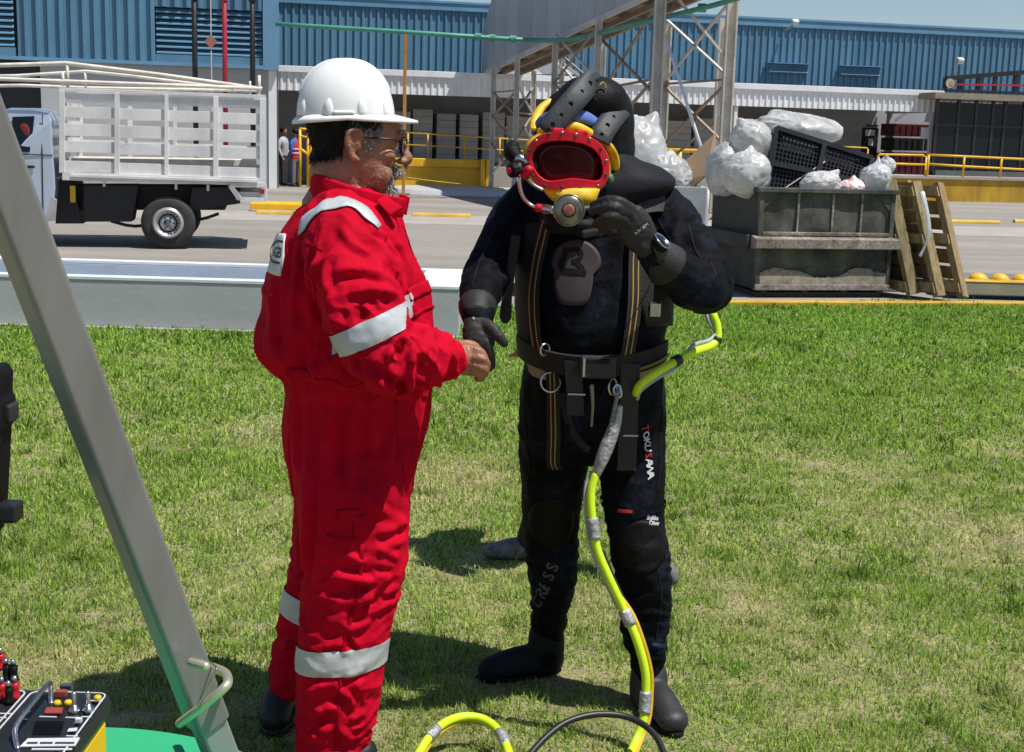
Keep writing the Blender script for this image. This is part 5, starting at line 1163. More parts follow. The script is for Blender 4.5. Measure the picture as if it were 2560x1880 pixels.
bd.limb([hd(.090, 0, .03), hd(.103, 0, .008), hd(.115, 0, -.012), hd(.114, 0, -.020)], [.009, .011, .0155, .013], 10, 3)
for s in (-1, 1):
    bd.ell(hd(.103, s * .014, -.022), (.013, .010, .009)); bd.ell(hd(.066, s * .050, -.012), (.024, .017, .016), HR); bd.ell(hd(.079, s * .031, .012), (.013, .017, .012), HR)
    bd.ell(hd(.055, s * .048, -.055), (.032, .018, .030), HR)
bd.ell(hd(.094, 0, -.047), (.012, .027, .008), HR); bd.ell(hd(.092, 0, -.060), (.011, .024, .008), HR); bd.ell(hd(.083, 0, -.098), (.018, .024, .017), HR)
# ears
for s in (-1, 1):
    def ep(x, z_, o): return hd(-.006 + x * .86, s * (.0715 + o * .8), .002 + z_ * .88)
    es_ = 1
    bd.limb([ep(.010, .005, .006), ep(.014, .024, .013), ep(.004, .036, .018), ep(-.014, .036, .022), ep(-.025, .022, .024), ep(-.024, .0, .021), ep(-.014, -.018, .014), ep(-.004, -.032, .009), ep(.008, -.036, .005)], [.006, .006, .006, .006, .0062, .006, .0065, .0095, .008], 8, 3)
    bd.ell(ep(-.007, .005, .008), (.019, .006, .027), HR @ Matrix.Rotation(s * .3, 3, 'Z')); bd.limb([ep(-.014, .020, .013), ep(-.015, .004, .014), ep(-.006, -.014, .010)], [.004, .0045, .004], 6, 3)
    bd.ell(ep(.011, -.004, .005), (.006, .006, .008))
# neck, heavy at the back
bd.limb([hd(-.028, 0, -.03), hd(-.030, 0, -.075), at(876, 452, 3.36), at(872, 500, 3.36), at(868, 560, 3.36)], [(.074, .070), (.077, .073), (.080, .077), (.092, .09), (.12, .11)], 20, 4, ref=(1, 0, 0))
bd.limb([hd(.03, 0, -.085), hd(.015, 0, -.115), at(900, 500, 3.36)], [.045, .055, .06], 16, 3)
# hidden core joining neck to both hands
bd.limb([at(868, 540, 3.36), at(872, 640, 3.36), at(880, 760, 3.36)], [.12, .13, .12], 16, 3)
core = [at(868, 600, 3.36)] + armN[1:]
bd.limb(core, [.06, .055, .05, .046, .044, .040, .033], 12, 3); bd.limb([at(868, 600, 3.36)] + armF[1:], [.06, .055, .05, .045, .04, .033], 12, 3)
# right hand, a loose fist round the glove's fingers: knuckles to the right
def H(U, V, Y): return at(U, V, Y)
bd.limb([H(1112, 893, 3.185), H(1128, 893, 3.195), H(1150, 893, 3.20)], [(.030, .026), (.030, .026), (.036, .027)], 12, 3, ref=(0, 0, 1))
bd.limb([H(1140, 895, 3.205), H(1165, 898, 3.21), H(1188, 902, 3.215)], [(.036, .022), (.041, .021), (.040, .018)], 14, 3, ref=(0, 0, 1))
for (k0, k1, k2, k3, r) in (
    ((1178, 873, 3.205), (1202, 880, 3.205), (1212, 900, 3.235), (1200, 905, 3.262), .0105),
    ((1184, 892, 3.198), (1210, 900, 3.200), (1217, 917, 3.235), (1204, 920, 3.262), .0108),
    ((1184, 912, 3.198), (1208, 921, 3.200), (1213, 934, 3.232), (1200, 935, 3.258), .0102),
    ((1180, 929, 3.202), (1198, 938, 3.206), (1203, 947, 3.232), (1192, 946, 3.252), .0092)):
    bd.limb([H(*k0), H(*k1), H(*k2), H(*k3)], [r * 1.05, r * 1.05, r, r * .85], 9, 4)
bd.limb([H(1140, 868, 3.215), H(1165, 862, 3.235), H(1192, 866, 3.25), H(1210, 874, 3.255)], [.017, .0135, .012, .0095], 9, 4)
# far hand
w_ = armF[-1]; bd.limb([w_, w_ + Vector((.05, -.02, 0)), w_ + Vector((.09, -.03, -.005))], [(.028, .022), (.038, .018), (.036, .016)], 12, 3, ref=(0, 0, 1))
for k in range(4):
    z_ = .028 - k * .019; b = w_ + Vector((.085, -.03, z_)); bd.limb([b, b + Vector((.035, -.005, -.004)), b + Vector((.045, .015, -.008)), b + Vector((.03, .028, -.010))], [.0098, .0095, .009, .0075], 8, 3)
bd.limb([w_ + Vector((.03, -.02, .03)), w_ + Vector((.06, -.035, .04)), w_ + Vector((.085, -.04, .03))], [.014, .012, .009], 8, 3)
bme = fuse(bd, 0.0042, 3, 'body', .45)
P = vnp(bme); N_ = vno(bme)
hl = (P - np.array(HC)) @ np.array(HR) / hs                      # head coordinates
face = (np.abs(hl[:, 2]) < .14) & (np.abs(hl[:, 0]) < .14) & (np.abs(hl[:, 1]) < .12)
vset(bme, P + N_ * (0.0006 * pn(P, 60, 3) + face * 0.0007 * pn(P * np.array([1, 1, 2.]), 30, 5))[:, None])
body = link('body', bme, m_skin, man, True)
def inhead(f):
    inv = HR.inverted()
    def k(p):
        q = inv @ (Vector(p) - HC) / hs; return f(q.x, q.y, q.z)
    return k
down = lambda p: (HR @ Vector((-.45, 0, -1)))
khair = inhead(lambda x, y, z_: z_ > -0.046 + 0.25 * (x + .1) * (x > -.09) and z_ < .062 and (x < -0.032 or (z_ > .034 + max(0, x) * .35 and x < .045)) and abs(y) < .115 and x > -.16 and not (abs(y) > .077 and x > -.045 and z_ < .045) and z_ > -.050)
hb = shell(bme, khair, [], 0.007); link('hair', hb, m_hair, man, True)
sh_ = strands(bme, 5200, khair, 0.022, 0.0008, down, 5, .35, .25); sh_.build('hair_strand', m_hair, man)['kind'] = 'stuff'
kside = inhead(lambda x, y, z_: -.03 < x < .052 and -0.005 < z_ < .07 and abs(y) > .05 and not (abs(y) > .079 and z_ < .04) and (z_ > .02 or .010 < x < .034))
strands(bme, 1800, kside, 0.015, 0.0008, down, 6, .25, .25).build('sideburn', m_hairg, man)['kind'] = 'stuff'
kbeard = inhead(lambda x, y, z_: x > .060 and ((-.115 < z_ < -.070 and abs(y) < .034) or (-.05 < z_ < -.030 and abs(y) < .036 and x > .078) or (-.118 < z_ < -.04 and .024 < abs(y) < .036 and x > .07)))
strands(bme, 4200, kbeard, 0.013, 0.0008, lambda p: (HR @ Vector((.25, 0, -1))), 7, .22, .25).build('beard', m_beard, man)['kind'] = 'stuff'
kstub = inhead(lambda x, y, z_: x > .0 and -.118 < z_ < -.045 and abs(y) > .02 and z_ < -.045 - (.06 - x) * .35)
strands(bme, 900, kstub, 0.0035, 0.0005, lambda p: (0.2, 0, -1), 8, .1, .2).build('stubble', m_hairg, man)['kind'] = 'stuff'
for s in (-1, 1):
    e = MB().ell(hd(.0815, s * .031, .011), (.0125, .0125, .0125)).build('eye', m_eye, man, True)
    sub(MB().ell(hd(.0925, s * .031, .011), (.003, .006, .006), HR).build('iris', m_boot, None, True), e)
    sub(MB().limb([hd(.098, s * .014, .040), hd(.102, s * .03, .046), hd(.090, s * .048, .040)], [.0035, .004, .002], 6, 3).build('brow', m_hairg, None, True), e)
# boots
def boot(name, ankle, heel, toe, top, r=.045):
    b = MB(); b.limb([top, ankle], [(.058, .052), (.055, .05)], 14, 3); b.limb([ankle, heel], [.052, .045], 14, 3)
    b.limb([heel + Vector((0, 0, .0)), (heel + toe) / 2 + Vector((0, 0, .02)), toe], [(.045, .042), (.05, .046), (.040, .044)], 14, 4)
    me = fuse(b, .006, 4, name); q = vnp(me); q[:, 2] = np.maximum(q[:, 2], 0.012); vset(me, q); o = link(name, me, m_boot, man, True)
    so_ = MB(); d = (toe - heel); d.z = 0; L_ = d.length; d.normalize(); sd = Vector((-d.y, d.x, 0)); pts = []
    for k in range(24):
        a = 2 * math.pi * k / 24; pts.append(Vector((heel.x, heel.y, 0.004)) + d * (L_ / 2 + math.cos(a) * (L_ / 2 + .05)) + sd * math.sin(a) * .05)
    sub(so_.prism(pts, (0, 0, .022)).build('sole', m_boot, None, bevel=.004), o)
boot('boot', at(835, 1850, 3.225), Vector((at(812, 1880, 3.225).x, 3.235, .05)), Vector((at(905, 1880, 3.2).x, 3.205, .045)), at(830, 1800, 3.225))
boot('boot', at(715, 1715, 3.50), Vector((at(700, 1760, 3.5).x, 3.52, .05)), Vector((at(690, 1780, 3.42).x, 3.40, .045)), at(725, 1670, 3.5))
# ---- hard hat
def hardhat():
    t = thing('hard_hat', 'glossy white hard hat worn by the person in red', 'hard hat', at(880, 300, 3.34))
    hc = at(865, 293, 3.34); tilt = Matrix.Rotation(hyaw, 3, 'Z') @ Matrix.Rotation(math.radians(-2.2), 3, 'Y')
    def hp_(x, y, z): return hc + tilt @ Vector((x, y, z))
    R = []; n = 64; rx, ry, rz = .121, .105, .139
    for i in range(22):
        th = (math.pi / 2) * i / 22; c, s = math.cos(th), math.sin(th)
        R.append([hp_(rx * c ** .80 * math.cos(2 * math.pi * j / n), ry * c ** .80 * math.sin(2 * math.pi * j / n), rz * s ** 1.0) for j in range(n)])
    R.append([hp_(0.001 * math.cos(2 * math.pi * j / n), 0.001 * math.sin(2 * math.pi * j / n), rz) for j in range(n)])
    d = MB().rings(R).build('dome', m_hat, t, True)
    br = []
    prof = [(0.0, .006), (1.0, -.004), (1.02, -.008), (1.0, -.012), (0.0, -.004), (-.04, 0.0)]
    for q, dz in prof:
        ring = []
        for j in range(n):
            a = 2 * math.pi * j / n; ca = math.cos(a); ext = .008 + .050 * max(0, ca) ** 2.2 + .004 * max(0, -ca)
            dip = -0.006 * max(0, ca) * q - .004 * max(0, -ca) * q + .004 * (1 - abs(ca)) * q
            ring.append(hp_((rx + ext * q) * ca, (ry + ext * .9 * q) * math.sin(a), dz + dip))
        br.append(ring)
    MB().rings(br, cap=False, closed=True).build('brim', m_hat, t, True)
    for a in (-152, -112, -72, -36, 72, 112, 152):              # accessory lugs moulded at the foot of the dome
        ra = math.radians(a); o = Vector((rx * .97 * math.cos(ra), ry * .97 * math.sin(ra), .026)); b = MB()
        b.limb([hp_(o.x, o.y, .010), hp_(o.x * .985, o.y * .985, .028), hp_(o.x * .94, o.y * .94, .044)], [(.013, .008), (.012, .008), (.007, .005)], 12, 3, ref=tuple(tilt @ Vector((-math.sin(ra), math.cos(ra), 0))))
        b.build('lug', m_hat, t, True)
    b = MB(); 
    for k in range(9):
        a = math.radians(-100 + 22 * k / 8)
    b.tube([hp_(rx * 1.0 * math.cos(math.radians(a)), ry * 1.0 * math.sin(math.radians(a)), .010) for a in range(-106, -78, 4)], .005, 6); b.build('slot_rim', m_hat, t, True)
    rg = MB()
    MB().tube([hp_(rx * c_ * .995, 0, rz * s_ + .001) for c_, s_ in [(math.cos(math.radians(a)) ** .8 * (1 if a < 90 else -1) if a <= 90 else -abs(math.cos(math.radians(a))) ** .8, math.sin(math.radians(a))) for a in range(25, 156, 5)]], .0035, 8).build('crown_ridge', m_hat, t, True)
    # suspension band under the shell
    MB().rings([[hp_(.100 * math.cos(2 * math.pi * j / 40), .084 * math.sin(2 * math.pi * j / 40), z_) for j in range(40)] for z_ in (-.012, .018)], cap=False).build('headband', m_boot, t, True)
hardhat()
# ---- spectacles
def specs():
    t = thing('eyeglasses', 'black framed eyeglasses on the person in red', 'eyeglasses', hd(.1, 0, .01))
    for s in (-1, 1):
        pts = [hd(.109 - .012 * abs(a) , s * (.033 + a * .025), .012 + b * .020) for a, b in ((-1, .6), (-.5, .95), (.5, .95), (1, .6), (1, -.4), (.5, -1), (-.5, -1), (-1, -.4))]
        f = MB().tube(pts, .0016, 6, 3, closed=True).build('rim', m_frame, t, True)
        sub(MB().prism(pts, HR @ Vector((.001, 0, 0))).build('lens', m_lens, None), f)
        f.name = 'rim'
        MB().tube([hd(.097, s * .060, .024), hd(.06, s * .0745, .024), hd(.0, s * .080, .018), hd(-.014, s * .079, .010), hd(-.022, s * .077, -.006)], .0021, 6, 3).build('temple', m_frame, t, True)
        MB().tube([hd(.1, s * .056, .026), hd(.104, s * .033, .031), hd(.110, s * .010, .026)], .0027, 6, 3).build('brow_bar', m_frame, t, True)
    MB().tube([hd(.111, -.010, .020), hd(.115, 0, .022), hd(.111, .010, .020)], .0018, 6, 3).build('bridge', m_frame, t, True)
specs()
# ------------------------------------------------------------------ diver in black wetsuit
m_neo = mat('navy_black_neoprene', (0.0020, 0.0024, 0.0042), 0.75, 0, 0.3, 10, col2=(0.009, 0.015, 0.030), bump=0.3, bs=50, fine=0.6, fs=60, spec=0.12, thr=(.46, .74))
m_neob = mat('black_neoprene', (0.0038, 0.0039, 0.0045), 0.62, 0, 0.3, 10, bump=0.15, bs=120, spec=0.2)
m_neog = mat('charcoal_neoprene', (0.008, 0.0085, 0.012), 0.7, 0, 0.2, 12, bump=0.15, bs=120, spec=0.22)
m_glove = mat('grey_black_glove', (0.018, 0.019, 0.019), 0.58, 0, 0.35, 14, bump=0.2, bs=140, spec=0.3, col2=(0.034, .035, .033))
m_web = mat('black_webbing', (0.006, 0.006, 0.007), 0.75, 0, 0.3, 30, bump=0.3, bs=200)
m_webg = mat('grey_webbing', (0.022, 0.022, 0.023), 0.75, 0, 0.2, 30, bump=0.3, bs=200)
m_webb = mat('brown_black_webbing', (0.030, 0.025, 0.021), 0.7, 0, 0.2, 30, bump=0.3, bs=200)
m_stit = mat('yellow_stitching', (0.34, 0.23, 0.045), 0.7)
m_tan = mat('tan_belt', (0.30, 0.245, 0.165), 0.7, 0, .15, 10)
m_ring = mat('steel_ring', (0.55, 0.55, 0.55), 0.25, 1.0)
m_knee = mat('rubber_knee_pad', (0.0028, 0.0028, 0.003), 0.6, 0, 0.4, 9, col2=(0.006, .0058, .0056), spec=.15, bump=.25, bs=60)
m_rub = mat('grey_black_rubber', (0.020, 0.021, 0.022), 0.55, 0, 0.15, 20, bump=.12, bs=90)
m_emb = mat('mauve_emblem', (0.034, 0.024, 0.027), 0.65, 0, .12, 9)
m_wtxt = mat('white_print', (0.55, 0.55, 0.56), 0.6)
m_rtxt = mat('red_print', (0.42, 0.012, 0.02), 0.6)
m_gtxt = mat('grey_print', (0.065, 0.065, 0.068), 0.6)
DIV = Vector((at(1480, 1750, 3.68).x, 3.68, 0))
dv = thing('person', 'person in black wetsuit and dive harness with one hand raised to the mask', 'person', DIV)
def torso(mb):
    mb.hring(px_rows([(395, 1420, 1545, 3.73, .085), (435, 1375, 1580, 3.74, .11), (465, 1335, 1625, 3.74, .13), (505, 1306, 1650, 3.74, .15), (560, 1296, 1664, 3.73, .17), (640, 1298, 1672, 3.72, .182), (720, 1298, 1675, 3.71, .198), (790, 1300, 1670, 3.71, .205), (850, 1306, 1660, 3.71, .20), (900, 1310, 1655, 3.72, .188), (960, 1301, 1662, 3.72, .175), (1030, 1298, 1667, 3.72, .165), (1100, 1297, 1667, 3.73, .15), (1140, 1310, 1655, 3.73, .125)]), e=2.4)
    mb.hring(px_rows([(1020, 1312, 1480, 3.76, .115), (1090, 1298, 1486, 3.77, .125), (1150, 1297, 1476, 3.77, .122), (1220, 1303, 1462, 3.775, .112), (1300, 1305, 1450, 3.78, .10), (1360, 1310, 1446, 3.785, .094), (1430, 1320, 1442, 3.80, .090), (1500, 1327, 1430, 3.815, .078), (1570, 1330, 1408, 3.825, .062), (1625, 1334, 1398, 3.83, .056), (1650, 1336, 1398, 3.83, .056)]), e=2.1)
    mb.hring(px_rows([(1020, 1490, 1655, 3.73, .115), (1090, 1484, 1668, 3.71, .125), (1150, 1495, 1669, 3.69, .122), (1240, 1503, 1660, 3.66, .110), (1310, 1512, 1662, 3.64, .102), (1370, 1524, 1672, 3.63, .10), (1440, 1534, 1675, 3.63, .094), (1510, 1545, 1672, 3.63, .086), (1580, 1560, 1666, 3.63, .072), (1650, 1575, 1662, 3.63, .060), (1710, 1583, 1663, 3.63, .056), (1750, 1583, 1660, 3.63, .056)]), e=2.1)
tm = MB(); torso(tm); tme = fuse(tm, 0.008, 8, 'torso')
TB = bvh_of(tme)
bm_ = MB(); torso(bm_)
aR = [at(1336, 490, 3.74), at(1290, 545, 3.71), at(1246, 622, 3.62), at(1216, 695, 3.50), at(1200, 745, 3.40), at(1194, 790, 3.31)]
bm_.limb(aR, [.068, .072, .066, .061, .053, .042], n=18, sub=5)
aL = [at(1618, 495, 3.74), at(1672, 556, 3.69), at(1712, 636, 3.60), at(1764, 716, 3.50), at(1715, 702, 3.43), at(1668, 668, 3.385), at(1628, 632, 3.35)]
bm_.limb(aL, [.072, .080, .080, .074, .066, .058, .044], n=18, sub=5)
# head and neck inside the mask
bm_.limb([at(1480, 440, 3.72), at(1472, 400, 3.70), at(1465, 350, 3.67)], [.075, .07, .08], 16, 4); bm_.ell(at(1462, 330, 3.66), (.085, .095, .115))
# hidden hands inside the gloves
def glove_R(mb, g=1.0):
    mb.limb([at(1193, 770, 3.34), at(1192, 800, 3.30), at(1192, 826, 3.275)], [(.040 * g, .034 * g), (.034 * g, .028 * g), (.036 * g, .024 * g)], 14, 3, ref=(1, 0, 0))
    mb.limb([at(1190, 818, 3.28), at(1196, 845, 3.265), at(1204, 866, 3.26)], [(.036 * g, .022 * g), (.038 * g, .020 * g), (.036 * g, .017 * g)], 14, 3, ref=(1, 0, 0))
    for pts, r in ((((1216, 858, 3.255), (1226, 888, 3.258), (1228, 910, 3.272), (1222, 922, 3.288)), .0115), (((1206, 866, 3.265), (1214, 898, 3.275), (1213, 918, 3.292), (1206, 926, 3.305)), .0115), (((1195, 868, 3.272), (1200, 900, 3.285), (1198, 918, 3.302), (1192, 922, 3.315)), .011), (((1183, 864, 3.280), (1186, 892, 3.295), (1184, 908, 3.310), (1180, 912, 3.320)), .010)):
        mb.limb([at(*p) for p in pts], [r * g * 1.05, r * g, r * g * .95, r * g * .85], 10, 4)
    mb.limb([at(1204, 806, 3.285), at(1228, 820, 3.262), at(1248, 842, 3.252), at(1262, 858, 3.252)], [.018 * g, .0155 * g, .0135 * g, .0105 * g], 10, 4)
def glove_L(mb, g=1.0):
    mb.limb([at(1645, 645, 3.365), at(1625, 625, 3.345), at(1605, 600, 3.33)], [(.040 * g, .040 * g), (.035 * g, .031 * g), (.038 * g, .028 * g)], 14, 3)
    mb.limb([at(1608, 602, 3.33), at(1590, 572, 3.315), at(1570, 540, 3.305)], [(.040 * g, .027 * g), (.046 * g, .025 * g), (.042 * g, .021 * g)], 14, 3, ref=(.75, 0, .66))
    for pts, r in ((((1580, 522, 3.30), (1548, 503, 3.285), (1512, 502, 3.30), (1482, 513, 3.325)), .0118), (((1570, 532, 3.295), (1536, 519, 3.275), (1504, 521, 3.292), (1480, 532, 3.318)), .0118), (((1560, 548, 3.292), (1528, 541, 3.27), (1505, 549, 3.286), (1488, 563, 3.308)), .0115), (((1556, 566, 3.30), (1530, 562, 3.28), (1512, 572, 3.295), (1502, 585, 3.315)), .0105)):
        mb.limb([at(*p) for p in pts], [r * g * 1.1, r * g * 1.05, r * g, r * g * .8], 10, 4)
    mb.limb([at(1580, 590, 3.345), at(1548, 585, 3.355), at(1518, 572, 3.36), at(1492, 560, 3.358)], [.019 * g, .016 * g, .0135 * g, .0105 * g], 10, 4)
glove_R(bm_, .80); glove_L(bm_, .80)
dme = fuse(bm_, 0.0075, 5, 'body')
P = vnp(dme); N_ = vno(dme); W1 = warp(P, .04, 6, 51); z = P[:, 2]
disp = 0.005 * pn(P, 5, 2) + .003 * pn(P, 12, 3) + .003 * ridge(W1 * np.array([1, 1, 1.6]), 9, 4)
for U, V, Y, r, a, s in ((1785, 700, 3.5, .14, .015, (1.2, 1, 1.6)), (1196, 690, 3.5, .12, .012, (1, 1, 2)), (1375, 1420, 3.75, .16, .011, (.8, .8, 2.6)), (1605, 1490, 3.6, .18, .013, (.8, .8, 2.6)), (1390, 1110, 3.65, .17, .010, (1, 1, 2)), (1610, 1620, 3.6, .13, .010, (.8, .8, 2.5)), (1365, 1570, 3.8, .13, .010, (.8, .8, 2.5)), (1700, 560, 3.6, .15, .012, (1.6, 1, 1))):
    e_ = np.exp(-(np.linalg.norm(P - np.array(at(U, V, Y)), axis=1) / r) ** 2); disp += e_ * a * (ridge(W1 * np.array(s), 11, U % 13) - .15)
disp -= disp.mean() + .001
vset(dme, P + N_ * disp[:, None])
link('body', dme, m_neo, dv, True); DB = bvh_of(dme)
for nm, fn in (('glove', glove_R), ('glove', glove_L)):
    g_ = MB(); fn(g_, 1.0); me = fuse(g_, .0042, 3, 'glove', .4); Pq = vnp(me); vset(me, Pq + vno(me) * (0.0014 * ridge(Pq, 45, 3) + .0012 * pn(Pq, 25, 4))[:, None])
    go = link('glove', me, m_glove, dv, True)
    if fn is glove_R: cuff = [at(1194, 764, 3.352), at(1193, 778, 3.330), at(1193, 794, 3.302)]; rr = [(.051, .050), (.048, .046), (.040, .036)]
    else: cuff = [at(1668, 664, 3.385), at(1652, 648, 3.37), at(1628, 624, 3.345)]; rr = [(.059, .058), (.052, .050), (.040, .036)]
    sub(MB().limb(cuff, rr, 18, 4, cap=.3).build('cuff', m_glove, None, True), go)
    GB = bvh_of(me)
    if fn is glove_L:
        sub(link('print', text_on(GB, 'o BCIEM', .011, 1604, 572, .72, -.55, .002, 3.3), m_wtxt), go)
    else: sub(link('print', text_on(GB, 'a', .016, 1184, 795, .9, -.4, .002, 3.3), m_wtxt), go)
# boots
def dboot(top, ankle, heel, mid, toe, m_, side):
    b = MB(); b.limb([top, ankle, heel], [(.056, .056), (.056, .058), (.046, .050)], 16, 4)
    b.limb([heel, mid, toe], [(.046, .042), (.048, .046), (.034, .046)], 16, 4, ref=(0, 0, 1))
    b.limb([ankle, mid], [(.05, .05), (.042, .042)], 14, 3)
    me = fuse(b, .006, 6, 'dive_boot'); q = vnp(me); q[:, 2] = np.maximum(q[:, 2], .012); q += vno(me) * (0.002 * pn(q, 14, 5))[:, None]; vset(me, q); o = link('dive_boot', me, m_, dv, True)
    d = toe - heel; d.z = 0; L_ = d.length; d.normalize(); sd = Vector((-d.y, d.x, 0)); pts = []
    for k in range(28):
        a = 2 * math.pi * k / 28; w = .043 + .010 * math.cos(a); pts.append(Vector((heel.x, heel.y, .004)) + d * (L_ / 2 + math.cos(a) * (L_ / 2 + .040)) + sd * math.sin(a) * w)
    sub(MB().prism(pts, (0, 0, .016)).build('sole', m_neob, None, bevel=.004), o)
def gz(U, V, Y, z): p = at(U, V, Y); return Vector((p.x, Y, z))
dboot(at(1366, 1590, 3.825), at(1366, 1640, 3.835), gz(1375, 1650, 3.86, .055), gz(1300, 1660, 3.82, .055), gz(1222, 1675, 3.79, .040), m_neog, -1)
dboot(at(1622, 1690, 3.63), at(1620, 1735, 3.63), gz(1612, 1760, 3.66, .055), gz(1648, 1790, 3.55, .058), gz(1682, 1815, 3.455, .042), m_rub, 1)
# knee pads and prints
def pad(c, r, off, m_, nm, bv=None):
    c = Vector(c); k = lambda co: ((co.x - c.x) / r[0]) ** 2 + ((co.z - c.z) / r[1]) ** 2 < 1 and co.y < c.y + .02
    me = shell(dme, k, [], off); return link(nm, me, m_, dv, True)
for U_, V_, a_, b_ in ((1378, 1300, 58, 64), (1606, 1362, 62, 68)):
    kp = MB(); patch(kp, DB, [(U_ + a_ * math.cos(2 * math.pi * k / 36), V_ + b_ * math.sin(2 * math.pi * k / 36) * (1.1 if math.sin(2 * math.pi * k / 36) > 0 else .9)) for k in range(36)], .0015, .0015, 6, 3.6); kp.build('knee_pad', m_knee, dv, True)
def legcuff(za, zb_, c, R, m_, nm, off=.004):
    me = shell(dme, axis_keep(c, c + Vector((0, 0, .01)), R), [(Vector((0, 0, za)), Vector((0, 0, 1))), (Vector((0, 0, zb_)), Vector((0, 0, -1)))], off); return link(nm, me, m_, dv, True)
legcuff(at(1600, 1262, 3.6).z, at(1600, 1274, 3.6).z, at(1585, 1268, 3.65), .2, m_neo, 'leg_seam', .006)
so_ = MB(); strap(so_, DB, [surf(DB, U, V)[0] for U, V in ((1548, 1275), (1568, 1277), (1586, 1279))], .009, .002, .006); so_.build('red_tab', m_rtxt, dv)
so_ = MB(); strap(so_, DB, [surf(DB, U, V)[0] for U, V in ((1630, 1610), (1650, 1612), (1662, 1612))], .010, .002, .003); so_.build('ankle_tab', mat('navy_tab', (.01, .03, .08), .6), dv)
for i, (ch_, m_) in enumerate((('T', m_rtxt), ('O', m_wtxt), ('K', m_wtxt), ('U', m_wtxt), ('S', m_rtxt), ('A', m_wtxt), ('W', m_wtxt), ('A', m_wtxt))):
    link('letter', text_on(DB, ch_, .030, 1612 + 1.9 * i, 1070 + i * 17, .12, 1, .003, 3.6, bold=.0006), m_, dv)
for i, ch_ in enumerate('CRESS'): link('letter', text_on(DB, ch_, .050, 1344 + i * 9.5, 1506 - i * 22, .45, -.9, .003, 3.8, bold=.001), m_gtxt, dv)
link('print', text_on(DB, 'Sukko', .017, 1632, 1295, 1, .06, .003, 3.6, bold=.0006), m_wtxt, dv); link('print', text_on(DB, 'Diver', .017, 1636, 1308, 1, .06, .003, 3.6, bold=.0006), m_wtxt, dv)
link('print', text_on(DB, 'S', .02, 1317, 1242, .6, .8, .003, 3.7), m_gtxt, dv)
for Lp in (((1296, 505), (1318, 560), (1322, 640)), ((1632, 500), (1650, 560), (1640, 640)), ((1720, 560), (1745, 640), (1790, 700)), ((1240, 560), (1200, 650), (1180, 720)), ((1655, 950), (1652, 1080), (1645, 1230)), ((1310, 980), (1312, 1100), (1318, 1220)), ((1645, 1420), (1650, 1520), (1640, 1620)), ((1335, 1400), (1345, 1500), (1350, 1590))):
    so_ = MB(); strap(so_, DB, [surf(DB, U, V)[0] for U, V in Lp], .004, .001, .0006); so_.build('suit_seam', m_neog, dv, True)
# chest emblem: rounded head over a narrower tongue
emb = []
for k in range(40):
    a = 2 * math.pi * k / 40; x = math.sin(a); y = -math.cos(a)
    if y < .45: U, V = 1441 + 62 * x * (1 if y < .1 else 1 - (y - .1) * .45), 658 + 58 * y
    else: U, V = 1434 + 50 * math.copysign(min(1, abs(x) / .893) ** .45, x), 684 + 80 * ((y - .45) / .55) ** .8
    emb.append((U, V))
pe = MB(); patch(pe, TB, emb, .004, .002, 8, 3.5); eo = pe.build('chest_emblem', m_emb, dv, True)
gl = MB(); strap(gl, TB, [surf(TB, U, V)[0] for U, V in ((1418, 620), (1408, 650), (1402, 672), (1425, 680), (1455, 682), (1470, 684))], .016, .0015, .007, .006); strap(gl, TB, [surf(TB, U, V)[0] for U, V in ((1420, 628), (1440, 622), (1455, 632), (1448, 652), (1428, 655))], .012, .0015, .007, .006); strap(gl, TB, [surf(TB, U, V)[0] for U, V in ((1440, 655), (1452, 666), (1462, 676))], .011, .0015, .007, .006)
sub(gl.build('emblem_mark', m_neob, None), eo)
# high collar of the hood spread over the shoulders
cp = MB(); cp.hring(px_rows([(368, 1400, 1560, 3.68, .11), (396, 1385, 1602, 3.69, .13), (420, 1362, 1650, 3.70, .145), (438, 1350, 1676, 3.70, .155), (450, 1342, 1684, 3.70, .160), (466, 1345, 1674, 3.70, .163), (488, 1365, 1640, 3.70, .160), (510, 1400, 1605, 3.70, .150)]), e=2.6)
cme2 = fuse(cp, .007, 2, 'hood_collar'); q = vnp(cme2); vset(cme2, q + vno(cme2) * (.007 * pn(q, 6, 3) + .004 * ridge(q * np.array([1, 1, .6]), 9, 5))[:, None]); link('hood_collar', cme2, m_neog, dv, True)

# ------------------------------------------------------------------ harness
hn = thing('dive_harness', 'black webbing dive harness with yellow stitching worn over the wetsuit', 'harness', at(1470, 900, 3.5))
def S(U, V): return surf(TB, U, V, 3.5)[0]
def wstrap(nm, pts, w, m_=None, stitch=False, thick=.004, off=.004):
    mb = MB(); strap(mb, TB, [S(*p) for p in pts], w, thick, off); o = mb.build(nm, m_ or m_web, hn)
    if stitch:
        for s in (-1, 1):
            q = MB(); strap(q, TB, [S(p[0] + s * stitch, p[1]) for p in pts], .0035, .001, off + thick + .0006, .008); sub(q.build('stitch_line', m_stit, None), o)
    return o
for poly in ([(1306, 560), (1372, 560), (1352, 640), (1350, 760), (1356, 862), (1308, 850), (1300, 760), (1298, 640)], [(1600, 560), (1672, 540), (1676, 640), (1672, 740), (1668, 812), (1610, 816), (1592, 740), (1596, 640)]):
    mb = MB(); patch(mb, TB, poly, .010, .006, 8, 3.55); mb.build('vest_panel', m_web, hn, True)
wstrap('shoulder_strap', [(1385, 520), (1365, 590), (1352, 660), (1344, 760), (1352, 850), (1362, 890)], .040, m_web, 6, off=.018)
wstrap('shoulder_strap', [(1585, 560), (1582, 660), (1580, 760), (1568, 850), (1560, 890)], .040, m_web, 6, off=.018)
wstrap('chest_strap', [(1632, 470), (1646, 520), (1662, 590), (1668, 600)], .066, m_webb, off=.03)
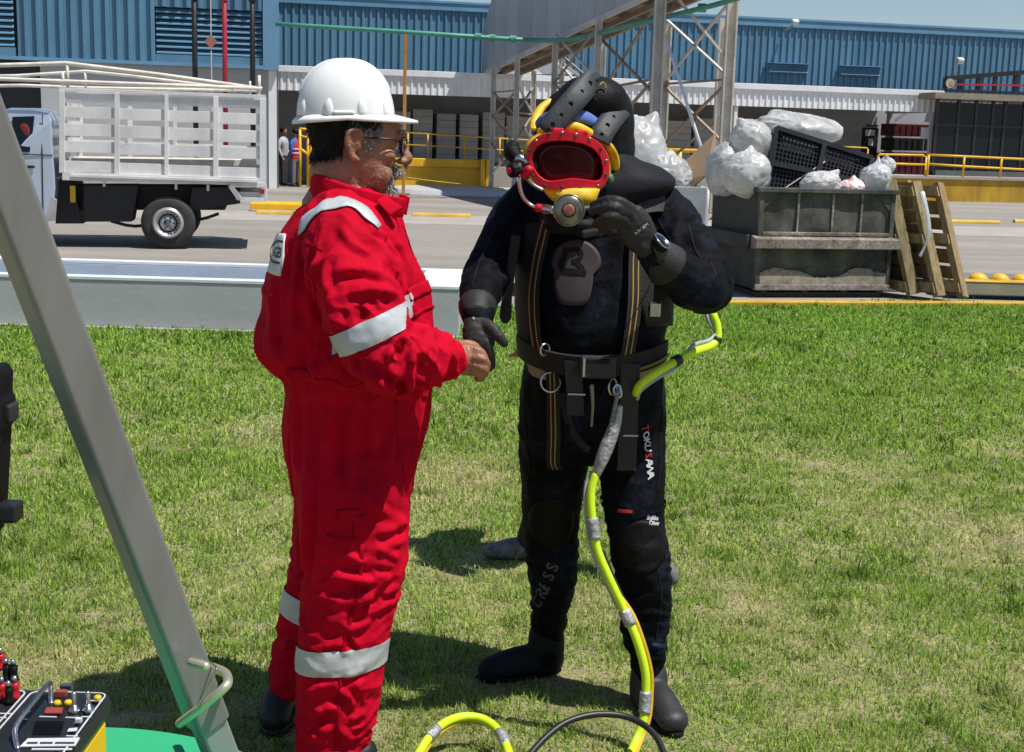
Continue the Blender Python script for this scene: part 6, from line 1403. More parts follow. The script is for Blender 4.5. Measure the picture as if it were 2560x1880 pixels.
wstrap('waist_belt', [(1312, 858), (1350, 884), (1420, 902), (1500, 906), (1580, 898), (1650, 870)], .062, m_web, off=.016, thick=.008)
wstrap('tan_belt', [(1310, 895), (1330, 912), (1370, 930)], .040, m_tan, off=.008); wstrap('tan_belt', [(1575, 930), (1620, 916), (1654, 898)], .040, m_tan, off=.008)
wstrap('belt_edge', [(1580, 912), (1615, 900), (1652, 876)], .006, m_stit, off=.026)
wstrap('crotch_strap', [(1384, 930), (1386, 1000), (1387, 1090), (1388, 1170)], .040, m_web, 5, off=.006)
wstrap('leg_loop', [(1405, 980), (1425, 1060), (1455, 1110), (1480, 1125)], .02, m_web, off=.004)
for U, V0, V1, w, m_ in ((1432, 898, 1032, .046, m_webg), (1574, 905, 1168, .052, m_webg)):
    dx = (-10 if U > 1500 else 6); a, b, c = S(U, V0) + Vector((0, -.032, 0)), S(U + dx * .5, (V0 + V1) / 2) + Vector((0, -.036, 0)), S(U + dx, V1) + Vector((0, -.04, 0))
    mb = MB(); R = []
    for p in catmull([tuple(a), tuple(b), tuple(c)], 8):
        p = Vector(p); R.append([p + Vector((-w / 2, 0, 0)), p + Vector((w / 2, .004, 0)), p + Vector((w / 2, .008, 0)), p + Vector((-w / 2, .004, 0))])
    o = mb.rings(R).build('strap_end', m_, hn)
    q = Vector(c); sub(MB().box(q + Vector((0, -.003, .10 if U > 1500 else .06)), (w * 1.02, .004, .004)).build('stitch_line', m_wtxt, None), o)
c = S(1493, 912) + Vector((0, -.035, 0))
bk_ = MB().box(c, (.098, .022, .062)).build('buckle', m_rub, hn, bevel=.006)
sub(MB().box(c + Vector((-.038, -.012, 0)), (.006, .006, .05)).build('buckle_bar', m_ring, None), bk_); sub(MB().box(c + Vector((0, -.013, .018)), (.06, .008, .012)).build('buckle_tab', m_neog, None, bevel=.002), bk_)
def ring3(nm, c, r, t, axis=(0, -1, 0), gap=0, m_=None):
    ax = Vector(axis).normalized(); a = ax.orthogonal().normalized(); b = ax.cross(a)
    return MB().tube([c + (a * math.cos(2 * math.pi * k / 24) + b * math.sin(2 * math.pi * k / 24)) * r for k in range(24)], t, 8, closed=True).build(nm, m_ or m_ring, hn, True)
ring3('ring', S(1376, 952) + Vector((0, -.02, 0)), .027, .0032, (.2, -1, .25)); ring3('ring', S(1362, 870) + Vector((0, -.03, 0)), .016, .003, (.8, -1, 0)); ring3('ring', S(1530, 962) + Vector((0, -.03, 0)), .022, .003, (.9, -.6, .1))
b = MB(); c = S(1658, 590) + Vector((0, -.045, 0))
for p0, p1 in (((-.035, 0, .02), (.035, 0, .024)), ((.035, 0, .024), (.037, 0, -.016)), ((.037, 0, -.016), (-.033, 0, -.02)), ((-.033, 0, -.02), (-.035, 0, .02))): b.cyl(c + Vector(p0), c + Vector(p1), .0045, n=8)
b.build('slide_buckle', m_rub, hn, True)
MB().limb([S(1478, 960) + Vector((0, -.03, 0)), S(1480, 1010) + Vector((0, -.035, 0)), S(1477, 1058) + Vector((0, -.035, 0))], [.006, .004, .003], 8, 3).build('lanyard', m_tan, hn, True)
MB().limb([at(1290, 590, 3.5), at(1276, 680, 3.5), at(1268, 740, 3.5), at(1264, 790, 3.5), at(1262, 806, 3.5)], [(.013, .003)] * 3 + [(.016, .003), (.008, .003)], 8, 3, ref=(1, 0, 0)).build('loose_strap', m_web, hn)
wstrap('tank_strap', [(1255 + 60, 560), (1300, 620), (1298, 700)], .03, m_web, off=.012)
MB().box(S(1635, 770) + Vector((0, -.03, 0)), (.03, .012, .04)).build('clip', m_ring, hn, bevel=.004)
# wrist computer
t = thing('wrist_computer', 'round black dive watch with silver bezel on the raised wrist', 'watch', at(1660, 612, 3.3))
wc = at(1652, 606, 3.318); wn = Vector((.62, -.35, .70)).normalized()
MB().lathe(wc, wn, [(-.012, .024), (.004, .026), (.006, .022), (.0061, 0)], 28).build('case', m_neob, t, True)
MB().lathe(wc + wn * .004, wn, [(0, .0262), (.004, .0262), (.004, .0235), (0, .0235)], 28).build('bezel', m_ring, t, True)
MB().lathe(wc + wn * .0065, wn, [(0, .021), (.001, .02), (.0012, 0)], 24).build('dial', m_glass, t, True)
MB().limb([at(1668, 642, 3.33), at(1650, 632, 3.312), at(1640, 600, 3.315)], [(.015, .004)] * 3, 8, 3).build('watch_strap', m_rub, t, True)

# ------------------------------------------------------------------ diving mask and hood
m_mask = mat('yellow_gelcoat', (0.72, 0.43, 0.010), 0.5, 0, 0.30, 22, col2=(.76, .47, .012), thr=(.25, .5), fine=.1, fs=70)
m_bez = mat('red_painted_bezel', (0.60, 0.006, 0.024), 0.5, 0, 0.0, 34, col2=(.16, .10, .09), thr=(.66, .72), fine=.08, fs=90, spec=.35)
m_foam = mat('blue_foam', (0.075, 0.14, 0.40), 0.7, 0, .15, 12, bump=.2, bs=120)
m_spid = mat('grey_rubber_spider', (0.032, 0.038, 0.043), 0.6, 0, .2, 12, bump=.12, bs=90)
m_view = mat('painted_reflection_faceplate', (0.055, 0.0012, 0.006), 0.10, 0, .45, 5, spec=.28, col2=(.075, .002, .010))  # the coverall's red reflection is painted into the faceplate colour
m_brass = mat('tarnished_brass', (0.20, 0.20, 0.15), .3, .7, .3, 20)
m_greenp = mat('green_paint_chip', (0.03, 0.14, 0.06), .5)
mk = thing('diving_mask', 'yellow band mask with red bezel, dark faceplate and black rubber spider straps', 'diving mask', at(1440, 430, 3.5))
hood = MB(); hood.ell(at(1478, 322, 3.655), (.118, .125, .146), Matrix.Rotation(math.radians(8), 3, 'Y')); hood.ell(at(1500, 372, 3.66), (.098, .11, .11)); hood.ell(at(1480, 252, 3.62), (.096, .105, .068)); hood.ell(at(1412, 292, 3.615), (.066, .08, .078), Matrix.Rotation(math.radians(30), 3, 'Y'))
hme = fuse(hood, .006, 6, 'hood'); q = vnp(hme); vset(hme, q + vno(hme) * (.004 * pn(q, 9, 3))[:, None]); link('hood', hme, m_neob, mk, True)
ho = [(1316, 398), (1318, 372), (1330, 352), (1352, 337), (1380, 330), (1406, 326), (1432, 329), (1462, 337), (1490, 350), (1510, 370), (1521, 395), (1524, 425), (1518, 452), (1502, 470), (1478, 478), (1440, 476), (1400, 474), (1366, 472), (1340, 458), (1324, 432)]
hi_ = [(1330, 400), (1334, 380), (1344, 366), (1360, 357), (1382, 353), (1406, 352), (1430, 354), (1458, 360), (1482, 372), (1498, 390), (1505, 412), (1506, 432), (1500, 448), (1486, 452), (1462, 449), (1430, 446), (1400, 450), (1372, 452), (1352, 442), (1338, 424)]
def bz(U, V, d=0.0):                                            # the mask front is a gently curved plate, turned a little to the left and down
    Y = 3.455 + (U - 1425) * .00022 + ((U - 1425) / 100) ** 2 * .018 + (V - 410) * .00010 + d; return at(U, V, Y)
def smooth_loop(L, k=4): return [tuple(p) for p in (lambda C: C[:-1])(catmull([(a, b, 0) for a, b in L + L[:1]], k))]
O_, I_ = smooth_loop(ho), smooth_loop(hi_)
def sc(L, k, c=(1422, 405)): return [(c[0] + (p[0] - c[0]) * k, c[1] + (p[1] - c[1]) * k) for p in L]
MB().rings([[bz(*p[:2], .030) for p in O_], [bz(*p[:2], -.004) for p in O_], [bz(*p[:2], -.009) for p in sc(O_, .985)], [bz(*p[:2], -.009) for p in sc(I_, 1.03)], [bz(*p[:2], -.006) for p in I_], [bz(*p[:2], .01) for p in sc(I_, .985)]], cap=False).build('bezel', m_bez, mk, False)
MB().rings([[bz(*p[:2], .008) for p in sc(I_, k)] for k in (1.0, .7, .4, .05)]).build('faceplate', m_view, mk, True)
# shell behind the bezel
sy = [(1.0, .028), (1.05, .05), (1.08, .09), (1.06, .14), (0.9, .18)]
MB().rings([[bz(*p[:2], d) for p in sc(O_, k, (1428, 402))] for k, d in sy]).build('frame_shell', m_mask, mk, True)
# lugs and screws round the bezel
for U, V in ((1340, 352), (1372, 336), (1405, 332), (1440, 336), (1474, 347), (1502, 372), (1515, 402), (1514, 438), (1494, 465), (1450, 469), (1405, 468), (1362, 464), (1332, 440), (1322, 408), (1324, 376)):
    p = bz(U, V, -.009); MB().lathe(p, (0, -1, 0), [(0, .0042), (.002, .0042), (.003, .003), (.0031, 0)], 10).build('screw', m_rub if (U + V) % 3 else m_brass, mk)
for U, V in ((1395, 328), (1455, 334)): MB().box(bz(U, V - 2, .004), (.03, .02, .012)).build('clamp_lug', m_bez, mk, bevel=.004)
# chin below the faceplate
ch = MB(); ch.hring([(bz(1428, 468, .03), .078, .04), (bz(1430, 488, .022), .068, .045), (bz(1436, 506, .024), .055, .045), (bz(1442, 520, .035), .036, .034)], e=2.4); me = fuse(ch, .005, 4, 'chin'); link('chin', me, m_mask, mk, True)
# forehead band, blue seal, rear band
HB = bvh_of(hme)
def hp3(L): return [surf(HB, U, V, 3.56)[0] for U, V in L]
fb_ = MB().limb([bz(1352, 328, .06), bz(1385, 316, .035), bz(1420, 315, .026), bz(1455, 323, .026), bz(1490, 342, .04)], [(.010, .010), (.013, .010), (.014, .010), (.013, .01), (.010, .010)], 14, 4, ref=(0, 0, 1)).build('brow_shell', m_mask, mk, True)
bf = MB().limb([bz(1335, 330, .10), bz(1352, 303, .075), bz(1385, 290, .055), bz(1425, 285, .047), bz(1465, 294, .05), bz(1495, 312, .06), bz(1525, 342, .085), bz(1545, 380, .12), bz(1548, 420, .15), bz(1535, 455, .17)], [(.008, .008), (.014, .009), (.018, .010), (.019, .010), (.018, .010), (.014, .010), (.010, .010), (.008, .012), (.008, .012), (.008, .012)], 12, 4, ref=(0, 0, 1)).build('foam_seal', m_foam, mk, True)
MB().limb([bz(1516, 356, .02), bz(1530, 380, .035), bz(1537, 410, .05), bz(1534, 440, .06)], [(.008, .010), (.011, .014), (.010, .014), (.007, .01)], 10, 4).build('side_shell', m_mask, mk, True)
MB().ell(bz(1524, 448, .015), (.012, .014, .016)).build('paint_chip', m_greenp, mk, True)
MB().limb([bz(1334, 322, .07), bz(1338, 300, .10), bz(1352, 272, .13), bz(1376, 250, .15)], [(.006, .010), (.009, .012), (.009, .012), (.004, .008)], 10, 4).build('rear_shell', m_mask, mk, True)
MB().limb([bz(1548, 440, .17), bz(1572, 400, .19), bz(1585, 358, .2)], [(.005, .006)] * 3, 8, 3).build('piping', m_mask, mk, True)
def spider(L, w, nh):
    mb = MB(); C = [bz(U, V, d) for U, V, d in L]; R = []; K = catmull([tuple(c) for c in C], 8)
    for i, p in enumerate(K):
        p = Vector(p); tt = Vector(K[min(i + 1, len(K) - 1)] - K[max(i - 1, 0)]).normalized(); vd = (p - CAM).normalized(); s_ = tt.cross(vd).normalized(); nn_ = s_.cross(tt).normalized(); nn_ = nn_ if nn_.dot(vd) < 0 else -nn_
        R.append([p - s_ * w / 2 - nn_ * .006, p - s_ * w / 4, p, p + s_ * w / 4, p + s_ * w / 2 - nn_ * .006, p + s_ * w / 2 - nn_ * .012, p - nn_ * .006, p - s_ * w / 2 - nn_ * .012])
    o = mb.rings(R).build('spider_strap', m_spid, mk, True)
    hb_ = MB()
    for k in range(nh):
        i = int((k + .8) / (nh + .6) * (len(K) - 1)); p = Vector(K[i]); tt = Vector(K[min(i + 1, len(K) - 1)] - K[max(i - 1, 0)]).normalized(); vd = (p - CAM).normalized()
        q_ = MB().lathe(p + vd * .003, -vd, [(0, .0052), (.004, .0052), (.0042, .0036), (.003, 0)], 10).build('strap_hole', m_neob, None); sub(q_, o)
        if k % 2: sub(MB().lathe(p + vd * .0022, -vd, [(0, .0072), (.0032, .0072), (.0034, .0055), (0, .0055)], 12).build('eyelet', m_rub, None), o)
spider([(1502, 202, .125), (1478, 206, .066), (1446, 238, .028), (1408, 282, .012), (1376, 318, .002), (1366, 332, .004)], .063, 7)
spider([(1578, 252, .15), (1560, 262, .095), (1534, 292, .045), (1510, 326, .016), (1498, 350, .010)], .061, 5)
MB().tube([bz(1498, 215, .055), bz(1506, 206, .06), bz(1513, 212, .058), bz(1514, 222, .055)], .0022, 6, 3).build('hood_mark', m_stit, mk, True)
# regulator with its cover, adjusting knob and hose
rc = at(1422, 526, 3.405); rn = Vector((-.04, -1, .10)).normalized()
rg = MB().lathe(rc, rn, [(-.05, .020), (-.045, .034), (-.014, .038), (-.004, .041), (.004, .0405), (.008, .035), (.012, .026), (.013, .0)], 40).build('regulator', m_brass, mk, True)
sub(MB().lathe(rc + rn * .002, rn, [(0, .0412), (.003, .0418), (.005, .041), (.0055, .038), (.003, .038)], 40).build('clamp_ring', m_brass, None, True), rg)
sub(MB().lathe(rc + rn * .012, rn, [(0, .0155), (.003, .0155), (.0045, .012), (.005, 0)], 24).build('purge_button', mat('worn_red_button', (.26, .045, .03), .5, 0, .4, 60, col2=(.40, .20, .13)), None, True), rg)
sub(MB().lathe(rc + rn * .0125, rn, [(0, .0185), (.0015, .0185), (.0016, .016), (0, .016)], 24).build('button_ring', m_neob, None, True), rg)
MB().limb([at(1380, 525, 3.43), at(1360, 522, 3.44)], [.012, .012], 12, 3).build('hose_nut', m_ring, mk, True)
MB().limb([at(1362, 522, 3.44), at(1340, 519, 3.445)], [.0105, .0105], 12, 3, cap=.2).build('red_sleeve', m_bez, mk, True)
MB().tube([at(1345, 520, 3.445), at(1325, 512, 3.45), at(1308, 492, 3.45), at(1300, 465, 3.45), at(1300, 440, 3.45)], .0055, 10, 4).build('bent_tube', m_ring, mk, True)
MB().limb([at(1455, 524, 3.43), at(1478, 520, 3.44)], [.010, .008], 10, 3).build('adjust_knob', m_rub, mk, True)
wk = MB(); wk.ell(at(1405, 560, 3.46), (.05, .04, .028)); wk.ell(at(1450, 565, 3.46), (.05, .04, .028)); wk.ell(at(1385, 540, 3.47), (.03, .035, .03)); me = fuse(wk, .005, 4, 'whisker'); link('whisker', me, m_neob, mk, True)
MB().box(at(1478, 582, 3.40), (.05, .03, .02), Matrix.Rotation(-.2, 3, 'Y')).build('whisker_flap', m_rub, mk, bevel=.006)
# side block and valves on the left
sbk = MB(); sbk.limb([at(1330, 415, 3.47), at(1305, 418, 3.46), at(1288, 424, 3.45)], [.020, .017, .014], 12, 3); sbk.ell(at(1300, 402, 3.47), (.018, .018, .016)); me = fuse(sbk, .004, 2, 'side_block'); link('side_block', me, m_rub, mk, True)
kn = Vector((-.75, -.6, -.1)).normalized(); kc = at(1282, 426, 3.44)
ko = MB().lathe(kc, kn, [(-.012, .012), (-.010, .019), (.006, .019), (.010, .015), (.0105, 0)], 12).build('valve_knob', m_neob, mk)
sub(MB().lathe(kc + kn * .011, kn, [(0, .009), (.002, .009), (.0021, 0)], 14).build('knob_cap', m_bez, None, True), ko)
MB().limb([at(1288, 392, 3.50), at(1280, 380, 3.51), at(1282, 368, 3.52)], [.020, .024, .018], 12, 3).build('emergency_valve', m_neob, mk, True)
MB().limb([at(1318, 405, 3.455), at(1300, 396, 3.46)], [.010, .012], 10, 3).build('valve_collar', m_ring, mk, True)
MB().limb([at(1312, 436, 3.45), at(1322, 424, 3.44)], [.013, .012], 10, 3).build('red_fitting', m_bez, mk, True)
MB().limb([at(1318, 446, 3.445), at(1334, 462, 3.43), at(1356, 474, 3.425)], [(.005, .008)] * 3, 8, 3).build('nose_rod', m_brass, mk, True)

# ------------------------------------------------------------------ umbilical hoses
m_hose = mat('fluorescent_yellow_hose', (0.56, 0.78, 0.015), 0.42, 0, .06, 10)
m_tape = mat('silver_duct_tape', (0.36, 0.37, 0.38), 0.42, .35, .3, 30, bump=.9, bs=55)
m_bl = mat('black_rubber_hose', (0.012, 0.012, 0.013), .45, 0, .2, 10)
m_gline = mat('grey_blue_line', (0.32, 0.37, 0.42), .5)
m_oline = mat('amber_line', (0.62, 0.36, 0.02), .5)
um = thing('umbilical', 'fluorescent yellow umbilical hose hanging from the diver\'s harness to the grass', 'hose', (at(1590, 1870, 3.35).x, 3.35, 0))
main = [at(1545, 1010, 3.46), at(1520, 1100, 3.45), at(1490, 1180, 3.44), at(1477, 1230, 3.43), at(1480, 1295, 3.42), at(1492, 1370, 3.41), at(1520, 1440, 3.40), at(1560, 1525, 3.39), at(1592, 1600, 3.37), at(1613, 1680, 3.36), at(1614, 1740, 3.35), at(1608, 1800, 3.33), at(1590, 1850, 3.30)]
tail = Vector((at(1560, 1905, 3.2).x, 3.20, .03)); main2 = main + [tail, tail + Vector((-.10, -.25, -.012)), tail + Vector((-.25, -.45, -.012))]
MB().tube(main2[2:], .0118, 12, 5).build('hose', m_hose, um, True)
off = Vector((.016, .006, 0)); MB().tube([p + Vector((-.013, .008, 0)) for p in main[2:7]] + [p + off for p in main[7:]] + [tail + off, tail + Vector((-.10, -.27, -.012))], .0062, 8, 5).build('gas_line', m_oline, um, True)
MB().tube([p + Vector((-.016, .004, 0)) for p in main[2:8]], .0042, 8, 5).build('signal_line', m_gline, um, True)
MB().tube([p + Vector((.012, .014, .0)) for p in main[5:]] + [tail + Vector((.02, .01, -.01))], .005, 8, 5).build('black_line', m_bl, um, True)
def tapes(root, C, spans, r, m_=m_tape):
    K = catmull([tuple(p) for p in C], 10)
    for a, b in spans: MB().tube(K[int(a * 10):int(b * 10) + 1], r, 12).build('tape_wrap', m_, root, True)
tapes(um, main, ((4.05, 4.75), (7.0, 7.55), (9.85, 10.7)), .0165)
wr = MB(); wr.limb([at(1548, 1020, 3.455), at(1535, 1070, 3.45), at(1512, 1130, 3.44), at(1492, 1182, 3.44)], [.010, .017, .019, .013], 14, 5); o = wr.build('wrapped_splice', m_tape, um, True)
q = MB()
for k in range(18):
    f_ = k / 18; a = at(1546 - 26 * f_, 975 + 120 * f_, 3.44); q.limb([a, at(1546 - 26 * (f_ + .075), 975 + 120 * (f_ + .075) + (2 if k % 2 else -2), 3.435)], [.0052, .0052], 6, 2)
q.build('braided_sling', mat('grey_braid', (.20, .19, .17), .8, 0, .4, 120), um, True)
MB().tube([at(1542, 960, 3.46), at(1534, 972, 3.455), at(1540, 992, 3.45), at(1552, 990, 3.455), at(1550, 968, 3.46)], .0035, 8, 3, closed=True).build('snap_hook', m_ring, um, True)
# branch going up behind the elbow
up_ = [at(1590, 985, 3.52), at(1600, 962, 3.50), at(1640, 932, 3.50), at(1690, 903, 3.54), at(1735, 880, 3.58), at(1775, 866, 3.62), at(1793, 846, 3.64), at(1792, 812, 3.65), at(1780, 780, 3.66), at(1768, 730, 3.70), at(1740, 650, 3.80)]
MB().tube(up_, .0118, 12, 5).build('upper_hose', m_hose, um, True)
MB().tube([p + Vector((.004, .004, -.015)) for p in up_[:4]] + [p + Vector((-.004, .004, .016)) for p in up_[4:7]] + [p + Vector((-.018, .0, 0)) for p in up_[7:]], .0055, 8, 5).build('upper_line', m_gline, um, True)
tapes(um, up_, ((2.9, 3.2), (5.75, 6.0)), .0155, m_bl)
lp = thing('hose_loop', 'yellow hose loop with silver tape lying in front of the red trousers', 'hose', (at(1165, 1850, 3.3).x, 3.3, 0))
L1 = [at(985, 2000, 3.05), at(1030, 1915, 3.12), at(1068, 1850, 3.2), at(1105, 1812, 3.27), at(1150, 1793, 3.32), at(1200, 1795, 3.33), at(1240, 1820, 3.3), at(1265, 1862, 3.22), at(1282, 1930, 3.12), at(1290, 2020, 3.0)]
MB().tube(L1, .0118, 12, 5).build('hose', m_hose, lp, True); tapes(lp, L1, ((2.1, 2.75), (6.3, 7.0)), .0150)
MB().tube([p + Vector((.006, .004, -.016)) for p in L1], .006, 8, 5).build('amber_line', m_oline, lp, True)
bl = thing('black_hose', 'thin black hose arched over the grass by the diver\'s boot', 'hose', (at(1500, 1850, 3.3).x, 3.25, 0))
L2 = [at(1270, 1975, 3.0), at(1330, 1880, 3.12), at(1395, 1818, 3.2), at(1450, 1793, 3.24), at(1510, 1785, 3.26), at(1570, 1793, 3.26), at(1622, 1822, 3.22), at(1655, 1870, 3.16), at(1680, 1960, 3.05)]
MB().tube(L2, .0088, 12, 5).build('hose', m_bl, bl, True)
MB().lathe(L2[0], Vector(L2[0] - L2[1]), [(-.01, .012), (.04, .013), (.041, 0)], 12).build('hose_end', m_ring, bl, True)
# ------------------------------------------------------------------ other people
m_shirtg = mat('grey_shirt', (0.40, 0.41, 0.43), .8, 0, .1, 8); m_trd = mat('dark_trousers', (0.03, 0.032, 0.04), .8, 0, .2, 8); m_trg = mat('grey_trousers', (0.16, 0.16, 0.17), .8, 0, .2, 8)
m_shirtb = mat('blue_shirt', (0.03, 0.10, 0.36), .8, 0, .1, 8); m_vest = mat('red_vest', (0.50, 0.02, 0.05), .7, 0, .1, 8); m_dark = mat('black_clothes', (0.016, 0.016, 0.019), .8, 0, .2, 9)
m_shoe = mat('grey_trainer', (0.07, 0.07, 0.075), .6, 0, .4, 40, col2=(.2, .2, .2))
def figure(label, base, h, yaw, shirt, trou, vest=None, feet=((.10, 0.0), (-.10, 0.02)), hands=None, shoe=None, vox=.016, group=None):
    """standing person; local x = facing, y = to the person's left"""
    k = h / 1.72; t = thing('person', label, 'person', base, group); R_ = Matrix.Rotation(yaw, 3, 'Z'); B = Vector(base)
    def L(x, y, z): return B + R_ @ (Vector((x, y, z)) * k)
    hands = hands or ((.12, .27, .82), (.10, -.27, .82))
    bd_ = MB(); bd_.limb([L(0, 0, 1.36), L(.005, 0, 1.46), L(.01, 0, 1.52)], [.06 * k, .052 * k, .055 * k], 12, 3); bd_.ell(L(.015, 0, 1.61), (.098 * k, .076 * k, .115 * k), R_); bd_.ell(L(.06, 0, 1.555), (.05 * k, .05 * k, .055 * k), R_); bd_.ell(L(.112, 0, 1.59), (.016 * k, .012 * k, .018 * k), R_)
    bd_.limb([L(0, 0, .9), L(0, 0, 1.36)], [.1 * k, .1 * k], 12, 3)
    sh = MB(); sh.hring([(L(0, 0, .86), .12 * k, .17 * k), (L(.01, 0, 1.0), .125 * k, .165 * k), (L(.015, 0, 1.15), .125 * k, .175 * k), (L(.01, 0, 1.30), .12 * k, .195 * k), (L(0, 0, 1.40), .085 * k, .14 * k), (L(0, 0, 1.45), .06 * k, .07 * k)], yaw=yaw)
    for s, hd_ in ((1, hands[0]), (-1, hands[1])):
        e = (hd_[0] * .2 - .05, s * .27, 1.10); A = [L(0, s * .17, 1.36), L((e[0]) * .6, s * .24, 1.25), L(*e), L((e[0] + hd_[0]) / 2, (e[1] + hd_[1]) / 2, (e[2] + hd_[2]) / 2), L(*hd_)]
        sh.limb(A[:3], [.06 * k, .058 * k, .05 * k], 12, 3); sh.limb(A[2:4] + [L(*[a * .8 + b * .2 for a, b in zip(hd_, e)])], [.05 * k, .045 * k, .036 * k], 12, 3)
        bd_.limb([L(0, 0, 1.3)] + A, [.05 * k, .045 * k, .04 * k, .036 * k, .032 * k, .026 * k], 10, 3)
        d = (Vector(A[-1]) - Vector(A[-2])).normalized(); p = Vector(A[-1]); bd_.limb([p, p + d * .045 * k, p + d * .075 * k], [(.026 * k, .03 * k), (.026 * k, .038 * k), (.022 * k, .036 * k)], 10, 3)
        sd = R_ @ Vector((1, 0, 0))
        for f_ in range(4):
            b = p + d * .07 * k + sd * (.028 - .019 * f_) * k; bd_.limb([b, b + d * .035 * k, b + d * .05 * k - sd * 0 + (R_ @ Vector((0, -s * .02 * k, 0)))], [.0095 * k, .009 * k, .007 * k], 6, 2)
        bd_.limb([p + d * .02 * k + sd * .03 * k, p + d * .06 * k + sd * .045 * k], [.012 * k, .009 * k], 6, 2)
    tr_ = MB(); tr_.hring([(L(0, 0, .76), .11 * k, .165 * k), (L(0, 0, .86), .125 * k, .172 * k), (L(0, 0, .98), .118 * k, .165 * k)], yaw=yaw)
    for s, f_ in ((1, feet[0]), (-1, feet[1])):
        tr_.limb([L(0, s * .09, .88), L(f_[1] * .4 + .01, s * .095 * .6 + f_[0] * .4, .50), L(f_[1], f_[0], .09)], [.095 * k, .075 * k, .055 * k], 12, 4)
    link('body', fuse(bd_, vox * .6, 2, 'body'), m_skin, t, True); link('shirt', fuse(sh, vox, 3, 'shirt'), shirt, t, True); link('trousers', fuse(tr_, vox, 3, 'trousers'), trou, t, True)
    hr = MB(); hr.ell(L(-.004, 0, 1.64), (.104 * k, .083 * k, .10 * k), R_); hr.build('hair', m_hair, t, True)
    for s, f_ in ((1, feet[0]), (-1, feet[1])):
        b = MB(); b.limb([L(f_[1] - .06, f_[0], .05), L(f_[1] + .05, f_[0], .05), L(f_[1] + .16, f_[0] + .01 * s, .038)], [(.045 * k, .042 * k), (.05 * k, .045 * k), (.032 * k, .042 * k)], 12, 4, ref=(0, 0, 1)); b.limb([L(f_[1] - .02, f_[0], .12), L(f_[1] - .02, f_[0], .06)], [.045 * k, .05 * k], 10, 2)
        me = fuse(b, vox * .6, 3, 'shoe'); q = vnp(me); q[:, 2] = np.maximum(q[:, 2], base[2] + .006); vset(me, q); link('shoe', me, shoe or m_boot, t, True)
    if vest:
        vs_ = MB(); vs_.hring([(L(0, 0, .84), .135 * k, .185 * k), (L(.01, 0, 1.0), .14 * k, .18 * k), (L(.015, 0, 1.15), .14 * k, .19 * k), (L(.01, 0, 1.28), .13 * k, .19 * k), (L(0, 0, 1.40), .09 * k, .14 * k)], yaw=yaw); link('vest', fuse(vs_, vox, 3, 'vest'), vest, t, True)
        for z_ in (.98, 1.10):
            b = MB(); b.hring([(L(.012, 0, z_), .146 * k, .192 * k), (L(.012, 0, z_ + .05), .147 * k, .193 * k)]); b.build('vest_band', m_refl, t, True)
    return t
p = atz(709, 464, 0); figure('person in grey shirt and dark trousers by the yellow bollard', (p.x, p.y, 0), 1.72, math.radians(-15), m_shirtg, m_trd)
p = atz(738, 467, 0); figure('person in blue shirt and red vest beside the one in grey', (p.x, p.y, 0), 1.68, math.radians(160), m_shirtb, m_trg, m_vest)
hx = .27; hy = 4.84
figure('person in dark clothes hidden behind the diver, one trainer showing', (hx, hy, 0), 1.60, math.radians(180), m_dark, m_dark, feet=((-.14, .20), (.16, -.30)), hands=((.185, .16, .97), (.10, -.24, .80)), shoe=m_shoe, vox=.011)

# ------------------------------------------------------------------ foreground: tripod leg, table, comms box, case
m_alu = mat('brushed_aluminium', (0.225, 0.222, 0.228), .34, .25, .16, 6, bump=.06, bs=40, stretch=(1, 1, .08), fine=.05, fs=50)
m_alui = mat('inner_aluminium', (0.27, 0.268, 0.272), .4, .0, .08, 6, stretch=(1, 1, .1))
m_zinc = mat('yellow_zinc_rod', (0.60, 0.56, 0.40), .35, .7, .1, 20)
def tripod_leg():
    T0, T1 = at(-148, 50, 1.28), at(519, 1800, 1.62)
    t = thing('tripod_leg', 'silver square aluminium tripod leg slanting across the left foreground', 'tripod leg', (at(620, 2000, 1.46).x, 1.45, 0))
    d = (T1 - T0).normalized(); vd = (at(214, 1000, 1.45) - CAM).normalized(); s = d.cross(vd).normalized()
    if s.x < 0: s = -s
    n = s.cross(d).normalized(); n = n if n.dot(vd) < 0 else -n                # n: towards the camera
    ang = math.radians(-22); s2 = s * math.cos(ang) + n * math.sin(ang); n2 = n * math.cos(ang) - s * math.sin(ang)
    def tube_(a, b, w, dp, m_, nm, r=.006):
        pr = []
        for cx, cy, a0 in ((1, 1, 0), (-1, 1, 90), (-1, -1, 180), (1, -1, 270)):
            for k in range(5):
                th = math.radians(a0 + 90 * k / 4); pr.append((cx * (w / 2 - r) + r * math.cos(th), cy * (dp / 2 - r) + r * math.sin(th)))
        R = [[p + s2 * x + n2 * y for x, y in pr] for p in (a, b)]; return MB().rings(R).build(nm, m_, t)
    tube_(T0 - d * .5, T1, .047, .040, m_alu, 'outer_tube')
    tube_(T0 + d * .3, T1 + d * .97, .039, .032, m_alui, 'inner_tube', .004)
    # zinc detent pin and bent locking rod
    p = at(478, 1655, 1.545); MB().limb([p + n2 * .0, p - n2 * 0 + s2 * .006 + n2 * .022], [.0055, .0062], 12, 2).build('detent_pin', m_zinc, t, True)
    K = [at(530, 1668, 1.66), at(562, 1682, 1.61), at(570, 1702, 1.575), at(558, 1722, 1.56), at(500, 1770, 1.56), at(450, 1808, 1.575)]
    MB().limb(K, [.0062] * 6, 12, 4).build('locking_rod', m_zinc, t, True)
    MB().tube([at(525, 1655, 1.61), at(540, 1668, 1.56), at(535, 1690, 1.555), at(500, 1755, 1.548), at(490, 1775, 1.55)], .0012, 6, 4).build('safety_wire', m_ring, t, True)
    foot = T1 + d * .97; MB().box((foot.x, foot.y, max(foot.z, .02)), (.12, .12, .03)).build('foot_pad', m_bl, t, bevel=.005)
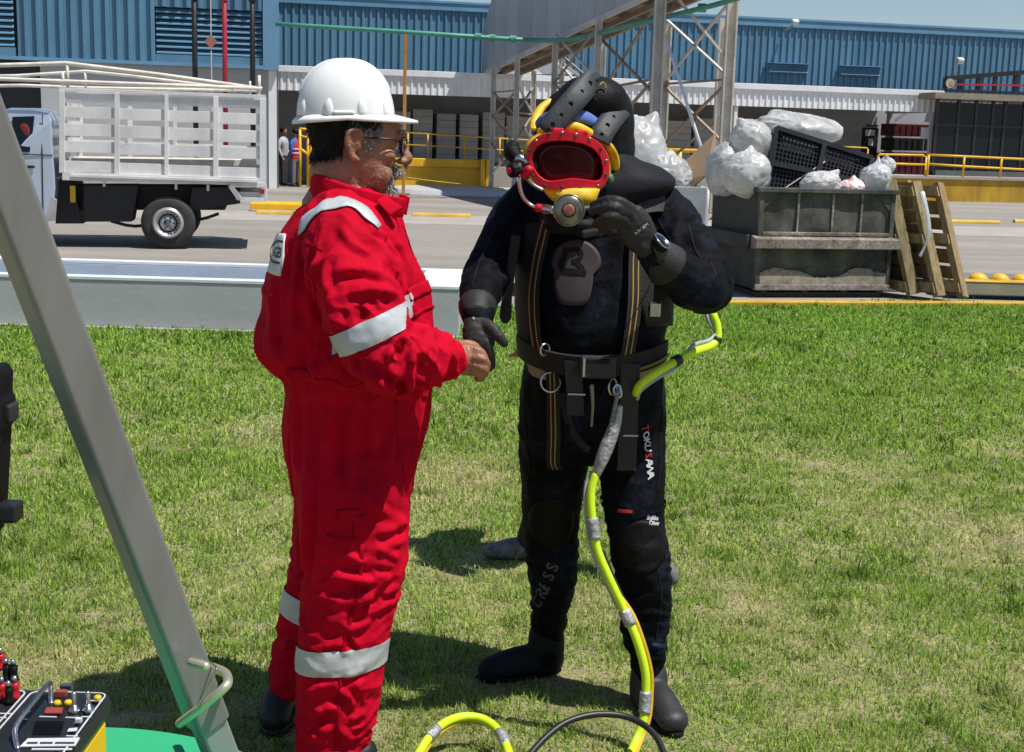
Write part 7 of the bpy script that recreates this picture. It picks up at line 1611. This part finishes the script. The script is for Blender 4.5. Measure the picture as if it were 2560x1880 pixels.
tripod_leg()
m_gcl = mat('green_tablecloth', (0.022, 0.36, 0.155), .7, 0, .06, 4, bump=.12, bs=30)
ZT = .80
def table():
    t = thing('round_table', 'table with plain green cloth at the bottom left corner', 'table', (-.75, 1.2, 0))
    pts = []
    cx, cy = -.66, 1.405; 
    e1 = [atz(320, 1817, ZT), atz(500, 1822, ZT), atz(600, 1838, ZT), atz(720, 1880, ZT)]
    c = Vector((e1[1].x - .13, e1[1].y - .36, 0)); r = .36
    for k in range(61):
        a = math.pi / 2 - math.pi * k / 60; pts.append(Vector((c.x + r * math.cos(a), c.y + r * math.sin(a), ZT)))
    for k in range(61):
        a = -math.pi / 2 - math.pi * k / 60; pts.append(Vector((c.x - .8 + r * math.cos(a), c.y + r * math.sin(a), ZT)))
    top = MB().prism(pts, (0, 0, -.022)).build('cloth_top', m_gcl, t, bevel=.004)
    n = len(pts); R = []
    ctr = Vector((c.x - .4, c.y, 0))
    for z_, o in ((ZT - .003, .002), (ZT - .12, .006), (ZT - .3, .012)):
        R.append([Vector((p.x + (p - ctr).normalized().x * (o + (ZT - z_) * .05 * math.sin(i * .7)), p.y + (p - ctr).normalized().y * (o + (ZT - z_) * .05 * math.sin(i * .7)), z_)) for i, p in enumerate(pts)])
    MB().rings(R, cap=False).build('cloth_drop', m_gcl, t, True)
    for x, y in ((c.x + .1, c.y + .2), (c.x + .1, c.y - .2), (c.x - .9, c.y + .2), (c.x - .9, c.y - .2)): MB().cyl((x, y, 0), (x, y, ZT - .023), .018).build('leg', m_steel, t, True)
table()
def comms():
    m_panel = mat('black_panel', (0.010, 0.012, 0.014), .45, 0, .2, 20); m_ycase = mat('yellow_case', (0.75, 0.47, 0.004), .4, 0, .05, 5); m_tx = mat('panel_print', (.55, .57, .6), .5); m_yk = mat('yellow_knob', (.75, .50, .01), .35); m_rk = mat('red_plug', (.38, .008, .012), .35); m_rp = mat('dull_red', (.30, .05, .04), .5)
    zt_ = 1.02; a = atz(283, 1718, zt_); t = thing('comms_box', 'yellow communication box with black switch panel on the green table', 'control box', (a.x - .2, a.y - .12, ZT))
    x1, y1 = a.x, a.y; W_, D_ = .36, .26; x0, y0 = x1 - W_, y1 - D_
    MB().b2((x0 + .006, y0 + .006, ZT + .001), (x1 - .006, y1 - .006, zt_ - .032)).build('case', m_ycase, t, bevel=.006)
    MB().b2((x0, y0, zt_ - .031), (x1, y1, zt_ - .004)).build('panel_rim', m_panel, t, bevel=.010)
    P_ = MB().b2((x0 + .012, y0 + .012, zt_ - .0035), (x1 - .012, y1 - .012, zt_ - .001)).build('panel', m_panel, t)
    def pp(U, V, z_=zt_): return atz(U, V, z_)
    def line(L, w=.0016): 
        q = MB()
        for A, B in zip(L[:-1], L[1:]): q.bar(A, B, w, .0008)
        sub(q.build('printed_line', m_tx, None), P_)
    k = pp(268, 1732); xR = k.x; yT = k.y; yB = yT - .20; xL = pp(75, 1734).x
    def rrect(xa, xb, ya, yb, r=.009):
        L = []
        for cx, cy, a0 in ((xb - r, yb - r, 0), (xa + r, yb - r, 90), (xa + r, ya + r, 180), (xb - r, ya + r, 270)):
            for q in range(5): th = math.radians(a0 + 90 * q / 4); L.append(Vector((cx + r * math.cos(th), cy + r * math.sin(th), zt_ - .0004)))
        return L + L[:1]
    line(rrect(xL, xR, yB, yT)); line(rrect(xL - .16, xL - .006, yB, yT))
    nm = MB(); c0, c1 = pp(60, 1852), pp(190, 1868); nm.prism([pp(70, 1848), pp(200, 1846), pp(188, 1866), pp(50, 1868)], (0, 0, .001)); sub(nm.build('name_plate', m_tx, None), P_)
    tk = MB()
    for i in range(22):
        if i in (5, 12): continue
        tk.box(pp(70 + i * 5.4, 1857, zt_ + .0016), (.0016, .0034, .0006))
    sub(tk.build('plate_lettering', m_panel, None), P_)['kind'] = 'stuff'
    tk = MB()
    for i in range(18): tk.box(pp(82 + i * 5.6, 1873, zt_), (.0019, .0032, .0008))
    for U, V, w in ((238, 1752, .016), (120, 1792, .018), (178, 1794, .012), (216, 1792, .010), (145, 1760, .008), (66, 1778, .008), (62, 1798, .006), (180, 1840, .012), (10, 1784, .016), (4, 1794, .01)): tk.box(pp(U, V, zt_), (w, .0018, .0008))
    sub(tk.build('panel_lettering', m_tx, None), P_)['kind'] = 'stuff'
    for U, V in ((143, 1749), (170, 1748), (244, 1736)):
        p = pp(U, V, zt_ + .006); MB().lathe(Vector((p.x, p.y, zt_ - .0005)), (0, 0, 1), [(0, .0042), (.004, .0040), (.0052, .003), (.0056, 0)], 14).build('indicator_knob', m_yk, t, True)
    for U, V in ((186, 1778), (221, 1776)):
        p = pp(U, V); sw = MB().lathe(Vector((p.x, p.y, zt_ - .0005)), (0, 0, 1), [(0, .0065), (.003, .0065), (.004, .004), (.008, .0035), (.0081, 0)], 12).build('toggle_switch', m_ring, t, True)
        sub(MB().limb([Vector((p.x, p.y, zt_ + .006)), Vector((p.x - .001, p.y + .003, zt_ + .018))], [.0018, .0028], 8, 2).build('toggle_bat', m_ring, None, True), sw)
    MB().prism([pp(110, 1787), pp(155, 1787), pp(158, 1774), pp(116, 1773)], (0, 0, .003)).build('red_switch', m_rp, t, bevel=.001); MB().box(pp(197, 1800, zt_ + .002), (.006, .006, .004)).build('led', m_tx, t)
    MB().prism([pp(168, 1830), pp(192, 1828), pp(194, 1820), pp(172, 1822)], (0, 0, .0006)).build('maker_mark', m_tx, t)
    for k_ in range(7):
        V = 1806 + k_ * 5; MB().prism([pp(88 - k_ * 1.5, V), pp(160 - k_ * 1.5, V), pp(161 - k_ * 1.5, V - 1.6), pp(89 - k_ * 1.5, V - 1.6)], (0, 0, .0009)).build('grille_slot', m_neob, t)
    for U, V in ((152, 1733), (166, 1718)): MB().box(pp(U, V, zt_ + .003), (.012, .008, .006)).build('latch', m_ring if U > 160 else m_rp, t)
    # folding handle over the panel
    MB().limb([pp(128, 1758), pp(126, 1712, zt_ + .012), pp(118, 1712, zt_ + .02), pp(80, 1758, zt_ + .02), pp(42, 1812, zt_ + .012), pp(38, 1840, zt_ + .006), pp(44, 1870)], [.0028] * 7, 10, 4).build('handle', m_ring, t, True)
    for U, V, m_ in ((5, 1748, m_rk), (38, 1745, m_rk), (22, 1758, m_neob), (16, 1700, m_neob), (34, 1702, m_neob), (2, 1672, m_rk)):
        p = pp(U, V, zt_); pl = MB().lathe(Vector((p.x, p.y, zt_ - .0005)), (0.05, 0, 1), [(0, .0052), (.004, .0054), (.005, .0044), (.012, .004), (.018, .0044), (.0185, 0)], 14).build('plug', m_, t, True)
        sub(MB().lathe(Vector((p.x, p.y, zt_ + .019)), (0, 0, 1), [(0, .003), (.006, .0028), (.0061, 0)], 10).build('plug_tip', m_ring, None, True), pl)
comms()
def case():
    t = thing('equipment_case', 'open black hard case lid at the left picture edge', 'case', (-1.0, 1.42, ZT))
    a = [at(-160, 903, 1.60), at(22, 905, 1.60), at(36, 925, 1.60), at(34, 980, 1.60), at(42, 990, 1.60), at(40, 1050, 1.60), at(32, 1060, 1.60), at(22, 1250, 1.60), at(14, 1310, 1.60), at(0, 1330, 1.60), at(-160, 1330, 1.60)]
    MB().prism(a, (0, -.05, 0)).build('lid', m_neob, t, bevel=.005)
    MB().tube([at(-60, 912, 1.545), at(-12, 914, 1.545), at(-2, 930, 1.545), at(-4, 1000, 1.545), at(-16, 1240, 1.545)], .004, 8, 2).build('lid_seal', m_neog, t, True)
    MB().box(at(24, 1030, 1.58), (.014, .03, .022)).build('hinge', m_rub, t, bevel=.003)
    lt = MB().box(at(14, 1278, 1.575), (.036, .03, .024)).build('latch', m_bl, t, bevel=.004); sub(MB().cyl(at(4, 1290, 1.575), at(40, 1285, 1.575), .003).build('latch_pin', m_rub, None), lt)
    x = at(-190, 1400, 1.5).x
    MB().b2((x - .4, 1.36, ZT + .001), (x, 1.64, ZT + .17)).build('base', m_bl, t, bevel=.012)
    MB().b2((x - .35, 1.60, ZT + .16), (x - .05, 1.645, at(0, 1325, 1.6).z + .03)).build('hinge_arm', m_bl, t)
case()
